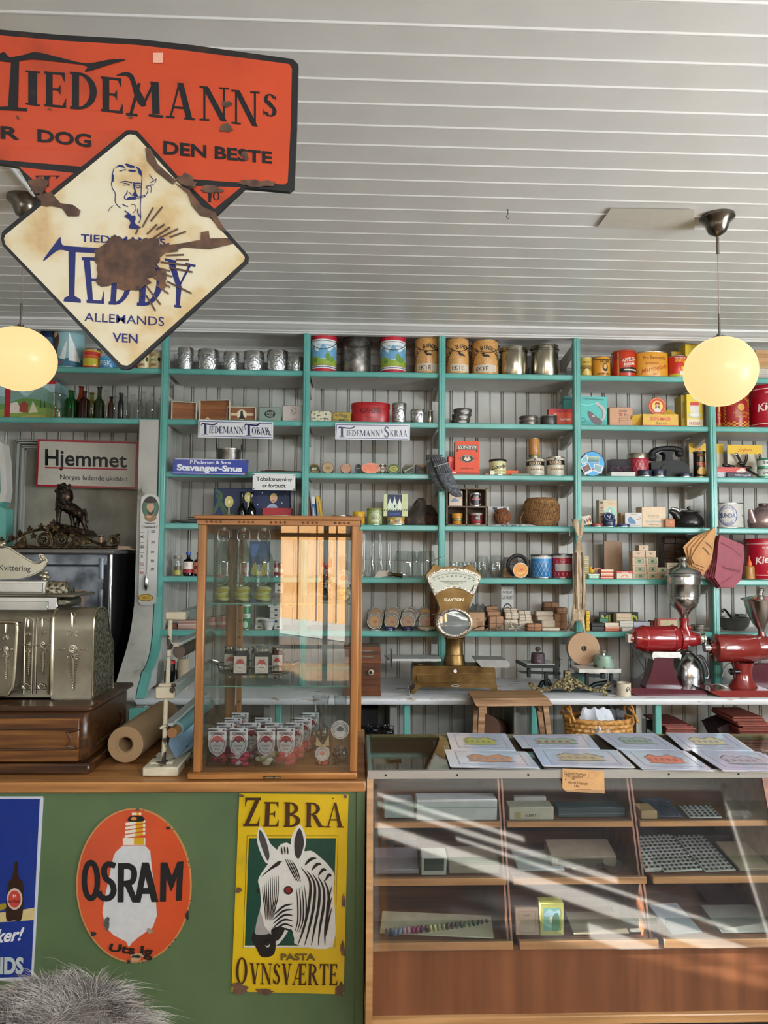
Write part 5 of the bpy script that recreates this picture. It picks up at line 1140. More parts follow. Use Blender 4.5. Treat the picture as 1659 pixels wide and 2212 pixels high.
# parcels on the sixth board of bay 3
BRP=pm('9A7456',.7,0,.18,30,.3);WHP=pm('C4B8A4',.65,0,.1,40,.3)
def parcel(x0,x1,y0,y1,lb,mat,yf=4.45,dp=.06,rz=0,string=True,n='paper_parcel'):
 K_('N');a,b_=span(x0,x1,y1,yf);z0_=max(top(5),PP((x0+x1)/2,y1,yf).z);
 if y1>770 or abs(z0_-top(5))<.01:z0_=top(5)
 z1_=PP((x0+x1)/2,y0,yf).z;w=b_-a;h=z1_-z0_;m=MB();m.box(-w/2,w/2,0,dp,0,h,mat,.006)
 parts=[['wrap',m]]
 if string:
  s_=MB();sc_=pm('3A2A1E',.7);s_.box(-w/2-.001,w/2+.001,-.001,dp+.001,h*.5-.001,h*.5+.001,sc_,.0002).box(-.001,.001,-.0012,dp+.001,-.0001,h+.001,sc_,.0002);parts.append(['string',s_])
 return thing(n,lb,'parcel',((a+b_)/2,yf,z0_),parts if len(parts)>1 else[[None,m]],'paper parcels',rz=rz)
bx(838,950,640,5,'paper_packet','plain brown paper packet right of the brass scale','packet','A98460',[('r',.55,.2,.9,.5,'8A6444'),('t','IRIS',.6,.6,.1,'5A3A22',.4)],.05,4.46)
crumple('plastic_bag','dull grey plastic bag slumped behind the brown packet','bag',835,990,570,4.60,top(5),pm('5A5C5A',.25,0,.2,30),.08,9)
parcel(962,1050,596,640,'brown parcel on top of the group right of the scale',BRP,4.56);parcel(972,1070,632,690,'brown parcel second in the group right of the scale',BRP,4.52,string=False);parcel(985,1088,668,790,'brown parcel tied with dark string in front of the group',BRP,4.45);parcel(945,990,680,790,'dark brown parcel on end at the back of the brown group',pm('5A3E2C',.7,0,.2),4.58,string=False)
bx(1085,1310,655,5,'packing_paper','creased brown wrapping paper standing behind the white parcels','paper',BRP,(),.02,4.60)
for i,(x0,x1,y0,y1)in enumerate(((1095,1192,692,790),(1198,1300,700,790),(1100,1195,640,690),(1200,1288,658,700),(1090,1185,612,640),(1195,1282,628,658))):
 parcel(x0,x1,y0,y1,('white parcel with a printed label at the foot of the pile','white parcel at the right foot of the pile','white parcel tied with string, middle left of the pile','white parcel tied with string, middle right of the pile','white parcel topmost on the left of the pile','white parcel topmost on the right of the pile')[i],WHP,4.48,.07,string=i>1)
for i,(x0,x1,y0,y1,lb)in enumerate(((1362,1460,695,790,'white box parcel standing lowest in the neat pile'),(1330,1448,668,700,'white packet second of the neat pile'),(1322,1446,632,668,'rounded white packet topmost of the neat pile'),(1365,1492,750,790,'flat white box in front of the neat pile'))):
 parcel(x0,x1,y0,y1,lb,WHP,4.50 if i<3 else 4.42,.06,string=False)
parcel(1455,1545,650,790,'brown parcel under the dried fish tail',BRP,4.52);parcel(1378,1485,568,606,'brown paper bundle highest at the back',BRP,4.60);parcel(1375,1470,603,640,'dark brown parcel under the highest bundle',pm('6A4A34',.7,0,.2),4.60);parcel(1470,1548,606,655,'brown parcel tied with string right of the highest bundle',BRP,4.56)
for i,(y0,y1)in enumerate(((752,785),(722,752))):parcel(1258,1362,y0,y1,('lower','upper')[i]+' red-brown paper bundle beside the silver clips',pm('A0704E',.6,0,.2),4.42,.06)
bx(1066,1165,455,5,'cigarette_pack','tall white packet printed with a black round emblem and TOKEN','packet','B8B8B4',[('o',.04,.03,.96,.97,.008,'26282C'),('t','PATENT',.5,.86,.06,'20222A',.7),('t','CIGTRENT',.5,.74,.09,'20222A',.85),('E',.5,.38,.32,.2,.03,'20222A'),('E',.5,.38,.18,.11,.03,'20222A'),('e',.5,.38,.08,.05,'20222A'),('r',.1,.08,.9,.12,'20222A')],.015,4.62)
o=bx(1080,1160,438,5,'paper_note','narrow dark card above the tall white packet','card','33353A',(),.004,4.64,z0=PP(1100,468,4.64).z)
CL=MB();rnd=random.Random(3);K_('N')
for i in range(150):
 x=rnd.uniform(985,1255);p=PP(x,780,4.43+rnd.uniform(-.02,.05));p.z=top(5)+rnd.uniform(.002,.05)*math.exp(-((x-1140)/110)**2)+.002
 d=Vector((rnd.uniform(-1,1),rnd.uniform(-1,1),rnd.uniform(-.3,.3))).normalized()*.016;e=Vector((d.y,-d.x,0)).normalized()*.003
 CL.tube([p-d,p+d,p+d+e,p-d+e],.0008,SILV,4)
tag(CL.build('wire_clips'),'loose heap of silver wire clips on the board edge','clips',kind='stuff')
m=MB();m.tube(sm([PP(845,775,4.42),PP(880,755,4.43),PP(940,738,4.44),PP(975,745,4.42),PP(960,768,4.41),PP(900,775,4.42),PP(850,772,4.43)],5),.003,pm('1A1A1C',.4),6)
for v in m.v:v.z=max(v.z,top(5)+.003)
m.tube(sm([PP(845,765,4.41),PP(900,770,4.41),PP(960,762,4.40),PP(985,740,4.42),PP(950,730,4.44)],5),.0015,SILV,6);tag(m.build('wire_loop'),'looped black and silver wires lying right of the brass scale','wire')
# ================================================================== bays 4 and 5
K_('F')
can(188,278,274,0,'marmalade_tin','small pale yellow tin right of the fourth post','tin','C8A84A',[('r',0,.4,1,.6,'8A6A2A'),('L',[(.2,.25),(.45,.45),(.8,.3)],.05,'3A2A18'),('t','FRUKT',.5,.75,.12,'6A4A1A',.4)],'C8B878',lidh=.008)
can(284,422,266,0,'marmalade_tin','ochre NORA marmalade tin with a round head emblem','tin','CC8E28',[('t','NORA',.55,.74,.16,'1E1610',.32,.02),('e',.55,.45,.10,.20,'2A1C12'),('e',.55,.48,.06,.12,'C8A060'),('t','MARMELADE',.5,.14,.09,'1E1610',.42)],None,handle=('d',.25),lidh=.01)
can(442,620,228,0,'marmalade_tin','red APPELSIN MARMELADE tin with a wire handle','tin','B8341C',[('t','APPELSIN',.55,.66,.13,'E8DCC8',.42,.02,.2,8),('t','MARME',.55,.50,.12,'E8DCC8',.34,.02,.2,8),('P',[(.3,.2),(.35,.34),(.85,.36),(.9,.22),(.8,.18),(.4,.16)],'1A1414'),('r',.4,.24,.8,.29,'D8C8B0'),('r',.22,.05,.26,.95,'C8A060')],'A8402A',handle=('w',.6),lidh=.01)
can(618,872,232,0,'marmalade_tin','wide orange Fru Bennetts Appelsin Marmelade tin','tin','D2942C',[('t',"Fru Bennett's",.5,.76,.13,'8A3A1A',.46,.015),('t','Appelsin',.44,.55,.11,'A84A20',.3),('t','Marmelade',.5,.36,.18,'B04A24',.6,.01,.3,12),('t','VEKT',.5,.12,.06,'A85A20',.2)],None,sq=.6)
can(878,1018,262,0,'fruit_can','red and yellow can with orange fruits below the tall yellow carton','can','C22A1C',[('r',0,0,1,.18,'B8B02C'),[('e',.55+.09*i,.42+.12*((i*2)%3),.055,.10,'E8A82C')for i in range(4)],('t','Nordjordet',.5,.90,.09,'F0DCC8',.4),('t','BRØKKE',.5,.76,.12,'E8B82C',.4),('r',.45,.1,.55,.28,'D8D4C8')],None,yf=4.41)
def presser(x0,x1,yt,k,lb,yf,full=True):
 K_('F');return bx(x0,x1,yt,k,'juicer_carton',lb,'box','DCC02A',[('p',[(.25,.45),(.2,.68),(.8,.68),(.75,.45),(.62,.40),(.38,.40)],'D0CCC0'),('p',[(.22,.66),(.25,.76),(.75,.76),(.78,.66)],'C23A2C'),('e',.5,.86,.12,.05,'C8C0A8'),('e',.5,.36,.42,.09,'BDB9A0'),('e',.5,.38,.3,.06,'D8D4C8'),('r',0,0,1,.24,'D8CCB0'),('t','PRESSER',.5,.12,.09,'B8402C',.7)],.10,yf)
presser(1012,1162,157,0,'tall yellow juicer carton on the top board behind the lit globe',4.50)
bx(905,1015,215,0,'brown_carton','plain yellow-brown carton end beside the tall juicer carton','box','A88A2C',(),.1,4.56)
bx(1435,1512,134,0,'green_carton','bright green carton top showing right of the lit globe','box','2A8A4A',[('r',.1,.6,.4,.8,'8AC8A0')],.1,4.5)
zc_=top(0);K_('F')
for i,yt in enumerate((378,348,322,295,262,232,202)):
 cl=('BCB8B0','C8C4BC','C4A070','B89060','C89A68','B48A5A','C8A070')[i]
 bx(1560,1720,yt,0,'paper_bundle',('white paper bundle lowest in the pile at the picture edge on the top board','second white paper bundle in the pile on the top board','brown envelope bundle lying on the white ones','fourth bundle of the top board pile, pale brown','fifth bundle of the top board pile, tan','sixth bundle of the top board pile, darker tan','topmost tan envelope bundle on the top board')[i],'paper bundle',cl,[('l',[(0,.3+.2*j),(1,.3+.2*j)],.04,'8A7456')for j in range(3)],.12,4.46+.004*(i%2),z0=zc_);zc_=PP(1600,yt,4.46).z+.001
# second board
bx(188,402,566,1,'bait_display','turquoise cardboard display with a grey eel and the words ekte gummimakken','display card','4FB0A8',[('r',0,0,1,.2,'3A9A94'),('L',[(0,.75),(.3,.7),(.6,.78)],.02,'8AD0C8'),('t','n ekte gummimakken',.5,.92,.06,'122A2A',.95,.01,.3,-3),
('P',[(.28,.42),(.32,.52),(.5,.42),(.65,.30),(.80,.22),(.78,.05),(.62,.04),(.45,.14),(.34,.28)],'5E5458'),('L',[(.78,.2),(.90,.4),(.86,.6),(.68,.72),(.64,.82)],.09,'B8ACA8'),('L',[(.76,.2),(.84,.36),(.8,.55),(.66,.7)],.03,'8A7E7C'),('e',.5,.345,.04,.035,'D8D4CC'),('e',.5,.345,.015,.015,'1A1414'),('E',.1,.2,.12,.07,.015,'1E5A58')],.02,4.45)
bx(420,603,648,1,'paper_carton','brown paper carton with small red squares and a number','box','BE8E6C',[('t','CONRESS',.58,.80,.11,'3A2A22',.34),('r',.42,.55,.55,.62,'A83A2A'),('r',.42,.64,.55,.70,'A83A2A'),('t','7H',.7,.6,.14,'3A2A22',.2),('o',.42,.2,.78,.44,.015,'6A4A38'),('l',[(.42,.32),(.78,.32)],.015,'6A4A38')],.08,4.45,b=.004)
# raisins tray
K_('F');yf=4.42;a,b_=span(676,962,700,yf);h=PP(800,703,yf).z-top(1);w=b_-a;m=MB();YB_=pm('D2A63C',.5)
m.box(0,w,0,.004,0,h,YB_,.0005).box(0,w,.1,.104,0,h,YB_,.0005).box(0,.004,0,.1,0,h,YB_,.0005).box(w-.004,w,0,.1,0,h,YB_,.0005).box(0,w,0,.1,0,.004,YB_,.0005)
m.add([(0,0,h),(-.055,.01,h*.9),(-.075,.05,0.012),(0,.05,0.003)],[[0,1,2,3]],YB_)
m.add([(w,.02,h*1.0),(w-.04,.05,h*1.55),(w*.55,.06,h*1.1),(w*.5,.05,h)],[[0,1,2,3]],YB_)
decal(m,[('r',0,0,1,.1,'B83A28'),('t','SUN-MAID',.5,.62,.26,'C8503A',.62,.03),('t','Raisins',.52,.27,.24,'1E3A3A',.4,.0,.35)],w,h,flat(0,0,0))
d_=MB();rr=(PP(845,650,4.5).x-PP(710,650,4.5).x)/2;cx_=PP(777,650,4.5).x-a;cz_=PP(777,650,4.5).z-top(1)
d_.M=Matrix.Translation((cx_,.045,cz_))@Matrix.Rotation(R(90),4,'X');d_.lathe([(0,-.003),(rr,-.003),(rr,0),(0,0)],pm('C03A20',.5),n=36);d_.M=None
decal(d_,[('e',0,0,.92,.92,'D8A050'),('e',0,0,.86,.86,'C23A22'),('e',0,0,.62,.62,'E8C860'),[('P',[(-.35,-.62),(-.2,-.1),(.2,-.1),(.38,-.62)],'D8CCC0'),('e',0,.05,.17,.22,'D8A080')],[('P',[(-.3,.1),(-.2,.42),(.2,.42),(.3,.1),(.12,.2),(-.15,.2)],'A82418'),('P',[(-.2,.1),(-.24,-.3),(-.08,-.1)],'2A1814'),('P',[(.2,.1),(.24,-.3),(.1,-.1)],'2A1814')]],rr,rr,lambda x,y,l:(cx_+x,.045-l-.0005,cz_+y))
thing('raisin_tray','yellow SUN-MAID Raisins counter tray with a round red picture disc','box',(a,yf,top(1)),[['tray',m],['picture_disc',d_]])
presser(1022,1146,547,1,'yellow juicer carton on the second board below the lit globe',4.44)
bx(980,1024,555,1,'brown_carton','dull yellow carton side standing left of the lower juicer carton','box','B09A3A',[('r',.1,.3,.9,.8,'8A7A3A')],.1,4.47)
CHK=lambda:[[('r',i/16,j*.045,(i+1)/16,(j+1)*.045,'C8963A')for i in range(16)for j in range(4)if(i+j)%2==0]+[('r',.10+i*.035,.18+j*.05,.135+i*.035,.23+j*.05,'C8963A')for i in range(2)for j in range(14)if(i+j)%2]]
def kaffe(x0,x1,lb,yf=4.43):return can(x0,x1,556,1,'coffee_tin',lb,'tin','9A1C1C',CHK()+[[('r',.72,.18+j*.05,.76,.23+j*.05,'C8963A')for j in range(0,14,2)]]+[('a','DEN GODE KAFFE',.5,.60,.26,165,15,.07,'C8963A'),('e',.5,.58,.08,.10,'C8963A'),('t','FREDRIKSTAD',.5,.42,.06,'C8963A',.34),('t','DAMPKAFFE',.5,.32,.045,'C8963A',.3)],yf=yf,lid='8E6A2A')
kaffe(1240,1286,'dark red coffee tin edge beside the fifth post',4.5);kaffe(1288,1493,'dark red and gold chequered coffee tin under the lit globe')
def kiell(x0,x1,yt,k,lb):return can(x0,x1,yt,k,'candy_tin',lb,'tin','A8102A',[[('r',0,.87,1,.885,'E8DCD0'),('r',0,.10,1,.115,'E8DCD0')],('t','DE AMERIKANSKE',.5,.79,.04,'E8D8CC',.4),('t','Kiellands',.52,.53,.17,'F0E4DC',.72,.02,.3,10),('t','DROPS',.56,.36,.075,'F0E4DC',.4,.04),('t','OVERALT',.5,.2,.045,'E8D8CC',.3)],'A8122A',yf=4.42,lidh=.03)
K_('F');kiell(1518,1768,486,1,'large red Kiellands Drops tin on the second board')
# third board bay 4
K_('K')
o=disc(88,298,132,384,4.44,'souvenir_tin','round bright blue tin lid with small holiday photographs','lid','2F9AD4',.02,[[('p',[(-.95,.3),(-.45,.75),(-.3,.15),(-.8,-.1)],'D8DCDC'),('p',[(-.38,.62),(.62,.55),(.55,.05),(-.42,.1)],'C8CCC8'),('p',[(-.95,-.25),(-.3,.05),(.0,-.6),(-.6,-.9)],'D8DCDC'),('p',[(.12,.02),(.85,-.15),(.7,-.8),(-.0,-.55)],'D8DCDC')],[('p',[(-.88,.28),(-.5,.62),(-.38,.2),(-.76,.0)],'7AB0B8'),('p',[(-.32,.38),(.55,.32),(.5,.08),(-.36,.12)],'4A7A8A'),('p',[(-.32,.56),(.56,.5),(.55,.32),(-.32,.38)],'8AA078'),('p',[(-.85,-.28),(-.32,-.02),(-.12,-.45),(-.65,-.72)],'5A3A34'),('p',[(.2,-.05),(.76,-.2),(.62,-.68),(.1,-.48)],'7A9AA8')],[('e',.05,-.42,.08,.06,'B83A34'),('e',-.5,-.35,.1,.08,'A84A3A')]],z0=top(2),rimc=BLACK)
pxb=MB();a,b_=span(347,520,240,4.44);w=b_-a;h=PP(430,238,4.44).z-PP(430,345,4.44).z
for q in((0,w,0,.002,0,h),(0,w,.078,.08,0,h),(0,.002,0,.08,0,h),(w-.002,w,0,.08,0,h),(0,w,0,.08,0,.002),(0,w,0,.08,h-.002,h)):pxb.box(*q,glass('E8E4EC',.8,.1),0)
ct=MB();rnd=random.Random(2)
for i in range(38):ct.sph(rnd.uniform(.01,w-.01),rnd.uniform(.01,.07),.008+rnd.uniform(0,h*.42),.007,pm(('C87A9A','D8B0C8','B86A8A')[i%3],.3),8)
tray_=bx(350,552,346,2,'white_box','low white carton carrying the clear box of pink sweets','box','C8C6C0',(),.09,4.43)
o=thing('sweets_box','clear plastic box of small pink sweets on a low white carton','box',(a,4.44,PP(430,346,4.43).z+.001),[['case',pxb]]);ob=ct.build('sweets',o);ob['kind']='stuff'
can(488,656,200,2,'lattice_tin','crimson lattice tin with a domed silver lid beside the black telephone','tin','A01836',LAT('A8C0B8','D8B8A8')[2:]+[('r',0,0,1,.08,'8E1430')],BR,lidh=.03,yf=4.45)
for(x0,x1,yt,lb)in((578,685,336,'black round shoe polish tin in front of the lattice tin'),(692,805,330,'dark blue round polish tin in front of the telephone'),(918,1020,360,'flat black-blue polish tin right of the telephone')):
 o=can(x0,x1,yt,2,'polish_tin',lb,'tin','1A2034',(),'22283E',yf=4.40,sq=.8,lidh=.012)
# telephone
K_('K');Y=4.47;BK=pm('050506',.62,0,.1)
a,b_=span(680,1000,300,Y);w=b_-a;x_=lambda q:(PP(q,250,Y).x-a);z_=lambda q:PP(830,q,Y).z-top(2)
m=MB();m.prism([(x_(685),0),(x_(683),z_(270)),(x_(700),z_(262)),(x_(790),z_(256)),(x_(870),z_(246)),(x_(960),z_(258)),(x_(1000),z_(300)),(x_(1005),0)],0,.11,BK)
ck=MB();ck.prism([(x_(795),z_(258)),(x_(820),z_(235)),(x_(822),z_(195)),(x_(795),z_(175)),(x_(810),z_(165)),(x_(880),z_(165)),(x_(895),z_(178)),(x_(878),z_(200)),(x_(880),z_(235)),(x_(900),z_(250))],.03,.09,BK)
dl=MB();dl.M=Matrix.Translation((x_(800),-.001,z_(320)))@Matrix.Rotation(R(90),4,'X');dl.cyl(0,0,-.002,.004,.03,BK,26);dl.M=None
hs=MB();pts=sm([(x_(720),.05,z_(228)),(x_(715),.05,z_(190)),(x_(745),.05,z_(158)),(x_(820),.05,z_(140)),(x_(900),.05,z_(142)),(x_(950),.05,z_(158)),(x_(955),.05,z_(195))],5)
hs.tube(pts,[.016+.006*abs(cos(pi*i/(len(pts)-1)))for i in range(len(pts))],BK,12)
hs.sph(x_(715),.05,z_(215),.027,BK,18,1.15,1,1);hs.sph(x_(948),.05,z_(180),.025,BK,18,1.1,1,1)
thing('telephone','old black bakelite telephone with its handset on the cradle','telephone',(a,Y,top(2)),[['body',m],['cradle',ck],['dial',dl],['handset',hs]])
can(1037,1130,180,2,'cocoa_tin','narrow black and gold TIGER tin against the yellow card','tin','1A150E',[('t','CLUCKERS',.5,.88,.07,'C87A2A',.5),('r',.4,.62,.6,.8,'6A5A2A'),('t','TIGER',.5,.52,.12,'D85A1C',.55,.03),('P',[(.25,.2),(.4,.4),(.7,.38),(.75,.15),(.4,.12)],'B8923A'),('r',0,.02,1,.05,'B8923A')],DTIN,yf=4.43,lidh=.006)
def card(x0,x1,yt,yb,lb,yf=4.62,k=2,txt=True,rz=0):K_('K');return bx(x0,x1,yt,k,'watch_card',lb,'display card','C4BCA8',[('r',0,.74,1,1,'DCB41C')]+([('t','Junghans',.5,.87,.10,'B84A1C',.4,.01,.2)]if txt else[]),.006,yf,rz=rz)
card(998,1145,108,385,'yellow-headed display card left of the fifth post, behind the TIGER tin');card(1218,1284,112,385,'yellow-headed card corner right of the fifth post',txt=False)
card(1318,1610,120,385,'wide yellow-headed card with watch straps hanging on it',4.56)
m=MB();K_('K')
for(pp_)in([(1395,200),(1420,240),(1440,300)],[(1480,205),(1475,250),(1450,300)],[(1590,205),(1600,250),(1610,290)]):
 q=[PP(x,y,4.53)for x,y in pp_];m.tube(sm(q,5),.009,pm('1C1816',.4),8);m.sph(*q[0],.012,SILV,12,1.1,.5,.8)
for(x,y)in((1310,290),(1440,275),(1350,300),(1490,310)):p=PP(x,y,4.5);m.sph(*p,.018,pm('1A1614',.4),12,1.6,.7,.6)
m.tube(sm([PP(1450,300,4.5),PP(1500,335,4.46),PP(1575,378,4.44)],5),.008,BK,8)
tag(m.build('watch_straps'),'bunch of black leather watch straps hung on the yellow-headed card','straps')
bx(1218,1474,306,2,'razor_box','salmon red box with a pale shape lying under the watch card','box','C84E44',[('P',[(.68,.1),(.78,.6),(.9,.8),(.98,.4),(.95,.1)],'E0C8BC'),('r',.02,.75,.2,.85,'2A1614')],.08,4.46,z0=PP(1300,346,4.43).z)
bx(1216,1316,347,2,'white_box','shallow white plastic box lying under the salmon box','box','B8B4BA',(),.12,4.44)
bx(1318,1520,350,2,'tube_box','dark purple tube carton with white print at the board edge','box','2A2438',[('t','PURRE Ringefull',.62,.5,.3,'C8C8D4',.6),('e',.94,.5,.03,.2,'D8D4DC')],.04,4.42)
GW=lambda:[('r',0,0,1,.25,'2A8A5E'),('t','Gruffi',.42,.6,.3,'1A2A24',.3,.03)]
can(1577,1680,330,2,'cream_jar','green and white jar at the bottom of the pair by the picture edge','jar','CDD4CE',GW(),'B8C4BC',yf=4.40,lidh=.01);can(1573,1680,238,2,'cream_jar','green and white Gruffi jar standing on its twin','jar','CDD4CE',GW(),'2A6A50',yf=4.40,z0=PP(1600,328,4.45).z+.003,lidh=.012)
# fourth board bay 4/5
K_('K')
bx(247,397,580,3,'soap_flakes_box','tall cream TRITON box with a round mermaid picture','box','C4B494',[('r',0,0,.27,1,'A8987A'),('t','Triton',.62,.88,.09,'C8A878',.6,.03),('E',.64,.50,.32,.25,.02,'D8CCA8'),('e',.64,.50,.31,.25,'8EC4B4'),('P',[(.5,.55),(.6,.7),(.72,.62),(.66,.5),(.84,.42),(.7,.36),(.5,.32),(.42,.4),(.56,.46)],'D8D0C4'),('L',[(.5,.58),(.62,.7),(.7,.6),(.6,.45),(.45,.36)],.012,'3A3A3A'),('e',.13,.9,.08,.05,'3A3A34'),[('r',.06,.68-.1*i,.22,.72-.1*i,'6A604E')for i in range(4)]],.06,4.47)
for(x0,x1,yt,cl,lb)in((182,278,780,'8A3434','small flat red shoe polish tin in front of the cream mermaid box'),(280,382,745,'1E2C50','dark blue round polish tin standing between red and flat blue tins'),(403,500,784,'22386A','flat blue polish tin before the picture card with a boot')):
 can(x0,x1,yt,3,'polish_tin',lb,'tin',cl,(),cl,yf=4.405,sq=.8,lidh=.008)
o=disc(284,382,740,800,4.42,'polish_tin','dark blue polish tin lid tipped up with white letter mark','lid','1E2A4C',.008,[('E',0,0,.8,.8,.06,'A8B0C0'),('t','V',0,0,.8,'B8C0D0')],z0=PP(330,770,4.42).z,rx=R(-35))
bx(430,470,688,3,'card_box','small tan card box behind the picture of a boot','box','B09470',(),.05,4.50)
bx(464,606,686,3,'hook_card','white card picturing a blue boot and a brown loop','card','C4C0B8',[('t','JULENISSENS',.5,.88,.07,'5A5A60',.8),('P',[(.18,.55),(.3,.75),(.45,.6),(.62,.35),(.58,.22),(.3,.25),(.2,.35)],'4A7498'),('L',[(.6,.5),(.78,.52),(.9,.62),(.82,.75)],.03,'8A5A4A'),('r',.1,.12,.9,.15,'8A8A8A')],.012,4.43)
bx(603,808,636,3,'paper_carton','cream Virginia carton with pale blue print and stapled corners','box','D0B898',[('t','Virginia',.48,.58,.13,'8A7A6A',.5,.0,.3,4),('L',[(.3,.46),(.5,.42),(.75,.52)],.015,'7A8A9A'),('t','SANGERKRÆFT',.5,.28,.09,'8AA0A8',.7,.02),('t','Mandal i Norge',.5,.14,.06,'8A7A6A',.4)],.10,4.45,b=.004)
K_('K');q=[PP(463,655,4.5),PP(605,637,4.455),PP(605,690,4.455),PP(470,700,4.5)]
bx(800,882,738,3,'leather_patch','small orange-brown leather purse leaning on the black kettle','purse','B06A3E',[('e',.6,.6,.08,.06,'D8D0C0'),('l',[(.1,.9),(.4,.2),(.9,.15)],.03,'8A4A28')],.015,4.42,b=.006)
# kettle
K_('K');Yc=4.50;xa,xb=span(880,1114,740,Yc);r=(xb-xa)/2;z_=lambda y:PP(1000,y,Yc).z-top(3)
m=MB();BKM=pm('1B1A1A',.25,0,.15);h=z_(682)
m.lathe([(0,0),(r*.85,0),(r*.98,h*.15),(r,h*.32),(r*.95,h*.6),(r*.75,h*.85),(r*.6,h*.95),(r*.58,h),(0,h)],BKM,n=36)
l=MB();l.lathe([(r*.66,h*.97),(r*.6,h*1.06),(r*.3,h*1.13),(0,h*1.14)],DTIN,n=28);l.sph(0,0,h*1.25,.012,BKM,12)
sp=MB();sp.tube([(-r*.8,-.01,h*.6),(-r*1.1,-.015,h*.95),(-r*1.42,-.02,h*1.05)],[.03,.022,.014],BKM,12)
hd=MB();hd.tube([(-r*.6,0,h*1.0),(-r*.9,0,h*1.18),(-r*1.2,0,h*1.22)],[.008,.012,.011],SILV,10);hd.tube([(-r*.55,0,h),(-r*.55,0,h*1.2),(r*.3,0,h*1.1),(r*.8,0,h*1.05)],.004,SILV,8)
thing('kettle','round black kettle with a dull metal lid by the fifth post','kettle',((xa+xb)/2,Yc,top(3)),[['body',m],['lid',l],['spout',sp],['handle',hd]])
can(1222,1442,608,3,'jam_bucket','white metal SUNDA bucket with a blue ring emblem','bucket','C4C2BA',[('E',.34,.5,.21,.40,.025,'3A4A8A'),('E',.34,.5,.155,.29,.015,'3A4A8A'),('t','SUNDA',.34,.5,.17,'24306A',.36,.03),('a','BARNAS LIVRETT',.34,.5,.345,165,20,.07,'3A4A8A'),('a','SMØRBRØDPÅLEGG',.34,.5,.345,195,345,.07,'3A4A8A'),('t','Ta SUNDA',.78,.5,.07,'3A4A8A',.16)],None,yf=4.43,sq=.8)
Yc=4.5;xa,xb=span(1502,1740,740,Yc);r=(xb-xa)/2;h=PP(1600,655,Yc).z-top(3);PK=pm('A08A88',.28,.7,.06)
m=MB();m.lathe([(0,0),(r*.85,0),(r*.97,h*.15),(r,h*.4),(r*.9,h*.7),(r*.6,h*.95),(r*.5,h)],PK,n=36)
l=MB();l.lathe([(r*.55,h*.98),(r*.5,h*1.05),(r*.25,h*1.14),(0,h*1.16)],PK,n=28);l.cyl(0,0,h*1.14,h*1.28,.028,pm('4A2E2A',.4),20)
sp=MB();sp.tube([(-r*.85,-.02,h*.35),(-r*1.0,-.03,h*.6),(-r*1.1,-.035,h*.95)],[.028,.022,.013],PK,14)
thing('coffee_pot','pinkish metal coffee pot with a brown knob at the picture edge','kettle',((xa+xb)/2,Yc,top(3)),[['body',m],['lid',l],['spout',sp]])
o=bx(93,190,712,3,'picture_tin','small tilted tin with a colourful crowd picture above the dried fish','tin','C8BCA8',[[('b',.12+.1*i,.45+.15*((i*5)%3-1)*.8,.06,.22,('3A2A6A','C8923A','A82A2A','2A2A2A','D8C84A')[i%5],60+i)for i in range(9)]],.04,4.40,z0=PP(140,788,4.4).z);o.rotation_euler.y=R(-9)
# ---- fifth board bay 4
K_('O')
for i,yt in enumerate((430,415,400,385,370,355,340,325,308,292,275,256)):
 z0_=top(4)if i==0 else PP(240,(430,415,400,385,370,355,340,325,308,292,275,256)[i-1],4.44).z+.0008
 bx(216+(i%3),261+(i%2),yt,4,'flat_carton','thin pale olive carton in the tall pile beside the dried fish','box',('B8AC84','A89C74')[i%2],(),.07,4.44,z0=z0_,group='tall pile of olive cartons')
bx(258,343,396,4,'tea_box','small green and white box under the toy duck','box','4A8A6C',[('r',0,.75,1,1,'C8C8B8'),('r',.1,.1,.9,.65,'B8CCB8'),('t','Smile',.5,.38,.26,'2A5A44',.6,.01,.3)],.05,4.42)
zt=PP(300,396,4.42).z+.0022;p=PP(280,390,4.45);DY=pm('D8A81C',.4)
m=MB();m.sph(0,0,.014,.014,DY,16,1.25,1,1);m.sph(-.004,0,.034,.009,DY,14);m.tube([(.012,0,.018),(.02,0,.026)],[.006,.001],DY,8)
bk=MB();bk.tube([(-.011,-.004,.033),(-.019,-.006,.032)],[.004,.0015],pm('D8641C',.4),8)
thing('toy_duck','tiny yellow toy duck standing on the small green box','toy duck',(p.x,4.45,zt),[['body',m],['beak',bk]])
for i,yt in enumerate((418,388,360)):
 z0_=top(4)if i==0 else PP(400,(418,388)[i-1],4.42).z+.0008
 bx(352+i*3,452,yt+2,4,'orange_box',('lowest','middle','topmost')[i]+' orange and white box of the short pile beside the duck','box','CC6A4C',[('r',0,.6,1,.95,'D8C8B8')],.07,4.42,z0=z0_)
bx(302,353,348,4,'orange_box','small orange and white box behind the toy duck','box','C8805C',[('r',0,.5,1,.8,'D8C8B8')],.05,4.52)
bx(378,522,140,4,'paper_bag','plain brown paper bag standing upright with faint print','bag','8A6A4A',[('t','MØLLERENS',.5,.83,.025,'A88A66',.6),('t','KNEIPP',.5,.78,.03,'A88A66',.5)],.02,4.62)
bx(454,480,418,4,'match_packet','tiny dark red packet between the orange pile and the Norbech box','packet','8A2A2A',(),.04,4.45)
bx(478,601,376,4,'soap_box','white and red Norbech box','box','CFC4B0',[('r',0,.72,1,1,'C2402E'),('t','Norbech',.5,.86,.17,'E0D0C0',.8,.02),('L',[(.28,.25),(.5,.5),(.72,.28)],.14,'C86A50'),('r',.1,.05,.9,.10,'C2402E')],.06,4.42)
GLB=lambda:[('r',.18,.18,.88,.86,'8E9A72'),('o',.2,.24,.86,.80,.03,'3A4A34'),('e',.53,.52,.13,.16,'3E4A3A')]
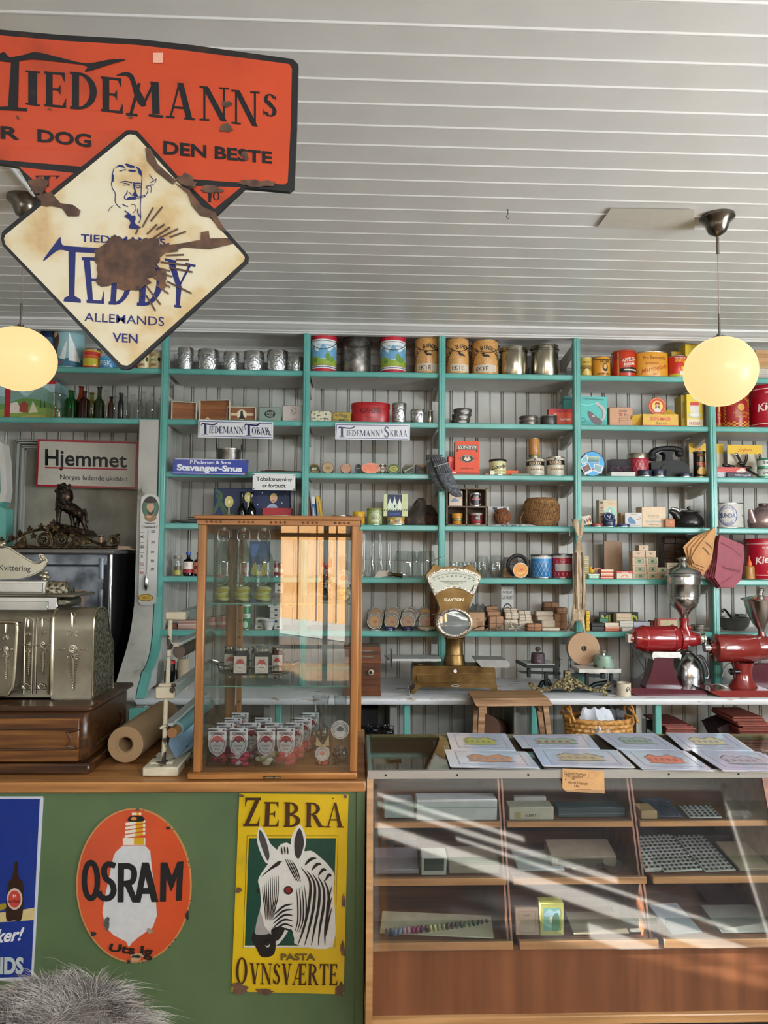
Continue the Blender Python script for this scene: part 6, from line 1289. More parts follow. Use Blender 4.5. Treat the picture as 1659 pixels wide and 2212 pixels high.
rws=[(392,((605,712),(717,798),(800,864))),(333,((602,710),(715,797),(800,867))),(267,((600,704),(706,802))),(216,((600,698),(703,785))),(174,((650,727),))]
z=top(4);rn=('bottom','second','third','fourth','top');cn=('first','middle','last')
for ri,(yt,cells)in enumerate(rws):
 for ci,(x0,x1)in enumerate(cells):
  bx(x0,x1,yt if not(ri==1 and ci==2)else 346,4,'spice_carton',('cream carton in the %s row of the stepped pile, %s of its row'%(rn[ri],cn[ci]))if ri<4 else 'single cream carton crowning the stepped pile','box','BFA488',GLB()if ri<3 else[('p',[(.42,.62),(.58,.62),(.5,.35)],'3A2A24'),('r',.25,.72,.75,.78,'6A5A4A')],.06,4.44,z0=z)
 z=PP(700,yt,4.44).z+.0008
bx(873,966,310,4,'spice_carton','cream MARCELIAN carton leaning beside the wooden blocks','box','C8BC9C',[('t','MARCELIAN',.5,.62,.13,'3A2E24',.8,.02),('r',.2,.3,.8,.36,'8A7A64')],.05,4.46,z0=PP(900,378,4.46).z,rz=-.1)
bx(868,960,380,4,'brown_carton','plain tan carton supporting the cream MARCELIAN carton','box','9A7A54',(),.05,4.46)
WB=wood('dark_block_wood','2A1C12','443020','5E4630','x',1.5)
K_('O')
for i in range(3):
 for j in range(6):
  x0=845+88*i+(j%2)*6;y1=448-58*j
  if j==5 and i==2:continue
  bx(x0,x0+84,y1-55,4,'wooden_block','dark brown wooden block in the stacked wall behind the grinder','block',WB,(),.05,4.60,z0=top(4)+(0 if j==0 else PP(900,y1,4.6).z-top(4)+.001),group='stacked dark wooden blocks')
bottle(1478,1550,316,4,'translucent amber glue bottle with an orange pointed cap',pm('A87A3A',.3),.3,.12,'glue_bottle',yf=4.43,lip=False)
q=bpy.data.objects['glue_bottle'];m=MB();r=(PP(1550,400,4.45).x-PP(1478,400,4.45).x)/2;h0=PP(1510,330,4.45).z-top(4)
m.lathe([(r*.55,h0),(r*.5,h0+.018),(r*.25,h0+.03),(.002,h0+.062),(0,h0+.062)],pm('D8642A',.4),n=18);m.build('cap',q)
K_('O');kiell(1488,1740,126,4,'large red Kiellands Drops tin on the fifth board at the picture edge')
# ---- sixth board bay 4
K_('O')
zz=top(5)
for i,yt in enumerate((838,814,790,765,742,712,684)):
 bx(240,266+(i%2)*3,yt,5,'yellow_carton','small yellow carton in the upright pile behind the fish tail','box','D0A81C',[('r',0,.3,1,.4,'A8801A')],.06,4.43,z0=zz,group='pile of yellow cartons');zz=PP(250,yt,4.43).z+.0008
MUS=bx(342,646,694,5,'shop_sign','black board lettered MUSTAD in yellow-green behind the cartons','sign','0E1210',[('q','MUSTAD',[(.06,.16),(.985,.16),(.985,.84),(.06,.84)],'A8B83A',.03)],.01,4.58)
bx(476,592,704,5,'soap_box','cream box with a brown seal in front of the black MUSTAD board','box','B8A488',[('l',[(0,.72),(1,.72)],.03,'6A5A44'),('e',.5,.3,.18,.12,'7A4A34'),('t','KARBOL',.5,.55,.12,'6A4A3A',.6)],.06,4.50)
bx(262,342,738,5,'wooden_block','brown carton at the back beside the MUSTAD board','box','5A3E2A',(),.05,4.62);bx(345,408,745,5,'tea_box','flat green carton in front of the MUSTAD board','box','2E6A54',[('r',.1,.3,.9,.5,'A8C0A8')],.06,4.52)
def pile(x0,x1,ys,nm,lb,cols,yf=4.43,dec=(),grp=None):
 z=top(5);N=len(ys);rk={2:('lower','upper'),3:('bottom','middle','top'),4:('bottom','second','third','top')}[N];rnd=random.Random(int(x0))
 for i,yt in enumerate(ys):
  d=rnd.uniform(-4,4)if i else 0
  bx(x0+d,x1+d,yt,5,nm,rk[i]+' '+lb,'box',cols[i%len(cols)],dec,.07,yf,z0=z,rz=rnd.uniform(-.08,.08)if i else 0,group=grp);z=PP((x0+x1)/2,yt,yf).z+.0012
pile(285,380,(834,808,782),'needle_box','black box of the little pile beside the yellow cartons',['1A1A1E','222226'])
pile(388,496,(832,806,780),'needle_box','orange and cream box of the pile under the MUSTAD board',['C8644A','CC7A5C','D0C4B0'],dec=[('r',0,.7,1,1,'D8C8B4')])
pile(505,612,(834,812,788,764),'needle_box','white box of the pile in front of the cream sealed box',['C8C4BA','BEBAAE'],4.46)
bx(522,585,820,5,'needle_box','small white carton before the white pile','box','CFCCC4',(),.04,4.415)
bx(612,736,770,5,'flat_box','flat blue and white carton behind the red motor housing','box','6A7A98',[('r',0,.4,1,1,'B8BCC4')],.07,4.5);bx(745,770,762,5,'flat_box','small brown carton end beside the cream box','box','6A4A3A',(),.05,4.55)
bx(775,806,765,5,'red_carton','small red carton half behind the cream box with a red edge','box','A83A34',(),.05,4.52);bx(800,950,746,5,'soap_box','cream box with a red edge and small bird emblem behind the grinder motor','box','BFAE84',[('r',0,0,.12,1,'A83A30'),('r',0,.88,1,1,'A83A30'),('b',.76,.42,.07,.13,'8A3A2A',9),('r',.6,.14,.92,.2,'6A5A3A')],.06,4.50)
for x0,x1,n_,Yq,s_ in((1058,1090,5,4.52,'nearer the grinder neck'),(1097,1160,6,4.46,'nearer the fifth post')):
 xa,xb=span(x0,x1,830,Yq);r=(xb-xa)/2
 for i in range(n_):
  m=MB();m.cyl(0,0,0,.0068,r,pm('16161A',.4),26);m.lathe([(r+.0003,.0022),(r+.0003,.0042)],pm('C8C0B0',.5),n=26)
  thing('game_piece','thin black and cream disc in the pile '+s_,'disc',((xa+xb)/2,Yq,top(5)+.0001+i*.0070),[[None,m]],'piles of black discs')
# bowl with ladle, bay 5
K_('O');Yc=4.55;xa,xb=span(1272,1508,745,Yc);r=(xb-xa)/2;h=PP(1390,735,Yc).z-top(5)
m=MB();m.lathe([(0,0),(r*.6,0),(r*.88,h*.35),(r,h*.95),(r+.004,h),(r-.002,h),(r*.86,h*.4),(r*.58,.005),(0,.005)],pm('6E6E6A',.3,.8,.1),n=36)
ld=MB();ld.tube(sm([(r*.2,0,h*.3),(-r*.3,-.02,h*1.0),(-r*.72,-.03,h*1.55),(-r*.88,-.03,h*1.5),(-r*.86,-.03,h*1.35)],5),.007,pm('2A2A2C',.3,.6),8)
thing('mixing_bowl','grey metal bowl with a ladle leaning out, right of the fifth post','bowl',((xa+xb)/2,Yc,top(5)),[['bowl_body',m]]);
thing('ladle','dark metal ladle leaning in the grey metal bowl','ladle',((xa+xb)/2,Yc,top(5)+.006),[[None,ld]])
bx(1430,1490,712,5,'dark_box','small dark box behind the grey metal bowl','box','2A2422',(),.05,4.66)
K_('M');stack(152,290,(775,750,727),5,'paper_bundle',['lowest pink-striped paper bundle by the first post','middle pink-striped paper bundle by the first post','top pink-striped paper bundle by the first post'],'paper bundle',['B8948A','C4A69C','A87E74'],[('l',[(0,.3),(1,.3)],.1,'8A5A54'),('l',[(0,.7),(1,.7)],.1,'D0C0B4')],.08,4.46)
bx(82,150,752,5,'paper_bundle','dark red paper roll bundle right against the first post','paper bundle','8A4A44',[('l',[(0,.5),(1,.5)],.12,'2E5A4A')],.08,4.48)
# ================================================================== things on and around the back worktop
W_=WT+.0012
BRS=stops('aged_brass',[(.3,'4E3A20'),(.5,'6E5630'),(.72,'86704A')],9,5,.36,.8,.08)
ORN=stops('embossed_nickel',[(.35,'5E564C'),(.5,'A8A094'),(.65,'D0C8BC')],130,2,.35,.9,.9)
K_('d');Yf=PPZ(50,2110,WT).y;Yb_=Yf+.17;Yh=Yf+.09
ct=MB()
pri(ct,PS(Yf,(80,1900),(82,1690),(110,1660),(1290,1660),(1320,1700),(1340,1920),(1355,1960),(1350,2000),(1420,2080),(1400,2100),(1340,2080),(1270,2010),(1200,1990),(230,1975),(160,2010),(110,2075),(60,2085),(50,2060),(110,1990),(120,1940)),Yf+.02,Yb_,BRS)
pri(ct,PS(Yf,(140,1790),(1300,1770),(1330,1900),(150,1900)),Yf+.004,Yf+.03,BRS)
ft=MB()
for x in(50,1390):
 p=PP(x,2060,Yf+.03);
 for yy in(0,.13):ft.cyl(p.x,p.y+yy,W_,p.z+.02,.009,CHROME,16);ft.sph(p.x,p.y+yy,W_+.008,.0075,CHROME,12)
nk=MB();p0=PP(700,1690,Yh);px_=lambda w:(PP(700+w/2,1400,Yh).x-PP(700-w/2,1400,Yh).x)/2
zz_=lambda y:PP(700,y,Yh).z
nk.lathe([(px_(420),zz_(1690)),(px_(360),zz_(1650)),(px_(310),zz_(1560)),(px_(285),zz_(1480)),(px_(272),zz_(1478)),(px_(262),zz_(1470)),(px_(262),zz_(1290)),(px_(300),zz_(1230))],BRS,p0.x,Yh,0,36,1,.8)
hdp=[(365,200),(380,150),(420,132),(470,150),(520,178),(690,165),(860,178),(900,145),(950,140),(995,170),(1015,210),(1100,290),(1105,320),(1020,540),(960,680),(915,790),(925,880),(970,960),(972,1040),(930,1150),(850,1225),(700,1250),(560,1225),(460,1140),(420,1030),(430,930),(475,850),(485,780),(455,690),(395,560),(310,400),(280,320),(290,280)]
hd=MB();Hp=[PP(x,y,Yh-.04)for x,y in hdp];pri(hd,Hp,Yh-.035,Yh+.05,BRS)
decal(hd,[[QT('DAYTON',(553,640),(840,636),(838,678),(553,680),'E8E4C8',.03)],[('e',715,-1945,60,18,'C8C0B0'),('e',715,-1945,45,10,'1A1814')]][:1],1,-1,pixmap(Yh-.0352),.4)
dw=MB();arc_o=[(290,325),(350,270),(420,235),(520,205),(690,190),(860,205),(960,232),(1040,268),(1095,318),(1060,420),(985,590),(925,555),(850,515),(770,490),(690,482),(610,490),(530,515),(460,555),(405,590),(345,460)]
arc_i=[(330,335),(380,300),(440,268),(530,240),(690,222),(850,240),(940,268),(1005,300),(1052,330),(1020,430),(970,545),(925,522),(850,488),(770,462),(690,455),(610,462),(530,488),(465,520),(412,545),(375,455)]
pri(dw,PS(Yh-.04,*arc_o),Yh-.048,Yh-.034,ORN)
fc=MB();Yg=Yh-.0485;pri(fc,PS(Yg,*arc_i),Yg-.0005,Yg+.001,pm('C8CCBC',.3,0,.03))
tk=[('l',[(x,-(345-85*(1-((x-690)/330)**2))),(x,-(330-85*(1-((x-690)/330)**2)))],3,'4A4A44')for x in range(380,1010,21)]
nm_=[('t',s_,400+i*65.5,-(385-80*(1-((400+i*65.5-690)/330)**2)),22,'3A3A36',60)for i,s_ in enumerate(('0','10','20','30','40','50','60','70','80','90'))]
decal(fc,[tk+nm_+[('L',[(370,-348),(500,-292),(690,-272),(880,-292),(1020,-350)],4,'4A4A44'),('t','DAYTON SCALE CO DAYTON OHIO U.S.A.',690,-385,20,'3A3A36',390),('t','Indehaver goder den nødvendige',690,-405,16,'3A3A36',330),('t','Selle Max - 5 kg',690,-425,16,'3A3A36',160),('p',[(940,-530),(1000,-430),(985,-530)],'2A2A28')]],1,-1,pixmap(Yg-.0006),.4)
lens=MB();cL=PP(697,1010,Yh-.05);rL=PP(970,1010,Yh-.05).x-cL.x
lens.M=Matrix.Translation(cL)@Matrix.Rotation(R(90),4,'X');lens.lathe([(rL*.78,.0),(rL*.80,.008),(rL*.9,.012),(rL,.008),(rL,-.03),(rL*.78,-.03)],ORN,n=48,sy=.79);lens.M=None
lg=MB();lg.M=Matrix.Translation(cL+Vector((0,-.003,0)))@Matrix.Rotation(R(90),4,'X');lg.lathe([(rL*.8,.0),(rL*.5,.004),(0,.006)],pm('8A908E',.05,.35,.15,12,0,1),n=40,sy=.79);lg.M=None
pan=MB();pri(pan,PS(Yh,(982,1530),(1000,1522),(1440,1530),(1478,1580),(1478,1625),(1455,1640),(1085,1635),(1060,1625)),Yh-.09,Yh+.07,pm('B4B4B0',.2,.35))
p=PP(1190,1660,Yh);pan.cyl(p.x,Yh,p.z-.012,p.z+.015,.034,BRS,24)
K_('Q');pl=MB();a=PP(262,240,Yh-.09);b_=PP(640,262,Yh-.09)
tl=[PP(232,240,Yh+.10),PP(610,246,Yh+.10),PP(640,268,Yh-.08),PP(268,280,Yh-.08)]
for q in tl:q.z=a.z-.004
pl.add([*[tuple(q)for q in tl],*[(q.x,q.y,q.z-.012)for q in tl]],[[0,1,2,3],[4,5,6,7],[0,1,5,4],[1,2,6,5],[2,3,7,6],[3,0,4,7]],pm('B8BAB8',.25))
p=PP(478,292,Yh);pl.cyl(p.x,Yh,p.z-.02,p.z+.012,.03,BRS,20)
pl.tube(PS(Yh-.09,(285,305),(283,170)),.006,CHROME,10);pl.sph(*PP(284,168,Yh-.09),.008,CHROME,12)
kn=MB();K_('d');kn.rod(PP(700,1728,Yf+.07),PP(715,1728,Yf+.01),.011,CHROME,16)
plq=MB();decal(plq,[('e',715,-1946,62,18,'B8B0A0'),('e',715,-1946,48,11,'1E1A16')],1,-1,pixmap(Yf+.0185),.3)
G('counter_scale','big brass DAYTON weighing scale with a fan-shaped dial and round lens','scale',(p0.x,Yh,W_),[['base',ct,[['name_plate',plq]]],['foot',ft],['column',nk],['dial_head',hd,[['dial_rim',dw],['dial_face',fc],['lens_rim',lens],['lens',lg]]],['weighing_pan',pan],['platform',pl],['knob',kn]],zmin=W_)
# ---- balance scale with ornate front
K_('e');Yf=PPZ(300,735,WT).y;Yc=Yf+.12;IRON=pm('14201F',.4,.4,.2);GOLD=stops('gilded_iron',[(.35,'2A2418'),(.5,'5E5438'),(.65,'968A64')],90,2,.45,.7,.6)
m=MB();px2=lambda L:PS(Yf,*L)
half=[(700,500),(640,515),(600,565),(540,600),(470,635),(400,635),(340,600),(300,560),(262,555),(240,590),(262,612),(290,640),(305,665),(275,690),(268,735),(330,735),(335,680),(420,682),(500,672),(600,630),(660,620),(700,650),(760,690),(820,650),(860,625),(920,615),(1000,655),(1080,680),(1180,672),(1210,690),(1205,735),(1265,735),(1262,690),(1235,660),(1270,620),(1305,600),(1295,565),(1250,560),(1200,605),(1150,640),(1080,638),(1000,600),(940,570),(880,515),(830,500),(765,520)]
pri(m,px2(half),Yf,Yf+.012,GOLD)
for(x,y,s_)in((690,540,1),(840,540,-1),(670,600,1),(860,600,-1),(265,590,-1),(1280,590,1)):
 m.tube([PP(x,y,Yf-.003)+Vector((s_*.013*t*cos(6+9*t),0,.013*t*sin(6+9*t)+0))for t in[i/16 for i in range(17)]],.0028,GOLD,6)
m.sph(*PP(762,665,Yf-.004),.012,GOLD,14)
for x,y in((440,652),(510,640),(565,615),(960,600),(1020,628),(1100,655),(360,640),(1160,652)):m.sph(*PP(x,y,Yf-.001),.004,BLACK,8)
m.M=None;pri(m,px2([(722,420),(805,420),(805,515),(722,515)]),Yf+.01,Yf+.05,GOLD)
bm_=MB()
pri(bm_,px2([(150,450),(720,465),(720,500),(220,480)]),Yc-.02,Yc,IRON);pri(bm_,px2([(805,480),(1310,500),(1310,540),(805,520)]),Yc-.02,Yc,IRON)
for x,y0,y1 in((240,370,480),(460,420,600),(580,360,460),(980,430,590),(1180,430,500),(1290,440,540)):a=PP(x,y0,Yc);b_=PP(x,y1,Yc);bm_.box(a.x-.010,a.x+.010,Yc-.03,Yc-.005,b_.z,a.z,IRON,.002)
bm_.tube(PS(Yc,(380,640),(420,560),(500,540),(540,620)),.014,IRON,10);bm_.tube(PS(Yc,(1000,640),(1100,580),(1250,560)),.014,IRON,10)
p=PP(830,640,Yc);bm_.M=Matrix.Translation(p)@Matrix.Rotation(R(90),4,'X');bm_.cyl(0,0,-.01,.01,.035,IRON,28);bm_.M=None;bm_.box(p.x-.25,p.x+.22,Yc-.01,Yc+.02,W_,W_+.012,IRON)
ptn=MB()
for X_,dx in((645,0),(785,0)):ptn.tube([PP(X_,360,Yc)+Vector((0,0,0)),PP(X_+5,300,Yc),PP(X_-5,270,Yc),PP(X_,235,Yc)],[.004,.003,.003,.001],IRON,8);ptn.tube(PS(Yc,(X_-30,262),(X_+30,266)),.002,IRON,6)
def slab(ps,z,th,mat,m):  # ps plan points (x,y)
 n=len(ps);m.add([(a,b,z)for a,b in ps]+[(a,b,z-th)for a,b in ps],[list(range(n)),list(range(n,2*n))]+[[i,(i+1)%n,n+(i+1)%n,n+i]for i in range(n)],mat)
lt=MB();z=PP(400,335,Yf+.02).z;xa,xb=PP(220,335,Yf+.02).x,PP(610,335,Yf+.02).x
slab([(xa,Yf+.02),(xb,Yf+.02),(xb-.0,Yf+.22),(xa-.02,Yf+.22)],z,.018,IRON,lt);slab([(xa+.008,Yf+.03),(xb-.008,Yf+.03),(xb-.008,Yf+.21),(xa-.01,Yf+.21)],z+.002,.002,pm('B8BCB8',.3),lt)
rt_=MB();z2=PP(1160,385,Yf+.02).z;x2,x3=PP(895,400,Yf+.02).x,PP(1432,400,Yf+.02).x
slab([(x2,Yf+.02),(x3,Yf+.02),(x3,Yf+.18),(x2-.01,Yf+.18)],z2,.022,stops('white_marble',[(.4,'B4B2AC'),(.6,'CFCDC8')],10,6,.3,0),rt_)
G('balance_scale','dark iron balance scale with a gilded scroll front and two plates','scale',(PP(760,600,Yc).x,Yc,W_),[['scroll_front',m],['beam',bm_],['pointer',ptn],['weighing_plate',lt],['marble_plate',rt_]],zmin=W_)
def weight(x0,x1,yt,yk,lb,mat,z,Y,txt=None,tp=.9):
 xa,xb=span(x0,x1,yt,Y);r=(xb-xa)/2;h=PP((x0+x1)/2,yt,Y).z-z;hk=PP((x0+x1)/2,yk,Y).z-z
 m=MB();m.lathe([(0,0),(r*.98,0),(r,.004),(r*tp,h-.003),(r*tp*.9,h),(0,h)],mat,n=32)
 if txt:decal(m,[('t',txt[0],.40,.66,.28,txt[2],.2,.0),('t',txt[1],.46,.36,.28,txt[2],.25,.0)],pi*r,h,cylm(r*.97,0))
 k=MB();k.lathe([(r*.2,h),(r*.18,h+(hk-h)*.3),(r*.36,h+(hk-h)*.5),(r*.4,h+(hk-h)*.75),(r*.3,hk),(0,hk)],mat if txt else TIN,n=24)
 return thing('scale_weight',lb,'weight',((xa+xb)/2,Y,z),[['weight_body',m],['knob',k]])
weight(278,455,178,108,'dark purplish 2 kg iron weight on the left plate of the balance',pm('4A3A40',.6,.3,.2,30,.3),z+.0025,Yf+.08,('2','kg','7A7078'),.95)
weight(1075,1335,205,138,'pale green enamelled weight with rusty rim on the marble plate',stops('chipped_green',[(.36,'4A302A'),(.40,'7C9484'),(.8,'8EA494')],24,6,.5,.2,.2),z2+.001,Yf+.09,None,.82)
K_('e');Y=Yf+.165;xa,xb=span(752,1160,140,Y);r=(xb-xa)/2;m=MB();CP=pm('A98A6C',.8,0,.04,40);cz=z2+r+.001
m.M=Matrix.Translation((0,0,r))@Matrix.Rotation(R(90),4,'X');m.lathe([(r*.17,0)]+[(r*(.17+.83*i/20),.0006*(i%2))for i in range(21)]+[(r,-.04),(r*.17,-.04),(r*.17,0)],CP,n=56);m.M=None
thing('paper_reel','round tan reel of paper tape standing on the marble plate','reel',((xa+xb)/2,Y,z2+.001),[[None,m]])
# cup
K_('e');Y=PPZ(1465,740,WT).y+.03;xa,xb=span(1380,1552,650,Y);r=(xb-xa)/2;h=PP(1465,562,Y).z-WT;m=MB()
m.lathe([(0,0),(r*.95,0),(r,.004),(r,h),(r-.004,h),(r-.005,.006),(0,.006)],pm('CFC4AE',.3),n=32)
decal(m,[('P',[(.52,.35),(.5,.6),(.58,.75),(.7,.55),(.74,.4),(.68,.42),(.62,.58),(.57,.42)],'1A1816'),('r',.1,.45,.2,.50,'8A8274'),('r',.15,.2,.3,.22,'8A8274')],pi*r,h,cylm(r,0))
thing('mug','cream beaker without handle bearing a black bird emblem','mug',((xa+xb)/2,Y,W_),[[None,m]])
# drawer cabinet half behind the display cabinet
K_('Q');Y=PPZ(210,512,WT).y;DW=wood('brown_drawer_wood','3E2010','5A3018','784424','x',1.0)
m=MB();m.box(PP(-60,300,Y).x,PP(207,300,Y).x,Y,Y+.22,W_,PP(100,275,Y).z,DW,.003);m.box(PP(-60,300,Y).x,PP(212,300,Y).x,Y-.006,Y+.23,W_,PP(100,487,Y).z,DW,.003)
pri(m,PS(Y,(-60,282),(212,282),(205,160),(-60,160)),Y+.02,Y+.2,DW)
dr=MB()
for y0_,y1_ in((285,388),(396,480)):dr.box(PP(-40,300,Y).x,PP(184 if y0_>300 else 200,300,Y).x,Y-.004,Y+.002,PP(100,y1_,Y).z,PP(100,y0_,Y).z,DW,.002)
kb=MB();p=PP(137,338,Y-.01);kb.M=Matrix.Translation(p)@Matrix.Rotation(R(90),4,'X');kb.lathe([(0,.02),(.006,.019),(.009,.012)],BLACK,n=20);kb.lathe([(.009,.014),(.016,.010),(.017,.004),(.008,-.008)],pm('A89C84',.4),n=24);kb.M=None
gr=MB();p=PP(95,190,Y+.03)
for y in(190,232):gr.box(PP(40,y,Y).x,PP(152,y,Y).x,Y-.004+.02,Y+.026,PP(95,y+4,Y).z,PP(95,y-4,Y).z,SILV)
G('drawer_chest','small brown wooden drawer chest between the display cabinet and the brass scale','chest',(p.x,Y+.1,W_),[['carcass',m],['drawer',dr,[['knob',kb]]],['label_holder',gr]])
# ---- coffee grinders
RED=pm('8A1A1E',.18,0,.06,10,0,.6);RED2=pm('7C2420',.2,0,.06,10,0,.6);DRED=pm('4E1424',.2,0,.08,8,0,.5)
K_('R');Yf=PPZ(900,555,WT).y;Y=Yf+.11
def AX(m,x,y,Y):m.M=Matrix.Translation(PP(x,y,Y))@Matrix.Rotation(R(90),4,'Y')
def rr_(y0,y1,Y):return(PP(800,y0,Y).z-PP(800,y1,Y).z)/2
def dx_(x,x0,Y):return PP(x,100,Y).x-PP(x0,100,Y).x
bs=MB();pri(bs,PS(Yf,(590,495),(600,540),(660,556),(1180,556),(1186,530),(1160,512),(955,500)),Yf,Yf+.36,DRED)
pri(bs,PS(Y,(655,520),(700,430),(735,330),(750,240),(890,240),(900,340),(935,430),(985,520)),Y-.045,Y+.045,DRED)
tr=MB();pri(tr,PS(Y,(722,205),(730,196),(930,200),(945,225),(935,262),(925,240),(905,245),(760,240),(735,245),(728,262),(718,235)),Y-.07,Y+.07,SILV)
mo=MB();AX(mo,575,105,Y);R0=rr_(0,205,Y)
mo.lathe([(0,0),(R0*.35,0),(R0*.4,dx_(600,575,Y)),(R0*.78,dx_(610,575,Y)),(R0*.85,dx_(650,575,Y)),(R0,dx_(680,575,Y)),(R0*1.02,dx_(690,575,Y)),(R0*.97,dx_(700,575,Y)),(R0*.97,dx_(900,575,Y)),(R0*1.02,dx_(905,575,Y)),(R0*.98,dx_(940,575,Y)),(R0*.85,dx_(955,575,Y)),(R0*.6,dx_(958,575,Y)),(R0*.55,dx_(985,575,Y)),(0,dx_(985,575,Y))],RED,n=44)
for i in range(6):a=pi*i/3+.3;mo.sph(R0*.92*cos(a),R0*.92*sin(a),dx_(945,575,Y),.005,CHROME,10);mo.sph(R0*.86*cos(a),R0*.86*sin(a),dx_(655,575,Y),.006,RED,10)
mo.M=None;sw=MB();sw.box(PP(552,100,Y).x,PP(592,100,Y).x,Y-.025,Y+.02,PP(570,135,Y).z,PP(570,70,Y).z,pm('B8B0A0',.4),.003)
gh=MB();AX(gh,960,110,Y);R1=rr_(20,200,Y)
gh.lathe([(0,0),(R1,.0),(R1*1.02,dx_(985,960,Y)),(R1,dx_(1000,960,Y)),(R1*.62,dx_(1005,960,Y)),(R1*.66,dx_(1060,960,Y)),(R1*.55,dx_(1110,960,Y)),(R1*.5,dx_(1115,960,Y)),(0,dx_(1115,960,Y))],RED,n=40);gh.M=None
K_('O');gh.tube(PS(Y,(1003,740),(1003,800),(1015,850),(1030,900)),[.028,.026,.036,.040],RED,24);gh.sph(*PP(1045,815,Y),.014,RED,14)
K_('R');dk=MB();AX(dk,1112,110,Y);dk.lathe([(0,0),(.028,0),(.03,.012),(.03,dx_(1145,1112,Y)),(.04,dx_(1146,1112,Y)),(.04,dx_(1156,1112,Y)),(.012,dx_(1158,1112,Y)),(.01,dx_(1175,1112,Y)),(0,dx_(1176,1112,Y))],CHROME,n=32);dk.M=None;dk.tube(PS(Y-.05,(1130,60),(1140,145)),.004,SILV,8)
K_('O');ho=MB();cx_=PP(1000,500,Y);w2=lambda w:(PP(1000+w/2,500,Y).x-PP(1000-w/2,500,Y).x)/2;zO=lambda y:PP(1000,y,Y).z
ALU=pm('BDBDBB',.22,1,.06,14,.05)
ho.lathe([(w2(60),zO(740)),(w2(66),zO(715)),(w2(110),zO(680)),(w2(180),zO(650)),(w2(216),zO(605)),(w2(224),zO(575)),(w2(222),zO(572)),(w2(236),zO(568)),(w2(240),zO(480)),(w2(244),zO(476)),(w2(240),zO(472)),(w2(238),zO(420)),(w2(250),zO(415))],ALU,cx_.x,Y,0,48)
hl=MB();hl.lathe([(w2(262),zO(415)),(w2(264),zO(405)),(w2(250),zO(395)),(w2(262),zO(388)),(w2(230),zO(365)),(w2(130),zO(340)),(w2(70),zO(320)),(w2(48),zO(300)),(w2(54),zO(295)),(w2(80),zO(280)),(w2(70),zO(270)),(w2(40),zO(264)),(0,zO(263))],ALU,cx_.x,Y,0,48)
G('coffee_grinder','red electric coffee grinder with a tall aluminium hopper and dark wine-red foot','coffee grinder',(cx_.x,Y,W_),[['foot',bs,[['chrome_collar',tr]]],['motor',mo,[['switch',sw]]],['grinding_head',gh,[['adjusting_dial',dk]]],['hopper',ho,[['lid',hl]]]])
K_('R');Yj=Y;xa,xb=span(905,1155,400,Yj+.26-.11);r=(xb-xa)/2;zJ=lambda y:PP(1020,y,Yj).z-.825
zbse=PPZ(1050,512,WT).z;Yj=Yf+.26;m=MB();cxj=(xa+xb)/2;zj=lambda y:PP(1020,y,Yj).z-(WT+.028)
m.lathe([(0,.0),(r*.92,0),(r*.98,.006),(r*.96,zj(470)),(r,zj(400)),(r*.95,zj(340)),(r*.75,zj(280)),(r*.45,zj(240)),(r*.3,zj(225)),(r*.3,zj(215)),(0,zj(215))],ALU,n=44)
h_=MB();h_.tube(sm([(r*.55,-.01,zj(262)),(r*.75,-.01,zj(250)),(r*1.0,-.01,zj(280)),(r*1.28,-.01,zj(380)),(r*1.2,-.01,zj(420)),(r*.95,-.01,zj(415))],6),.009,pm('A8B0BC',.25,1),10)
thing('aluminium_jug','brushed aluminium jug standing on the foot of the red grinder','jug',(cxj,Yj,PP(1160,510,Yf).z+.002),[['jug_body',m],['handle',h_]])
# second grinder
K_('R');Yf=PPZ(1500,566,WT).y;Y=Yf+.12
bs=MB();pri(bs,PS(Yf,(1196,516),(1250,545),(1300,562),(1700,562),(1700,515),(1560,512)),Yf,Yf+.2,RED2)
bs.lathe([(.13,PP(1400,520,Y).z),(.085,PP(1400,490,Y).z),(.055,PP(1400,420,Y).z),(.052,PP(1400,350,Y).z),(.066,PP(1400,290,Y).z)],RED2,PP(1462,400,Y).x,Y,0,36,1,.9)
kn=MB();p=PP(1395,365,Y-.05);kn.M=Matrix.Translation(p)@Matrix.Rotation(R(-90),4,'Y');kn.lathe([(.014,-.03),(.014,0),(.018,.004),(.02,.02),(.012,.03),(0,.031)],BLACK,n=22);kn.M=None
mo=MB();AX(mo,1160,180,Y);R0=rr_(70,290,Y)
mo.lathe([(0,0),(R0*.28,0),(R0*.3,dx_(1210,1160,Y)),(0,dx_(1210,1160,Y))],CHROME,n=30)
mo.lathe([(R0*.36,dx_(1205,1160,Y)),(R0*.5,dx_(1230,1160,Y)),(R0*.9,dx_(1240,1160,Y)),(R0,dx_(1265,1160,Y)),(R0*1.0,dx_(1290,1160,Y)),(R0*1.0,dx_(1530,1160,Y)),(R0*.92,dx_(1548,1160,Y)),(R0*.5,dx_(1550,1160,Y)),(R0*.55,dx_(1580,1160,Y))],RED2,n=44)
mo.M=None
for i in range(3):mo.sph(*PP(1345+61*i,193,Y-R0*.98),.004,CHROME,10)
gh=MB();AX(gh,1545,175,Y);gh.lathe([(0,0),(R0*.85,0),(R0*.9,.03),(R0*.85,dx_(1640,1545,Y)),(0,dx_(1650,1545,Y))],RED2,n=40);gh.M=None
K_('O');gh.tube(PS(Y,(1612,850),(1612,885),(1615,930)),[.02,.024,.035],RED2,20)
ho=MB();cx_=PP(1600,600,Y);zO=lambda y:PP(1600,y,Y).z;w2=lambda w:(PP(1600+w/2,600,Y).x-PP(1600-w/2,600,Y).x)/2
ho.lathe([(w2(44),zO(852)),(w2(50),zO(830)),(w2(110),zO(790)),(w2(180),zO(720)),(w2(220),zO(650)),(w2(240),zO(600))],ALU,cx_.x,Y,0,48)
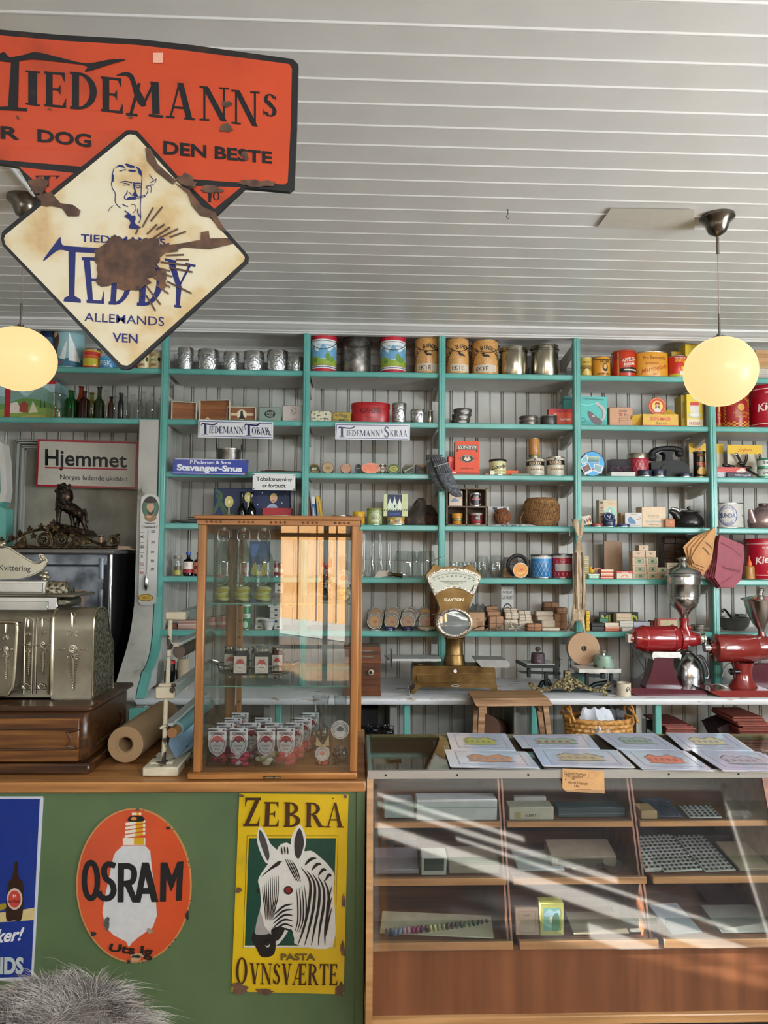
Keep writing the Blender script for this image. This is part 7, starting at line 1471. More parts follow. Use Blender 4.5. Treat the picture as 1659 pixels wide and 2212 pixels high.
hl=MB();hl.lathe([(w2(276),zO(602)),(w2(278),zO(592)),(w2(230),zO(584)),(w2(120),zO(572)),(w2(46),zO(560)),(w2(40),zO(548)),(w2(58),zO(535)),(w2(58),zO(518)),(w2(30),zO(506)),(0,zO(505))],ALU,cx_.x,Y,0,48)
G('coffee_grinder','smaller brownish red coffee grinder with a flat-lidded aluminium hopper at the picture edge','coffee grinder',(cx_.x,Y,W_),[['foot',bs,[['knob',kn]]],['motor',mo],['grinding_head',gh],['hopper',ho,[['lid',hl]]]])
K_('R');m=MB();Y3=Yf+.22;m.box(PP(1505,400,Y3).x,PP(1760,400,Y3).x,Y3,Y3+.14,W_,PP(1600,300,Y3).z,DRED,.01);thing('red_motor_box','dark red metal box behind the smaller grinder','machine',(0,0,0),[[None,m]])
m=MB();m.tube(sm([PPZ(1160,500,WT)+Vector((0,0,.005)),PP(1260,462,4.24),PP(1345,495,4.2)],6),.0045,pm('C8C4B8',.4),8);m.tube(sm([PP(1240,495,4.4),PP(1300,400,4.42),PP(1330,320,4.42),PP(1375,295,4.4)],6),.0045,pm('C8C4B8',.4),8)
for v in m.v:v.z=max(v.z,WT+.0015)
tag(m.build('power_cord'),'white power cord looping behind the smaller grinder','cord')
m=MB();m.tube(PS(4.6,(610,190),(700,360),(640,430)),.003,pm('55585A',.5),6);tag(m.build('power_cord'),'thin dark cable running down the boards behind the tall grinder','cord')
# ---- hanging things: dried fish, bags, socks
FI=stops('dried_fish',[(.32,'5E4A3A'),(.45,'9A8468'),(.62,'C0AE90'),(.8,'D0C2A6')],12,6,.6,0,.5,(3,3,.6))
K_('O');Y=4.33
m=MB()
def strip(m,L,y0,mat,wv=.006):
 """flat body through (x, y, halfwidth) pixel stations, oval section"""
 vs=[];fs=[];n=10;st=[]
 for i in range(len(L)-1):
  for k in range(4):t=k/4;st.append([L[i][j]*(1-t)+L[i+1][j]*t for j in range(3)])
 st.append(L[-1])
 for i,(x,y,w)in enumerate(st):
  c_=PP(x,y,y0);hw=PP(x+w,y,y0).x-c_.x
  for k in range(n):a=2*pi*k/n;vs.append((c_.x+hw*cos(a),y0+min(hw,.03)*.55*sin(a)*(1+.2*sin(i*1.3+k)),c_.z))
 for i in range(len(st)-1):
  for k in range(n):fs.append([i*n+k,i*n+(k+1)%n,(i+1)*n+(k+1)%n,(i+1)*n+k])
 fs.append(list(range(n)));fs.append([(len(st)-1)*n+k for k in range(n)]);m.add(vs,fs,mat)
strip(m,[(185,120,14),(182,170,26),(180,240,38),(182,330,44),(184,430,48),(190,540,50),(186,640,52),(178,700,54),(172,745,50),(165,765,36)],Y,FI)
strip(m,[(150,-30,26),(160,20,22),(172,70,16),(184,120,12)],Y,FI);strip(m,[(212,-30,14),(208,30,16),(200,80,14),(186,120,10)],Y,FI)
strip(m,[(150,740,24),(120,800,10),(85,862,3)],Y,FI);strip(m,[(200,740,24),(218,800,12),(232,860,5)],Y,FI);strip(m,[(130,785,12),(95,775,6),(68,765,2)],Y,FI)
rg=MB()
for k,(x,w)in enumerate(((158,4),(172,3),(196,4),(210,5))):rg.tube([PP(x+4*sin(y*.01+k),y,Y-.014-.004*(k%2))for y in range(230,700,40)],.0035,pm('5A4436' if k in(0,3)else 'C8B694',.6),6)
st_=MB();st_.tube(PS(Y-.01,(105,-30),(108,60),(112,100)),.0015,pm('B8A888',.7),6)
st_.tube([PP(186+14*cos(a),105,Y)+Vector((0,.012*sin(a),0))for a in[2*pi*k/12 for k in range(12)]],.003,pm('C8BC9C',.7),6,True)
G('dried_fish','long dried stockfish hung by its tail from the fourth post','dried fish',PP(185,-30,Y),[['fish',m],['skin_ridges',rg],['string',st_]])
def bagsheet(quad,Y0,Y1,mat,lb,grp,n=1,dec=None,gap=.006,nm='paper_bag'):
 K_('O');m=MB();q=[PP(x,y,Y0)for x,y in quad];N=len(q);o=q[0].copy();q=[p-o for p in q]
 fr=[Vector((p.x,-.004 if i%2 else 0,p.z))for i,p in enumerate(q)];bk=[p+Vector((.001,gap,0))for p in q]
 c_=sum(fr,Vector())/N;c_.y-=.006;c2=sum(bk,Vector())/N;c2.y+=.004
 m.add(fr+bk+[c_,c2],[[i,(i+1)%N,2*N]for i in range(N)]+[[N+i,N+(i+1)%N,2*N+1]for i in range(N)]+[[i,(i+1)%N,N+(i+1)%N,N+i]for i in range(N)],mat)
 if dec:decal(m,dec,1,-1,pixmap(Y0-.0115,o),.6)
 return thing(nm,lb,'paper bag',tuple(o),[[None,m]],grp)
PB=pm('BE8C58',.7,0,.1,20,.2);RB=pm('8A3444',.55,0,.1,20,.2);RB2=pm('7A2A38',.55,0,.1,20,.2)
for i in range(4):
 s_=30*(3-i);bagsheet([(1240-s_*.3,30+s_*.2),(1165-s_,110),(1095-s_*1.1,205-s_*.2),(1030+10*i,270+s_*.2),(1040+i*14,315+s_*.6),(1130+i*14,350+s_*.7),(1195+8*i,290+s_),(1235,180),(1252,60)],4.345-.012*i,0,PB,'tan paper bag in the fan on the fifth post, %s'%('hindmost','second from the back','third from the back','front one with dark print')[i],'tan paper bags hung on the fifth post',dec=[('L',[(1150,-190),(1180,-215),(1205,-250)],6,'5A4434'),('L',[(1175,-150),(1200,-170),(1225,-200)],5,'5A4434')]if i==3 else None,gap=.008)
for i in range(5):
 s_=22*(4-i);bagsheet([(1283-s_*.25,92),(1268-s_*.35,160),(1262-s_*.6,290),(1240-s_*.9,425-s_*.1),(1290-s_*.5,500+10*(i%2)),(1385-s_*.5,505),(1452-s_*.4,440),(1468-s_*.5,290),(1468-s_*.5,170)],4.34-.014*i,0,(RB,RB2)[i%2],'wine-red paper bag in the bunch hung from the fifth post, %s'%('hindmost','second from the back','middle one','second from the front','front one with worn lettering')[i],'wine-red paper bags hung on the fifth post',dec=[('q','Torsk Dahl',[(1310,-355),(1440,-385),(1440,-365),(1310,-335)],'5A1E2C'),('l',[(1290,-150),(1390,-200),(1455,-260)],3,'6E2434'),('l',[(1300,-470),(1380,-420)],3,'6E2434')]if i==4 else None)
m=MB();m.tube(sm(PS(4.30,(1262,30),(1275,45),(1272,90),(1262,75)),5)+[],.0022,BLACK,6);m.tube(PS(4.34,(1262,30),(1262,90)),.002,BLACK,6);tag(m.build('hook'),'black wire hook on the fifth post that carries the paper bags','hook')
WOOL=stops('grey_wool',[(.3,'3A3C40'),(.5,'55585C'),(.72,'7A7C80')],70,4,.95,0,.7)
K_('I')
def sock(L,Y,lb):
 m=MB();strip(m,L,Y,WOOL);cf=MB()
 for k in range(7):t=-1+2*k/6;cf.tube([PP(L[i][0]+t*L[i][2]*.85,L[i][1],Y-.016*(1-t*t*.7)-.003)for i in(0,1,2)],.0028,WOOL,6)
 wl=MB();x,y,w=L[1];wl.tube([PP(x+t*w*.98,y+6-22*t,Y-.019*(1-t*t*.8)-.003)for t in[-1+i*.2 for i in range(11)]],.0022,pm('B8BABC',.9),6)
 return G('wool_sock',lb,'sock',PP(L[0][0],L[0][1],Y),[['sock_body',m],['ribbed_cuff',cf],['white_stripe',wl]],group='pair of grey wool socks')
sock([(1455,262,92),(1430,310,66),(1440,400,68),(1470,500,66),(1510,600,52),(1535,650,26)],4.335,'grey wool sock hanging behind its mate on the third post')
sock([(1485,290,78),(1522,365,80),(1560,460,84),(1600,560,82),(1650,640,76),(1690,700,60),(1705,722,30)],4.29,'grey wool sock hanging in front on the third post, white stripe on its cuff')
# ---- below the worktop
K_('Q');Y=3.88;WST=wood('worn_stool','6E4C30','94704C','B89470','x',1.0,.6)
m=MB();a=PP(870,525,Y);b_=PP(1436,580,Y);pri(m,PS(Y,(868,528),(880,560),(895,584),(1432,580),(1438,568),(1420,540),(1405,522)),Y,Y+.22,WST)
lg_=[]
for(x0,x1,x2,x3)in((915,962,955,905),(1375,1412,1442,1400)):
 for dy in(.01,.17):
  l=MB();pp_=PS(Y,(x0,584),(x1,584),(x2,780),(x3,780));d0=(pp_[3]-pp_[0])/(pp_[0].z-pp_[3].z);zb_=pp_[0].z-.005
  t0=pp_[0];t1=pp_[1];bx0=t0.x+d0.x*zb_;w_=(t1.x-t0.x)*.85
  l.prism([(t0.x,t0.z),(t1.x,t1.z),(bx0+w_,.001),(bx0,.001)],Y+dy,Y+dy+.035,WST);lg_.append(['leg',l])
br_=MB();pri(br_,PS(Y,(948,584),(976,584),(976,652),(958,640)),Y+.04,Y+.16,WST);pri(br_,PS(Y,(1340,580),(1385,580),(1375,645),(1362,640)),Y+.04,Y+.16,WST)
G('wooden_stool','rough worn wooden stool in front of the white worktop','stool',(a.x,Y,0.001),[['seat',m],*lg_,['brace',br_]])
K_('R');Yb=3.98;WK=stops('wicker',[(.3,'8A5A24'),(.5,'B88440'),(.7,'D0A060')],40,3,.5,0,.3)
xa,xb=span(98,605,700,Yb+.12);r=(xb-xa)/2;zR=PP(350,745,Yb+.12).z;zB_=.336;m=MB();cx_=(xa+xb)/2
rows_n=15;hB=zR-zB_
for j in range(rows_n):
 zz2=j/(rows_n-1)*hB;rr2=r*(.84+.16*j/(rows_n-1));m.tube([(rr2*cos(2*pi*k/60)*(1+.018*(1 if(k+j)%2 else-1)),rr2*.62*sin(2*pi*k/60)*(1+.03*(1 if(k+j)%2 else-1)),zz2)for k in range(60)],hB/rows_n*.62,WK,6,True)
rm=MB();rm.tube([(r*1.02*cos(2*pi*k/60),r*.64*sin(2*pi*k/60),hB+.006*(k%2))for k in range(60)],.014,WK,8,True);m.cyl(0,0,0,.006,r*.5,WK)
hn=[MB(),MB()]
for s_ in(-1,1):
 for o_ in(0,.5):hn[s_>0].tube([(s_*r*.96+.012*cos(9*t+o_*6),-.10+.2*t,hB+.07*sin(pi*t)+.012*sin(9*t+o_*6))for t in[i/18 for i in range(19)]],.007,WK,7)
thing('wicker_basket','honey-coloured wicker basket with two handles under the worktop','basket',(cx_,Yb+.16,zB_),[['woven_body',m],['rim',rm],['handle',hn[0]],['handle',hn[1]]])
crumple('tissue_paper','crumpled white tissue paper rising out of the wicker basket','tissue paper',160,475,635,Yb+.12,zR-.10,pm('C4C8D0',.8,0,.1,20),.16,12,12,8)
crumple('plastic_bag','grey bag stuffed behind the white tissue in the basket','bag',380,580,642,Yb+.22,zR-.10,pm('5E6064',.4,0,.1,20),.1,14)
# piles of red paper bags, rolls and dark stuff on the low board
K_('R');LB=.326
for(x0,x1,y0,y1,n_,Yq,s_)in((905,1110,775,850,9,4.25,'small pile behind the framed drawings'),(1450,1700,720,1090,42,4.18,'tall pile at the picture edge')):
 a,b_=span(x0,x1,y0,Yq);zt=PP((x0+x1)/2,y0,Yq).z;N=max(6,int((zt-LB)/.011));rnd=random.Random(n_)
 for i in range(N):
  w=(b_-a)*.5+rnd.uniform(-.01,.01);cxx=(a+b_)/2+rnd.uniform(-.012,.012)+(.0 if i<N-6 else-.01*(i-N+6));hz=(zt-LB)/N
  m=MB();m.box(-w,w,0,.26,0,hz*.94,pm(('7A3A30','6A2E28','8A4A3A')[i%3],.6,0,.2,40),.002)
  thing('folded_bag_bundle','bundle of folded red-brown paper bags in the '+s_,'paper bags',(cxx,Yq+rnd.uniform(0,.02),LB+hz*i+.0005),[[None,m]],'red-brown bag bundles, '+s_)
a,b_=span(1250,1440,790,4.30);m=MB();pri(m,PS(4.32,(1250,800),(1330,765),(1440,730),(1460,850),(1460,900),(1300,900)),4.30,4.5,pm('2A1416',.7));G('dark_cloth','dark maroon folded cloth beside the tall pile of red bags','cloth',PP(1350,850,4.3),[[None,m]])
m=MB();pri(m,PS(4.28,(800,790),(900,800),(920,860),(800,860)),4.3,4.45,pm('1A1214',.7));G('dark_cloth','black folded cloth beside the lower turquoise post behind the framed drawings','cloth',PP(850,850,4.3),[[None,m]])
K_('Q');m=MB();m.rod(PP(960,745,4.30),PP(1040,760,4.65),.085,pm('6A4A3A',.7),32);G('paper_roll','brown paper roll lying under the worktop behind the stool','paper roll',PP(990,780,4.4),[[None,m]])
m=MB();rnd=random.Random(11)
for i in range(46):
 c_=PP(rnd.uniform(110,310),rnd.uniform(715,830),4.15+rnd.uniform(-.03,.06));ax=rnd.uniform(0,pi);r_=rnd.uniform(.010,.018)
 m.tube([c_+Vector((r_*cos(a)*cos(ax),r_*cos(a)*sin(ax)*.6,r_*.7*sin(a)))for a in[2*pi*k/10 for k in range(10)]],.0032,pm('0F1012',.35),5,True)
tag(m.build('black_chain'),'tangled heap of black chain in the shade under the worktop','chain',kind='stuff')
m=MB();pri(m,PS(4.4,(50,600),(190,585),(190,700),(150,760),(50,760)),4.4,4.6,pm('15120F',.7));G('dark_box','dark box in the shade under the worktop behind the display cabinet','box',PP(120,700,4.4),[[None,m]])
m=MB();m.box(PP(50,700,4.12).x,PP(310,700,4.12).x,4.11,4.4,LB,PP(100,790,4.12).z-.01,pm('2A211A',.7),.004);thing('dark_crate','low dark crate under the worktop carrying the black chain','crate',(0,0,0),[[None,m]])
K_('M')
m=MB();Yt=PPZ(185,1170,WT).y+.1;Yt=4.35;xa,xb=span(145,240,1080,Yt);r=(xb-xa)/2;zt=PP(190,1012,Yt).z;m.lathe([(0,0),(r*.8,0),(r,.02),(r,zt-WT-.02),(r*.75,zt-WT),(0,zt-WT)],pm('A89880',.8,0,.15,60,.4),n=30)
thing('string_cone','cream spool of string on the worktop behind the paper cutter','string',((xa+xb)/2,Yt,W_),[[None,m]])
m=MB();m.box(PP(50,1100,4.3).x,PP(138,1100,4.3).x,4.3,4.36,W_,PP(90,1105,4.3).z,BLACK,.004);c2=MB();c2.cyl(PP(95,1050,4.32).x,4.33,PP(90,1105,4.3).z,PP(95,1050,4.32).z,.028,BLACK);c3=MB();c3.cyl(PP(95,1050,4.32).x,4.33,PP(95,1050,4.32).z,PP(95,1028,4.32).z,.028,pm('B01A2A',.4))
thing('ink_bottle','black bottle with a red cap on a black stand by the first post','bottle',(0,0,0),[['stand',m],['bottle_body',c2],['cap',c3]])
# ================================================================== alcove: sign, safe, lion, thermometer
def psign(crop,quad,Y,nm,lb,base,items,th=.004,back=None,bord=None,extra=(),poly=None):
 K_(crop);ps=[PP(x,y,Y)for x,y in quad];o=sum(ps,Vector())/len(ps);o.y=Y
 m=MB();m.prism([(p.x-o.x,p.z-o.z)for p in ps],0,th,base if not isinstance(base,str)else pm(base,.2,0,.05,8,0,.7))
 decal(m,items,1,-1,pixmap(Y,o),.2,eps=.00022)
 return thing(nm,lb,'sign',tuple(o),[[None,m],*extra]if not extra else[['plate',m],*extra])
RD='A01C30'
psign('G',[(355,210),(1310,240),(1295,685),(335,655)],4.66,'enamel_sign','red-bordered white enamel sign lettered Hjemmet Norges ledende ukeblad',RD,
[('p',[(374,-232),(1284,-258),(1270,-665),(355,-640)],'C4BFB4'),QT('Hjemmet',(425,300),(1200,340),(1195,478),(425,455),'0C0C12',.02),
[('l',[(424,-480),(1200,-498)],14,'A01C30'),QT('Norges ledende ukeblad',(568,540),(1200,565),(1200,610),(568,592),'1A1A1E',.0)]])
K_('G');SF=stops('worn_black_iron',[(.3,'22242A'),(.44,'50555E'),(.56,'7E858E'),(.75,'989EA6')],7,7,.35,.3,.1);BLK=pm('08080A',.4)
Ys=4.2;c1=P(245,1187,Ys);xs1=c1.x;zs=c1.z;m=MB()
m.box(-2.08,xs1,Ys,4.66,0,zs,BLK,.008);dr_=MB();dr_.box(-2.07,xs1-.05,Ys-.012,Ys,.3,zs-.10,SF,.004);dr_.box(-2.07,xs1-.16,Ys-.016,Ys-.01,.3,zs-.24,SF,.003)
dr_.box(-2.07,xs1-.14,Ys-.019,Ys-.013,zs-.255,zs-.237,pm('8A7060',.5),.001);dr_.box(xs1-.17,xs1-.15,Ys-.019,Ys-.013,.4,zs-.24,pm('8A7060',.5),.001)
tb_=MB();tb_.box(-2.08,xs1-.03,Ys-.014,Ys,zs-.09,zs-.03,SF,.004);tb_.box(-2.09,xs1+.01,Ys-.025,Ys+.4,zs-.025,zs+.0,pm('6A6662',.35,.3),.006)
for z0_ in(zs-.55,zs-.35,zs-.17):tb_.rod((xs1-.06,Ys-.012,z0_),(xs1-.06,Ys-.012,z0_+.12),.016,SF,14)
tb_.rod((xs1-.01,Ys-.005,.3),(xs1-.01,Ys-.005,zs-.03),.01,CHROME,12)
thing('safe','tall black iron safe with worn grey door in the alcove','safe',(0,0,0),[['body',m],['door',dr_],['top_frame',tb_]])
K_('a');BZ=stops('dark_bronze',[(.3,'1E1712'),(.5,'3A2E20'),(.7,'6A5636')],50,4,.38,.8,.5);Y=Ys+.02;m=MB()
tb=lambda L,r,mm=None:(mm or m).tube(sm(PS(Y,*L),5),r,BZ,7)
tb([(-120,500),(110,410),(280,330),(430,275),(560,262),(640,300),(670,380),(680,480)],.008);tb([(705,480),(715,380),(740,305),(860,280),(1000,320),(1150,395),(1300,455),(1400,485),(1490,460),(1522,400),(1480,350),(1430,370),(1430,420),(1470,425)],.008)
tb([(-100,490),(700,490),(1500,492)],.008);tb([(1480,350),(1500,320),(1530,335)],.006)
for cx_,r_ in((565,78),(790,78),(1445,48)):
 for q,w in((1,.007),(.78,.004)):m.tube([PP(cx_+r_*q*cos(a),388+r_*q*sin(a),Y-.004)for a in[2*pi*k/24 for k in range(24)]],w,BZ,6,True)
 for k in range(12):m.sph(*PP(cx_+r_*.5*cos(k*.9)*(.4+.05*k),388+r_*.5*sin(k*.9)*(.4+.05*k),Y),.006,BZ,8)
rnd=random.Random(4)
for(x,y,s_)in((25,395,40),(145,355,42),(255,300,42),(385,252,42),(532,222,44),(690,180,56),(850,222,36),(1000,255,32),(1345,430,34),(720,240,60),(620,235,40),(430,340,45),(1080,290,30),(1180,350,26)):
 m.prism([(p.x,p.z)for p in[PP(x+s_*(1 if k%2==0 else .5)*cos(-pi/2+k*pi/5),y+s_*(1 if k%2==0 else .5)*sin(-pi/2+k*pi/5),Y)for k in range(10)]],Y-.012,Y+.004,BZ);m.sph(*PP(x,y,Y-.012),.006,BZ,8)
for L in([(180,470),(230,420),(320,340),(350,440),(470,470),(300,480)],[(870,470),(900,420),(1010,350),(1180,430),(1080,450),(960,478)],[(900,310),(960,330),(940,380),(900,360)]):pri(m,[PP(q.x,q.y,Y)for q in sm(L,4,True)],Y-.006,Y+.004,BZ)
G('safe_pediment','ornate dark bronze arch of leaves, scrolls and rosettes on top of the safe','ornament',PP(700,490,Y),[[None,m]])
K_('G');Y=Ys+.14;m=MB();LZ=stops('lion_bronze',[(.3,'14100C'),(.55,'2E2218'),(.75,'54402C')],40,4,.35,.7,.5);q=lambda*L:PS(Y,*L);s_=Y/FPX/4.3658*1.02
m.tube(sm(q((600,760),(640,850),(700,880),(760,930),(785,960)),4),[s_*x for x in[50]*4+[56]*4+[50]*4+[42]*4+[38]],LZ,14)
m.tube(sm(q((625,680),(612,750),(600,830),(605,880)),4),[s_*x for x in[50,58,64,70,74,74,70,66,62,58,54,50,40]],LZ,14)
m.sph(*PP(592,680,Y),s_*50,LZ,16);m.sph(*PP(546,702,Y),s_*27,LZ,12,1.2,1,.9);m.sph(*PP(604,640,Y),s_*20,LZ,10)
for L,dy in((((575,860),(565,930),(562,1010),(550,1018)),-.02),(((650,880),(668,960),(672,1030),(655,1040)),.02),(((760,930),(725,985),(712,1040),(700,1046)),.02),(((790,940),(800,1000),(826,1068),(812,1075)),-.02)):
 m.tube([p+Vector((0,dy,0))for p in sm(q(*L),4)],[s_*x for x in(34,30,27,24,22,20,19,19,19,18,18,18,16)],LZ,10)
for i in range(60):a=i*2.4;t=i/60;m.sph(*(PP(606+66*cos(a)*(.75+.3*t),650+230*t,Y)+Vector((0,-s_*60*abs(sin(a)),0))),s_*17,LZ,8)
m.tube(sm(q((790,900),(800,870),(818,930),(822,985)),5),s_*9,LZ,8);m.sph(*PP(822,990,Y),s_*15,LZ,8)
pri(m,q((500,1010),(560,1005),(700,1040),(860,1075),(900,1130),(480,1130)),Y-.05,Y+.05,LZ)
lo_=G('lion_statue','dark bronze lion statue standing with head turned and tail down on the safe','statue',PP(690,1130,Y),[[None,m]])
md=lo_.modifiers.new('r','REMESH');md.mode='VOXEL';md.voxel_size=.0026;md.use_smooth_shade=True
K_('a');Y=Ys+.12;xa,xb=span(1260,1318,380,Y);r=(xb-xa)/2;h=PP(1290,335,Y).z-zs;m=MB();m.cyl(0,0,0,h,r,pm('B08064',.4,.2));
for t in(.93,.45):m.cyl(0,0,h*t-.006,h*t+.004,r*1.05,BLACK)
thing('small_tin','little copper-coloured tin with black bands behind the pediment','tin',((xa+xb)/2,Y,zs+.001),[[None,m]])
m=MB();m.box(xs1-.06,xs1+.06,4.3,4.5,0,.004,pm('B8A890',.7),0).box(xs1-.04,xs1+.03,4.31,4.45,.004,.02,pm('A88A74',.7),.001);thing('letter_pile','thin stack of papers on the corner of the safe','papers',(0,0,zs+.001),[[None,m]])
# thermometer on the pilaster
K_('L');Y=4.365;m=MB();tp_=[(1178,-10-250*0),];K_('X');L=PS(Y,(304,1082),(306,1073),(316,1068),(326,1067),(336,1069),(344,1075),(345,1085),(337,1302),(330,1306),(316,1308),(304,1306),(299,1300))
o=PP(322,1190,Y);m.prism([(p.x-o.x,p.z-o.z)for p in L],0,.005,pm('C4C2BC',.2,0,.04,10,0,.6));it=[[('E',325,-1097,17,24,2,'2A4A3A'),('e',325,-1097,16,23,'3E6A50')],('e',325,-1118,13,9,'8A6A44'),[('e',325,-1095,8,11,'C09878'),('P',[(312,-1084),(318,-1074),(332,-1074),(338,-1084),(325,-1087)],'241810')],('P',[(319,-1100),(325,-1110),(331,-1100),(331,-1107),(325,-1114),(319,-1107)],'241810'),[('e',322,-1116,6,3,'C09070')],
[('t','Tidemanns',324,-1130,4,'2A2A2A',36),('t','Crownwell C',324,-1138,6,'2A2A2A',36)]]
it.append([('t',s_,308-(y-1140)*.02,-y,6,'2A2A2A' if y<1212 else 'A84A44',12)for s_,y in(('40',1159),('20',1181),('0',1201),('20',1220),('40',1237))]+[('t',s_,331-(y-1140)*.02,-y,6,'2A2A2A',12)for s_,y in(('50',1148),('30',1171),('10',1192),('10',1211),('30',1229))]+[('l',[(303-(y-1140)*.02,-y),(313-(y-1140)*.02,-y)],1,'5A5A5A')for y in range(1150,1240,11)])
it.append([('e',315,-1291,16,8,'8A6A2E'),('e',315,-1291,14,6,'C8A84A'),('t','TEDDY',315,-1291,5,'6A3A1A',20)])
decal(m,it,1,-1,pixmap(Y,o),.25);gt=MB();gt.tube([p-o for p in PS(Y-.004,(321,1145),(317,1240))],.003,pm('A8A49C',.2),8);gt.tube([p-o for p in PS(Y-.008,(317,1240),(316,1250),(316,1268),(316,1276))],[.004,.013,.013,.004],CHROME,14)
thing('enamel_thermometer','tall narrow white enamel thermometer sign with a bearded man in an oval','thermometer',tuple(o),[['plate',m],['tube',gt]])
# ================================================================== cash register on the counter
CT=.9012;K_('b');OAK=wood('quartersawn_oak','22130A','3E2412','5A3A1E','x',1.1,.3,.1);OAK2=wood('oak_drawer','30190A','5A3618','7C5226','x',1.0,.3,.1);NK=stops('register_nickel',[(.3,'5A5548'),(.5,'777060'),(.7,'8C8574')],7,5,.4,.8,.06);RLF=stops('register_relief',[(.35,'3A362C'),(.5,'8A8270'),(.65,'BDB49E')],90,2,.32,.85,1.0)
f0_=PZ(190,1672,CT);Yr=f0_.y;Xr=f0_.x
def YX(px,py,X):d=ray(*c(px,py));t=X/d.x;return d.y*t,CAMZ+d.z*t
Yrb=YX(1570,870,Xr)[0];zT=PP(600,1075,Yr).z;XL0=Xr-1.0;zf=lambda y:PP(600,y,Yr).z
m=MB();m.box(XL0,Xr+.006,Yr-.008,Yrb,CT,zf(1765),OAK,.006);m.box(XL0,Xr-.01,Yr+.004,Yrb-.01,zf(1765),zf(1140),OAK,.012);m.box(XL0,Xr+.008,Yr-.012,Yrb+.004,zf(1140),zT,OAK,.008)
dw=MB();x1_=PP(945,1500,Yr).x;dw.box(XL0,x1_,Yr-.006,Yr+.02,zf(1740),zf(1225),OAK2,.003)
z5,z6=zf(1590),zf(1350);x2_=PP(850,1450,Yr).x;mo_=sm([(XL0,0,z5),(x2_-.05,0,z5),(x2_-.012,0,z5+(z6-z5)*.18),(x2_,0,(z5+z6)/2),(x2_-.012,0,z6-(z6-z5)*.18),(x2_-.05,0,z6),(XL0,0,z6)],5)
dw.tube([Vector((p.x,Yr-.006,p.z))for p in mo_],.004,OAK,8)
sd=MB();sd.tube([(Xr-.006,*YX(x,y,Xr))for x,y in((1170,1535),(1440,1340),(1480,1260),(1480,1190),(1460,1150))],.005,OAK,8)
base_parts=[['cabinet',m],['drawer',dw],['side_moulding',sd]]
Xm=Xr-.035;K_('L');pr=[YX(x,y,Xm)for x,y in((765,1495),(770,1440),(775,1200),(780,900),(785,800),(800,740),(825,708),(855,705),(885,730),(903,790),(908,900),(925,950),(942,1010),(940,1365))]
Yf=pr[0][0];pr=[(Yf,zT)]+pr[1:]+[(pr[-1][0],zT)]
dY=PP(0,0,1)
bd=MB();Tm=Matrix(((0,1,0,0),(1,0,0,0),(0,0,1,0),(0,0,0,1)))
xR0=PP(440,1100,Yf).x;bd.M=Tm;bd.prism(pr,xR0,Xm,NK);bd.prism([(a+.03,b)for a,b in pr],XL0,xR0+.002,NK);bd.prism([(a+.008,b-.006)for a,b in pr],Xm,Xm+.003,RLF);bd.M=None
bd.tube([(Xm+.002,a,b)for a,b in pr[1:]],.004,pm('B8B09A',.25,1),8);bd.tube([(xR0,pr[1][0]-.002,pr[1][1]),(xR0,pr[4][0],pr[4][1]),(xR0,*pr[5]),(xR0,*pr[6])],.006,pm('B8B09A',.25,1),8)
og=MB();ON=pm('A8A08C',.3,.9);K_('b')
def orn(x,y0,y1,w,Yo):
 H=y1-y0;P_=lambda a,b:PP(x+a*w,y0+b*H,Yo);r1=.0035
 for q in(.5,.3):og.tube([P_(q*.45*cos(t),.42+q*.09*sin(t))for t in[2*pi*k/18 for k in range(18)]],.0028,ON,6,True)
 og.sph(*P_(0,.42),.006,ON,10)
 for k in range(11):
  t=.58+.034*k;ww=.30*(1-(k/12))
  for s_ in(-1,1):og.tube([P_(0,t+.02),P_(s_*ww,t)],[.0016,.0026],ON,6)
 og.tube([P_(0,.54),P_(0,.97)],[.005,.001],ON,8)
 for yy in(.22,.52):
  for s_ in(-1,1):og.tube([P_(s_*(.22+.13*cos(t)),yy+.03*sin(t))for t in[i*.55 for i in range(11)]],.0026,ON,6);og.sph(*P_(s_*.24,yy),.0035,ON,8)
  og.tube([P_(-.12,yy+.03),P_(0,yy-.03),P_(.12,yy+.03)],.0035,ON,6)
 for s_ in(-1,1):
  for k in range(5):og.sph(*P_(s_*(.52+.10*k),.42+.012*(k%2)),.0042-.0004*k,ON,8)
 for k in range(6):og.tube([P_(0,.14-.025*k),P_(-.14,.10-.03*k)],.0018,ON,5);og.tube([P_(0,.14-.025*k),P_(.14,.10-.03*k)],.0018,ON,5)
orn(875,10,930,200,Yf-.002);orn(515,60,740,110,Yf+.028);orn(345,60,740,100,Yf+.028)
for x in(490,310,80): # palmettes
 yq=880
 for k in range(7):a=R(-90+26*(k-3));og.tube([PP(x,yq,Yf+.027),PP(x+48*cos(a),yq+62*sin(a),Yf+.027)],[.0018,.005],ON,7);og.sph(*PP(x+50*cos(a),yq+64*sin(a),Yf+.026),.0042,ON,8)
for(x0,x1)in((415,590),(280,390)):og.tube(sm(PS(Yf+.028,(x0,940),(x0+22,90),(x0+50,50),((x0+x1)/2+15,20),(x1+8,60),(x1+10,100),(x1-20,940)),4),.0028,ON,6)
pb=MB();pri(pb,[PP(q.x,q.y,Yf-.03)for q in sm([(-300,100),(120,95),(175,130),(185,300),(150,800),(110,900),(60,930),(-300,940)],4)],Yf-.03,Yf+.05,NK);pb.tube([PP(q.x,q.y,Yf-.033)for q in sm([(-300,85),(150,80),(200,130),(195,300),(160,800),(120,910),(60,945),(-300,950)],5)],.006,pm('B8B09A',.25,1),8)
orn_y=Yf-.032;K_('b');orn(75,110,800,110,orn_y)
ft=MB();ft.box(PP(660,1000,Yf).x,Xm+.001,Yf-.012,Yf+.02,zT,PP(700,995,Yf).z,CHROME,.002);ft.box(XL0,PP(650,1040,Yf).x,Yf-.015,Yf+.03,zT,PP(400,1045,Yf).z,ON,.003)
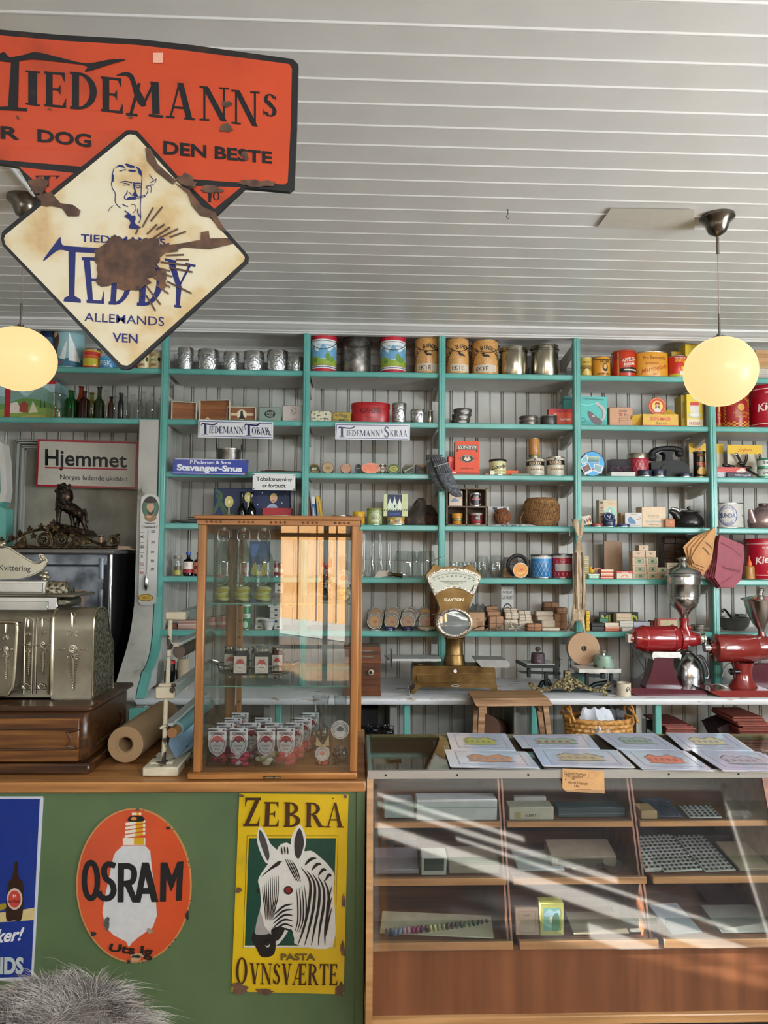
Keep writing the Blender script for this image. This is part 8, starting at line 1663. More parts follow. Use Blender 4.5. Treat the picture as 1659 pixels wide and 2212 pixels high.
for k in range(8):x=700+50*k;pri(ft,PS(Yf-.013,(x,1000),(x+25,1030),(x+50,1000)),Yf-.014,Yf-.011,NK)
K_('a');tp=MB();Yt=Yf+.12;MIR=pm('C8CCD0',.04,1,.04)
def fr(m,x0,x1,y0,y1,Yq,d,mt,bv=.003):a=PP(x0,y1,Yq);b_=PP(x1,y0,Yq);m.box(a.x,b_.x,Yq,Yq+d,a.z,b_.z,mt,bv)
fr(tp,-400,740,1120,1400,Yf+.05,.14,CHROME);fr(tp,-400,612,1180,1350,Yf+.046,.01,MIR,.001);fr(tp,745,890,1120,1260,Yf+.09,.12,NK,.012);fr(tp,-400,950,1092,1122,Yf+.03,.2,NK,.004)
fr(tp,-400,600,918,1092,Yt,.08,CHROME);fr(tp,-400,545,945,1080,Yt-.003,.005,MIR,.001);tp.M=Matrix.Translation(PP(740,1010,Yt+.02))@Matrix.Rotation(R(90),4,'Y');tp.cyl(0,0,-.035,.035,PP(740,925,Yt).z-PP(740,1015,Yt).z,RLF,30);tp.M=None;fr(tp,615,865,1010,1092,Yt-.005,.07,RLF)
kv=MB();Yk=Yt+.02;kp=[(-400,420),(0,440),(60,480),(130,498),(240,570),(330,625),(400,665),(450,690),(505,685),(540,660),(520,625),(500,600),(520,578),(560,590),(598,650),(592,700),(550,770),(480,815),(350,870),(200,893),(0,900),(-400,900)]
pri(kv,PS(Yk,*kp),Yk,Yk+.012,pm('A8A290',.3,.8,.06));kv.tube(PS(Yk-.002,*kp[2:19]),.0035,ON,7);decal(kv,[QT('Kvittering',(-10,705),(398,720),(392,790),(-14,780),'25231E',.01)],1,-1,pixmap(Yk),.4)
for(x,y,r_)in((570,860,.012),(610,870,.009),(530,850,.009),(590,815,.010),(575,900,.010),(20,460,.012),(45,440,.010),(-5,440,.010),(560,640,.006)):kv.sph(*PP(x,y,Yk-.004),r_,ON,10)
G('cash_register','large antique nickel cash register with embossed scrolls on an oak drawer base','cash register',(Xr,Yr,CT),base_parts+[['metal_case',bd,[['relief_ornament',og],['lock_panel',pb],['bottom_trim',ft]]],['display_windows',tp],['kvittering_plate',kv]])
# ---- paper rolls and the white cutter stand
K_('L');KR=pm('9A7E5C',.75,0,.05,12);Yq=2.50;e0=PP(1048,1990,Yq);rR=PP(1203,1990,Yq).x-e0.x;rR=min(rR,.068)
m=MB();e0.z=CT+rR;e1=Vector((e0.x+.015,2.93,e0.z));d=e1-e0;m.M=Matrix.Translation(e0)@d.to_track_quat('Z','Y').to_matrix().to_4x4()
rR-=.0015;m.lathe([(rR*.40,.02),(rR*.40,0),(rR*.46,-.003),(rR*.48,0)]+[(rR*(.5+.045*k),.0005*(k%2))for k in range(12)]+[(rR,.003),(rR,d.length),(rR*.4,d.length),(rR*.4,.02)],KR,n=56);m.M=None
G('kraft_paper_roll','thick roll of brown kraft paper lying on the pine counter','paper roll',e0,[[None,m]])
WH=stops('chipped_cream_paint',[(.385,'2E241C'),(.41,'B8B09A'),(.8,'C8C2AC')],22,7,.5,0,.2);LG=pm('A4A8A6',.4,0,.06)
def slope(m,a,b_,w,th,mat):  # board running back
 p=PP(*a,2.46);q=PP(*b_,2.90);q.z=p.z;q.x=p.x+.02;m.add([(p.x,p.y,p.z),(p.x+w,p.y,p.z),(q.x+w,q.y,q.z),(q.x,q.y,q.z),(p.x,p.y,p.z-th),(p.x+w,p.y,p.z-th),(q.x+w,q.y,q.z-th),(q.x,q.y,q.z-th)],[[0,1,2,3],[4,5,6,7],[0,1,5,4],[1,2,6,5],[2,3,7,6],[3,0,4,7]],mat)
b0=PPZ(1190,2128,CT);b1=PPZ(1490,2128,CT);hb=.03
m=MB();m.box(b0.x,b1.x,b0.y,2.93,CT,CT+hb,WH,.004)
po=MB();Yp=b0.y+.045;z_=lambda y,Yq=Yp:PP(1380,y,Yq).z
po.box(PP(1265,2040,Yp).x,PP(1455,2040,Yp).x,Yp-.015,Yp+.015,CT+hb,CT+hb+.008,WH,.002)
t0=PP(1370,2030,Yp);t0.z=CT+hb;t1=PP(1400,1465,Yp);t2=PP(1450,1352,Yp);t3=PP(1480,805,Yp);t1.x=(t0.x+t1.x)/2;t2.x=t1.x+.004;t3.x=t2.x+.004
po.rod(t0,t1,.0075,WH);po.rod(t2,t3,.0075,WH);po.box(t2.x-.035,t2.x+.03,Yp-.012,Yp+.012,t2.z-.006,t2.z+.004,WH,.001)
br=MB();xq=lambda x:PP(x,1430,Yp).x
br.box(xq(1308),xq(1470),Yp-.012,Yp+.012,t1.z-.002,t2.z-.006,WH,.004);br.box(xq(1375),xq(1548),Yp-.012,Yp+.012,t3.z-.002,z_(742),WH,.004)
br.box(xq(1400),xq(1470),Yp,2.92,t1.z+.005,t2.z-.004,LG,.002);br.box(xq(1450),xq(1545),Yp,2.92,t3.z+.004,z_(745),LG,.002)
for y in(1710,1035):
 br.tube(PS(Yp-.012,(1430 if y<1500 else 1345,y+12),(1440 if y<1500 else 1365,y-4),(1500 if y<1500 else 1405,y-12)),.005,WH,8);p=PP(1495 if y<1500 else 1425,y+35,Yp+.01)
 br.tube([p+Vector((.012*cos(a),0,.014*sin(a)))for a in[R(150+26*k)for k in range(9)]],.002,CHROME,7)
 br.box(p.x-.02,p.x+.012,Yp,2.92,p.z+.018,p.z+.028,LG,.002)
rl=MB();p=PP(1440,1760,Yp);rl.rod(p,p+Vector((.004,.06,0)),.0165,pm('8A6038',.6),24);rl.rod(p+Vector((.004,.05,0)),p+Vector((.02,.47,.0)),.023,pm('6E929A',.6),28)
sh=MB();a=p+Vector((-.02,.06,-.005));sh.add([tuple(a+Vector((0,0,0))),tuple(a+Vector((0,.38,0))),tuple(a+Vector((-.004,.38,-.05))),tuple(a+Vector((-.004,0,-.05))),tuple(a+Vector((.022,0,-.095))),tuple(a+Vector((.022,.38,-.095))),tuple(a+Vector((.07,0,-.06))),tuple(a+Vector((.07,.38,-.06)))],[[0,1,2,3],[3,2,5,4],[4,5,7,6]],pm('A8C0DC',.5))
r2=MB();p2=PP(1500,1080,Yp);r2.rod(p2,p2+Vector((.01,.45,0)),.021,pm('4E423A',.5,.2),26)
G('paper_cutter_stand','cream painted two-tier wrapping paper stand with chipped base and hooked posts','paper dispenser',b0,[['base_board',m],['post',po],['brackets',br],['blue_paper_roll',rl,[['loose_sheet',sh]]],['dark_roll',r2]])
# ================================================================== pendant lamps and ceiling bits
OPAL=bpy.data.materials.new('lit_opal_glass');OPAL.use_nodes=True;nt=OPAL.node_tree;bs=nt.nodes['Principled BSDF']
bs.inputs['Base Color'].default_value=(.12,.10,.08,1);bs.inputs['Roughness'].default_value=.3;bs.inputs['Specular IOR Level'].default_value=.2
n=_noise(nt,2.2,1,sc=(1,1,.12));rp=_ramp(nt,n.outputs[0],[(.35,(.98,.56,.20)),(.6,(1,.68,.29))]);nt.links.new(rp.outputs[0],bs.inputs['Emission Color']);bs.inputs['Emission Strength'].default_value=1.08
NKL=pm('7A736A',.25,1,.1)
def pendant(px,pc,pg,wg,lb,sq=1.0):
 K_('X');cp=PZ(px,pc,ZC-.005);Y=cp.y;g=PP(px+6,pg,Y);r=(PP(px+wg/2,pg,Y).x-PP(px-wg/2,pg,Y).x)/2
 ca=MB();ca.lathe([(.068,0),(.07,-.012),(.05,-.03),(.045,-.045),(.035,-.068),(.014,-.082),(.006,-.085),(.006,-.16),(0,-.16)],NKL,cp.x,Y,ZC,32)
 co=MB();co.tube([(cp.x,Y,ZC-.15),(cp.x,Y,g.z+r*sq+.09)],.0022,pm('8A8078',.5),6)
 st=MB();st.cyl(cp.x,Y,g.z+r*sq+.012,g.z+r*sq+.1,.0045,NKL,12);st.cyl(cp.x,Y,g.z+r*sq-.004,g.z+r*sq+.014,.012,NKL,16);st.lathe([(.045,g.z+r*sq-.012),(.03,g.z+r*sq+.001),(0,g.z+r*sq+.002)],NKL,cp.x,Y,0,24)
 gl=MB();gl.sph(cp.x,Y,g.z,r,OPAL,48,1,1,sq)
 G('pendant_lamp',lb,'lamp',(cp.x,Y,ZC),[['ceiling_canopy',ca],['wire',co],['stem',st],['globe',gl]])
pendant(1549,470,803,147,'lit round opal glass globe lamp hanging on the right over the shelves');pendant(55,432,776,154,'lit flattened opal glass globe lamp hanging beside the Tiedemanns sign',.90)
K_('X')
m=MB();q=[PP(98,-60,1.95),PP(108,0,1.95),PP(150,44,1.95),PP(166,40,1.95),PP(172,22,1.95),PP(188,6,1.95),PP(200,-40,1.95)];pri(m,q,1.95,2.02,pm('DADADA',.35));G('ceiling_bracket','white painted shaped bracket end at the top edge of the ceiling','bracket',q[2],[[None,m]])
m=MB();m.tube([PZ(-40,260,ZC-.006),PZ(20,357,ZC-.006),PZ(78,428,ZC-.006)],.008,pm('CFCFCC',.4),8);tag(m.build('ceiling_cable'),'white cable run along the ceiling to the left lamp','cable')
m=MB();p=PZ(1097,452,ZC);m.tube([p,p+Vector((0,0,-.02)),p+Vector((-.006,0,-.032)),p+Vector((-.001,0,-.042)),p+Vector((.006,0,-.036))],.0016,BLACK,6);tag(m.build('ceiling_hook'),'small bare black wire hook screwed into the ceiling','hook')
m=MB();q=[PZ(x,y,ZC-.0075)for x,y in((1320,450),(1500,452),(1500,496),(1290,491))];m.poly(q,pm('D9D3C6',.35,0,.04));m.poly([v+Vector((0,0,-.001))for v in q],pm('D9D3C6',.35,0,.04));tag(m.build('ceiling_patch'),'yellowed patch of paint on the ceiling beside the right lamp','patch')
# ================================================================== hanging Tiedemanns / Teddy sign
K_('A');Y=1.70;RED_=stops('orange_red_enamel',[(.30,'94321A'),(.45,'B43E1C'),(.7,'BC421E')],5,6,.3,0,0,None,.5);BKE=stops('chipped_black_enamel',[(.30,'3A281E'),(.40,'17191B'),(.8,'1E2022')],9,7,.35,0,.15)
CRM=stops('stained_cream_enamel',[(.30,'B08A5A'),(.40,'C4AC80'),(.50,'CFC4A6'),(.75,'D6D0BC')],6.5,8,.22,0,.03,(1,1,1),.6);INK=stops('black_enamel_ink',[(.25,'3A2A22'),(.35,'15171B')],20,4,.3);BLU=pm('1A2360',.3)
out=[(-500,110),(0,160),(340,190),(750,212),(1050,245),(1300,280),(1590,320),(1620,350),(1612,700),(1598,1018),(1572,1040),(1330,1018),(1180,1160),(700,1560),(270,1090),(200,1080),(95,905),(0,888),(-500,850)]
inn=[(-500,145),(0,192),(340,222),(750,245),(1050,280),(1300,312),(1570,348),(1585,372),(1578,700),(1562,990),(1545,1002),(1200,985),(960,965),(700,730),(440,905),(0,868),(-500,830)]
o=PP(700,600,Y);m=MB();L=[PP(x,y,Y)-o for x,y in out];m.prism([(p.x,p.z)for p in L],0,.012,BKE)
T=lambda ch,x0,yb0,x1,yb1,yt1,yt0:('g',ch,[(x0,yb0),(x1,yb1),(x1,yt1),(x0,yt0)],INK)
it=[('p',inn,RED_),[('p',[(105,908),(400,940),(262,1052)],RED_),('p',[(1030,1010),(1308,1018),(1165,1135)],RED_)],
[T('I',135,568,222,580,390,382),T('E',238,578,368,590,398,388),T('D',375,592,535,604,400,390),T('E',545,605,675,620,428,415),T('A',900,640,1062,655,455,448),T('N',1082,655,1245,662,478,468),T('N',1255,672,1412,690,500,488),T('S',1425,630,1508,640,515,508),
('l',[(712,618),(758,452)],17,INK),('p',[(685,614),(748,620),(748,634),(685,628)],INK),('P',[(632,412),(680,393),(722,408),(748,470),(795,560),(770,580),(735,530),(712,450),(690,415)],INK),
('l',[(778,572),(838,448)],14,INK),('p',[(815,444),(862,448),(868,620),(828,620),(822,470)],INK),('p',[(808,620),(888,628),(888,642),(808,634)],INK),('p',[(62,330),(105,330),(100,585),(148,590),(148,606),(-20,598),(-20,582),(45,580)],INK),('P',[(-40,320),(20,285),(40,300),(60,312),(130,300),(200,285),(330,315),(470,345),(600,325),(684,326),(600,352),(465,392),(470,360),(330,340),(180,325),(60,340)],INK)],
[('q','ER',[(-80,748),(108,758),(108,690),(-80,680)],INK,.03),('q','DOG',[(205,768),(497,800),(497,730),(205,702)],INK,.03),('q','DEN BESTE',[(888,836),(1478,888),(1478,825),(888,765)],INK,.03),('g','T',[(215,1012),(262,1016),(330,955),(190,955)],INK),('g','T',[(1118,1098),(1160,1100),(1190,1030),(1095,1030)],INK),('g','O',[(1155,1088),(1195,1090),(1195,1045),(1155,1043)],INK),('l',[(262,980),(262,1016)],10,INK)],
[('b',1228,697,30,26,RUST,3),('b',1232,568,24,18,RUST,4),('b',1330,848,20,22,RUST,5),('b',710,640,16,5,RUST,6),('b',1400,998,90,22,RUST,7),('b',210,1010,45,50,RUST,8),('b',1010,1000,50,35,RUST,9),('b',1150,1030,60,20,RUST,10),('b',98,640,8,9,RUST,11),('b',272,595,8,6,RUST,12),('r',832,290,887,345,'D8A08A')]]
decal(m,it,1,-1,pixmap(Y,o),.3,eps=.0003)
# diamond
Yd=Y-.018;K_('B');dp=[(5,290),(10,258),(20,245),(685,-298),(705,-300),(745,-296),(1335,365),(1350,385),(1345,415),(715,990),(690,1000),(650,995),(15,330)]
di=[(22,292),(30,270),(690,-270),(705,-276),(735,-272),(1318,375),(1330,392),(1325,412),(708,972),(690,980),(660,975),(30,322)]
def PD(l):return[PP(x,y,Yd)-o for x,y in l]
# the crop starts 400 px below the frame top, so negative y is allowed here
pm_=lambda x,y,l:(lambda p:(p.x-o.x,Yd-o.y-l,p.z-o.z))(PP(x,-(y+600),Yd));S6=lambda l:[(a,b-600)for a,b in l]
dm=MB();dm.prism([(p.x,p.z)for p in PD(dp)],Yd-o.y,Yd-o.y+.01,BKE);mm=MB()
pxd=lambda x,y,l:(lambda p:(p.x-o.x,Yd-o.y-l,p.z-o.z))(PP(x,-y-600,Yd));s6=lambda L:[(a,b+600)for a,b in L]
D_=lambda L:[(a,b+600)for a,b in L]
gq=lambda s_,q,col:('g',s_,D_(q),col)
fx=lambda x,y:(x*2.5136/11.85+220*2.5136,(330+y/11.85-400)*2.5136)   # face crop -> this crop
F_=lambda L,w,ta=None:('L',[(fx(a,b)[0],fx(a,b)[1]+600)for a,b in L],w*.2121,BLU,*([ta]if ta else[]))
FP=lambda L:('P',[(fx(a,b)[0],fx(a,b)[1]+600)for a,b in L],BLU)
it=[('p',D_(di),CRM),
[gq('E',[(468,640),(572,645),(570,395),(440,390)],BLU),gq('D',[(585,648),(712,655),(735,400),(600,395)],BLU),gq('D',[(738,655),(880,660),(905,410),(750,400)],BLU),gq('Y',[(920,660),(1010,672),(1070,435),(890,395)],BLU),
('p',D_([(372,345),(412,348),(405,600),(440,622),(440,640),(345,632),(350,612),(375,600)]),BLU),('P',D_([(238,402),(290,330),(328,282),(336,318),(380,332),(660,350),(700,372),(420,365),(330,352),(290,372),(245,408)]),BLU),
('q','TIEDEMANNS',D_([(440,306),(900,330),(900,290),(440,265)]),BLU,.02),('q','ALLEMANDS',D_([(458,738),(892,765),(892,715),(460,690)]),BLU,.006),('q','VEN',D_([(612,850),(748,858),(748,808),(612,800)]),BLU,.02)],
[F_([(320,400),(270,560),(265,700),(250,800),(280,930),(345,1040),(345,1250),(400,1350),(490,1425)],22),F_([(1020,560),(1030,680),(1015,800),(1010,1000),(1000,1200),(990,1450),(1000,1680),(950,1800)],22),FP([(600,300),(660,285),(780,330),(850,350),(830,390),(700,380)]),FP([(340,400),(440,320),(540,330),(600,390),(480,370),(420,370)]),FP([(870,360),(960,400),(1020,480),(1020,580),(960,560),(930,450)]),FP([(260,560),(310,580),(305,740),(280,740)]),FP([(690,440),(860,450),(850,500),(700,480)]),F_([(450,480),(560,450),(620,430)],20),
F_([(480,760),(620,740),(780,775)],26),FP([(815,760),(865,780),(860,900),(900,1050),(930,1120),(850,1130),(790,1060),(840,1000),(810,880)]),F_([(860,790),(940,780),(1010,800)],26),F_([(540,800),(620,790),(720,830)],18),F_([(560,850),(640,830),(720,850)],12),F_([(870,860),(930,830),(990,880)],20),F_([(880,880),(940,910),(1000,880)],16),
F_([(660,970),(640,1050),(590,1120),(590,1180),(640,1200)],26),FP([(650,1170),(740,1130),(860,1140),(880,1200),(760,1210),(650,1215)]),F_([(700,1010),(760,1080),(820,1100)],18),F_([(870,1150),(1120,1095)],14),F_([(880,1185),(1120,1130)],14),F_([(1100,1090),(1110,1130)],30),
F_([(530,1320),(600,1360),(680,1385)],24),F_([(750,1330),(850,1340),(880,1450),(800,1560)],16),F_([(590,1490),(690,1560),(740,1600)],30),FP([(600,1610),(700,1570),(760,1610),(860,1620),(870,1720),(850,1800),(930,1870),(1010,1920),(900,1960),(700,1930),(740,1800),(680,1700),(600,1660)]),F_([(930,1440),(930,1550),(990,1650)],26),F_([(1140,1080),(1190,960),(1140,880),(1250,840),(1340,830)],18),F_([(1260,1030),(1270,900),(1230,860)],16),F_([(1250,780),(1330,720),(1400,680),(1360,790)],16),F_([(1220,560),(1260,620),(1320,690)],16),F_([(160,1520),(220,1430),(300,1360)],14)],
[('b',700,1000,150,110,RUST,21,.2),('b',640,1010,130,120,RUST,22,.25),('b',730,1100,120,65,RUST,23),('b',800,960,95,60,RUST,24),('p',D_([(780,380),(900,330),(1040,310),(1090,300),(1092,258),(1135,250),(1140,292),(1240,290),(1268,320),(1140,350),(1000,340),(900,370),(820,440)]),RUST),('b',880,1110,25,60,RUST,25),
('b',260,690,40,25,RUST,26),('p',D_([(200,60),(280,40),(330,100),(400,110),(440,140),(430,172),(370,172),(340,128),(270,112),(240,108)]),RUST),('b',1010,575,50,30,RUST,27),('p',D_([(950,-10),(1030,30),(1100,120),(1170,150),(1230,260),(1190,240),(1150,180),(1090,170),(1040,110),(1020,50)]),RUST),('p',D_([(790,-200),(820,-195),(860,-110),(960,-20),(940,0),(850,-70),(800,-130)]),RUST)]
+[('l',[(700+r0_*cos(a)*1.15,995+r0_*sin(a)),(700+(r0_+dl_)*cos(a)*1.25,995+(r0_+dl_)*sin(a)*1.0)],9,RUST)for a,r0_,dl_ in[(R(-75+i*6.5),130+23*((i*7)%5),40+25*((i*3)%4))for i in range(24)]]]
K_('B');decal(mm,it,1,-1,pxd,.25,eps=.0003)
thing('enamel_sign','big hanging orange-red TIEDEMANNS enamel sign with a rusty cream TEDDY diamond','sign',tuple(o),[['red_plate',m],['diamond_plate',dm,[['diamond_face',mm]]]])
# ================================================================== signs on the green counter front
K_('W');Y=CY+.003
psign('W',[(-120,244),(316,244),(322,262),(245,1612),(238,1620),(-120,1618)],Y,'enamel_sign','blue enamel beer sign with a white edge and a brown bottle at the picture edge','B8BEC8',
[('p',[(-120,262),(298,262),(232,1590),(-120,1600)],'132C78'),('p',[(-120,1125),(165,1090),(262,1072),(255,1165),(-120,1190)],'B8A878'),[('P',[(90,850),(110,740),(122,728),(135,742),(142,850),(175,900),(165,1150),(105,1168),(45,1150),(60,900)],'2A1810')],('e',110,1008,58,80,'B8A8A0'),('e',110,1008,46,64,'A83A30'),('t','BAYERØL',108,1025,20,'1E1210',100),('t','M',110,985,26,'D8C0B0'),('P',[(-40,1060),(40,1040),(45,1075),(-10,1100),(-60,1110)],'8A7A2A'),
QT('læsker!',(-190,1245),(185,1215),(175,1310),(-190,1350),'C8CCD4',.03,.3),QT('LANDS',(-200,1440),(180,1440),(176,1560),(-200,1560),'A8B4B8',.05)])
OI=pm('14161A',.3)
EL=[(1000+432*cos(a),908+578*sin(a))for a in[2*pi*k/60 for k in range(60)]]
psign('W',EL,Y,'enamel_sign','oval orange OSRAM enamel sign with a large white light bulb','A87848',
[[('e',1000,908,420,566,stops('orange_enamel',[(.3,'A83E1C'),(.6,'B8461E')],4,4,.2,0,0,None,.7))],
('p',[(915,610),(1085,610),(1122,650),(1132,760),(1165,1040),(1172,1130),(1140,1220),(1040,1290),(985,1335),(962,1368),(940,1325),(850,1280),(790,1220),(765,1110),(775,1040),(845,700),(862,660)],'B8BABC'),
[('r',918,552,1085,606,'C8C4B8'),('r',1000,552,1078,604,'B8901A')]+[('p',[(930+2*i,530-30*i),(1085,508-30*i),(1085,528-30*i),(935+2*i,552-30*i)],'C8C4B8')for i in range(4)]+[('p',[(1010+2*i,519-30*i),(1068,510-30*i),(1068,530-30*i),(1012+2*i,540-30*i)],'B8901A')for i in range(4)]+[('P',[(955,425),(975,390),(1060,390),(1078,425),(1010,432)],'17181A'),('r',985,364,1055,382,'C8C4B8'),('r',1020,364,1040,382,'B8901A')],('e',1000,408,22,13,'B8702A'),
[('L',[(680+49*cos(t),870+134*sin(t))for t in[2*pi*k/20 for k in range(21)]],41,OI),('L',[(862,760),(835,752),(800,752),(778,790),(790,850),(835,890),(850,945),(830,990),(790,1005),(752,985),(738,950)],44,OI),
('p',[(882,740),(928,740),(924,1032),(878,1032)],OI),('L',[(905,765),(960,762),(998,790),(1000,850),(975,885),(915,895)],44,OI),('p',[(925,890),(975,880),(1035,1034),(990,1034)],OI),
('p',[(1062,735),(1108,735),(1050,1034),(1006,1034)],OI),('p',[(1062,735),(1112,735),(1185,1030),(1132,1030)],OI),('p',[(1060,925),(1130,925),(1138,970),(1055,970)],OI),
('p',[(1200,735),(1246,735),(1240,1028),(1195,1028)],OI),('p',[(1200,735),(1250,735),(1305,900),(1278,950)],OI),('p',[(1370,728),(1325,730),(1262,900),(1280,950)],OI),('p',[(1326,730),(1371,726),(1358,1018),(1314,1022)],OI)],
[('q','Uts lg',[(808,1392),(1140,1440),(1140,1360),(825,1340)],'1E1612',.04)],[('b',1020,1440,48,28,'A88A6A',2),('b',1020,1436,34,12,'22262A',3),('b',698,1268,18,20,'22262A',4),('b',800,1190,22,45,'4A4A48',6),('b',1120,1245,20,24,'8A7A6A',7),('b',1258,478,14,12,'22262A',8),('b',962,1475,12,15,'22262A',9),('b',1030,340,14,10,'4A4A48',12),('b',1400,1130,10,40,'22262A',13)],
[('l',[(1000+426*cos(a),908+571*sin(a)),(1000+434*cos(a),908+579*sin(a))],8,'22262A')for a in[R(-80+i*11+7*((i*5)%3))for i in range(16)]]])
K_('Z');WS,BS='BDBBB6','17181A'
def stripe(L,w):return('L',L,w,BS,'taper')
zb_=[[('p',[(385,632),(1124,632),(1098,1545),(350,1545)],'0E3A30')],[('l',[(370,612),(1142,612),(1116,1562),(334,1562),(370,612)],4,'3A2A16'),('l',[(340,1554),(1100,1554)],14,'C0BCB0')],
[('P',[(480,530),(530,600),(570,680),(630,750),(560,840),(520,830),(470,720),(452,620)],WS),('P',[(815,515),(860,590),(868,680),(840,780),(800,860),(755,820),(740,700),(755,600)],WS),('P',[(640,700),(700,670),(745,690),(850,740),(920,740),(1000,800),(1060,860),(1110,940),(1105,1080),(1100,1540),(800,1540),(770,1480),(740,1400),(680,1480),(620,1540),(560,1500),(430,1480),(450,1380),(485,1200),(478,1060),(465,980),(540,860),(600,790)],WS)],
[('P',[(478,560),(520,620),(545,700),(560,780),(540,820),(490,700),(470,620)],'3A3A3C'),('P',[(815,545),(845,610),(850,700),(815,800),(780,780),(770,680),(785,600)],'2A2A2C'),('P',[(430,1430),(480,1420),(560,1440),(610,1490),(605,1600),(560,1640),(490,1638),(450,1570),(408,1490)],BS),('P',[(440,1400),(480,1250),(520,1380),(560,1440),(450,1450)],'8A8886')],
[stripe([(500+17*i,1010-12*i+8*abs(i-4)),(505+16*i,1110),(520+11*i,1230),(528+7*i,1330)],9)for i in range(9)]+[stripe([(490+18*i,960-18*i),(560+16*i,900-14*i),(640+6*i,860-6*i)],11)for i in range(6)]+[stripe([(690+20*i,800+6*i),(740+18*i,900),(790+12*i,1000)],11)for i in range(4)]
+[stripe([(590,1290+34*i),(680,1210+38*i),(760,1190+48*i)],18)for i in range(6)]+[stripe([(790+22*i,1060-10*i),(800+24*i,1180),(800+22*i,1330),(775+18*i,1430)],12)for i in range(4)]
+[stripe([(830+48*i,880+26*i),(905+38*i,1000+18*i),(895+42*i,1200),(850+46*i,1400),(800+58*i,1540)],24)for i in range(5)]+[stripe([(860+58*i,860+44*i),(910+52*i,810+44*i),(960+42*i,800+52*i)],26)for i in range(4)]+[stripe([(660+26*i,700),(670+24*i,770)],12)for i in range(3)]+[stripe([(1090,1040+90*i),(1060,1160+90*i),(1040,1300+80*i)],16)for i in range(3)],
[('e',720,1072,38,36,BS),('P',[(575,1410),(640,1380),(690,1400),(650,1480),(600,1500)],BS)],[('e',722,1070,26,26,'6A1A1C'),('e',465,1075,10,16,BS),('e',545,1530,22,26,'A8A6A2')],('e',540,1520,24,22,BS),
[('g','Z',[(330,528),(480,528),(498,284),(345,284)],'3A2416'),('g','E',[(505,530),(645,530),(655,322),(515,320)],'3A2416'),('g','B',[(675,533),(835,533),(830,325),(680,322)],'3A2416'),('g','R',[(858,536),(1025,536),(1025,325),(862,325)],'3A2416'),('g','A',[(1030,538),(1196,540),(1170,326),(1068,326)],'3A2416'),
('q','PASTA',[(655,1662),(950,1664),(950,1608),(655,1608)],'5A4A22',.04),('g','O',[(268,1862),(375,1865),(380,1645),(275,1645)],'3A2416'),('g','VNSVÆRTE',[(385,1868),(1140,1880),(1145,1698),(390,1690)],'3A2416')],
[('b',305,1905,60,55,RUST,41),('b',520,1930,75,25,RUST,42),('b',1160,1915,38,55,RUST,43),('b',1182,1570,18,65,RUST,44),('b',1190,1160,14,60,RUST,45),('b',300,1070,28,22,RUST,46),('b',325,268,18,14,RUST,47),('b',1205,275,16,14,RUST,48),('e',1100,290,5,5,BS)]]
psign('Z',[(304,252),(1232,262),(1190,1960),(236,1936)],Y,'enamel_sign','yellow ZEBRA Pasta Ovnsværte enamel sign with a zebra head',stops('yellow_enamel',[(.28,'8A7A1A'),(.40,'B89A10'),(.7,'C4A614')],4,5,.2,0,0,None,.7),zb_)
# ================================================================== wooden glass display cabinet on the counter
K_('M');CW=wood('honey_cabinet_wood','70441E','8E5C2C','A87440','z',1.0,.4,.08);CWX=wood('honey_cabinet_wood_x','70441E','8E5C2C','A87440','x',1.0,.4,.08)
Yc=PPZ(800,1912,CT).y;a0=PP(262,1850,Yc).x;a1=PP(1492,1850,Yc).x;Yb2=2.87;zf=lambda y:PP(800,y,Yc).z;zB1=zf(1862);zTp=zf(-38);fwid=.026
fr_=MB();fr_.box(a0-.016,a1+.0,Yc-.008,Yb2,CT,zB1,CWX,.004)
tp=MB();tp.box(a0-.012,a1+.008,Yc-.012,Yb2+.01,zTp-.006,zTp+.008,CWX,.003);tp.box(a0-.004,a1+.002,Yc-.005,Yb2,zTp-.024,zTp-.006,CWX,.002)
for i in range(34):
 if i%7<4:tp.sph(a0+.03+i*.0148,Yc-.005,zTp-.014,.0042,pm('6A3E1A',.5),8)
po=MB()
for(x,y)in((a0,Yc),(a1-fwid,Yc),(a0,Yb2-.03),(a1-fwid,Yb2-.03)):po.box(x,x+fwid*(1 if y==Yc else 1.5)*(1 if x==a0 else 1),y,y+.028,zB1,zTp-.02,CW,.003)
po.box(a0+.003,a0+.02,Yc+.03,Yb2-.03,zB1,zB1+.02,CWX,.001).box(a1-.02,a1-.003,Yc+.03,Yb2,zB1,zB1+.02,CWX,.001).box(a0,a1,Yb2-.03,Yb2-.005,zTp-.06,zTp-.02,CWX,.001).box(a0+.003,a0+.02,Yc+.03,Yb2-.03,zTp-.05,zTp-.02,CWX,.001).box(a1-.02,a1-.003,Yc+.03,Yb2-.03,zTp-.05,zTp-.02,CWX,.001)
sp_=MB();xs_=a0+.05;sp_.box(xs_,xs_+.018,Yb2-.05,Yb2-.035,zB1,zTp-.03,CW,.001)
for i in range(12):sp_.M=Matrix.Translation((xs_+.009,Yb2-.0505,zB1+.06+i*.062))@Matrix.Rotation(R(90),4,'X');sp_.cyl(0,0,0,.002,.004,pm('2A160A',.6),10)
sp_.M=None
CG=glass('FAFCFB',.98,.006,1.9);CG2=glass('F2F8F5',.98,.03,1.2);gl=MB();gl.box(a0+fwid-.004,a1-fwid+.004,Yc+.010,Yc+.014,zB1,zTp-.02,CG,0)
gs=MB();gs.box(a0+.006,a0+.009,Yc+.03,Yb2-.03,zB1,zTp-.02,CG2,0);gs.box(a1-.009,a1-.006,Yc+.03,Yb2-.03,zB1,zTp-.02,CG2,0)
EDG=pm('5E8A7C',.1,0,.05);g1=MB();zs1_=PP(800,598,Yc+.03).z;zs2_=PP(800,1213,Yc+.03).z
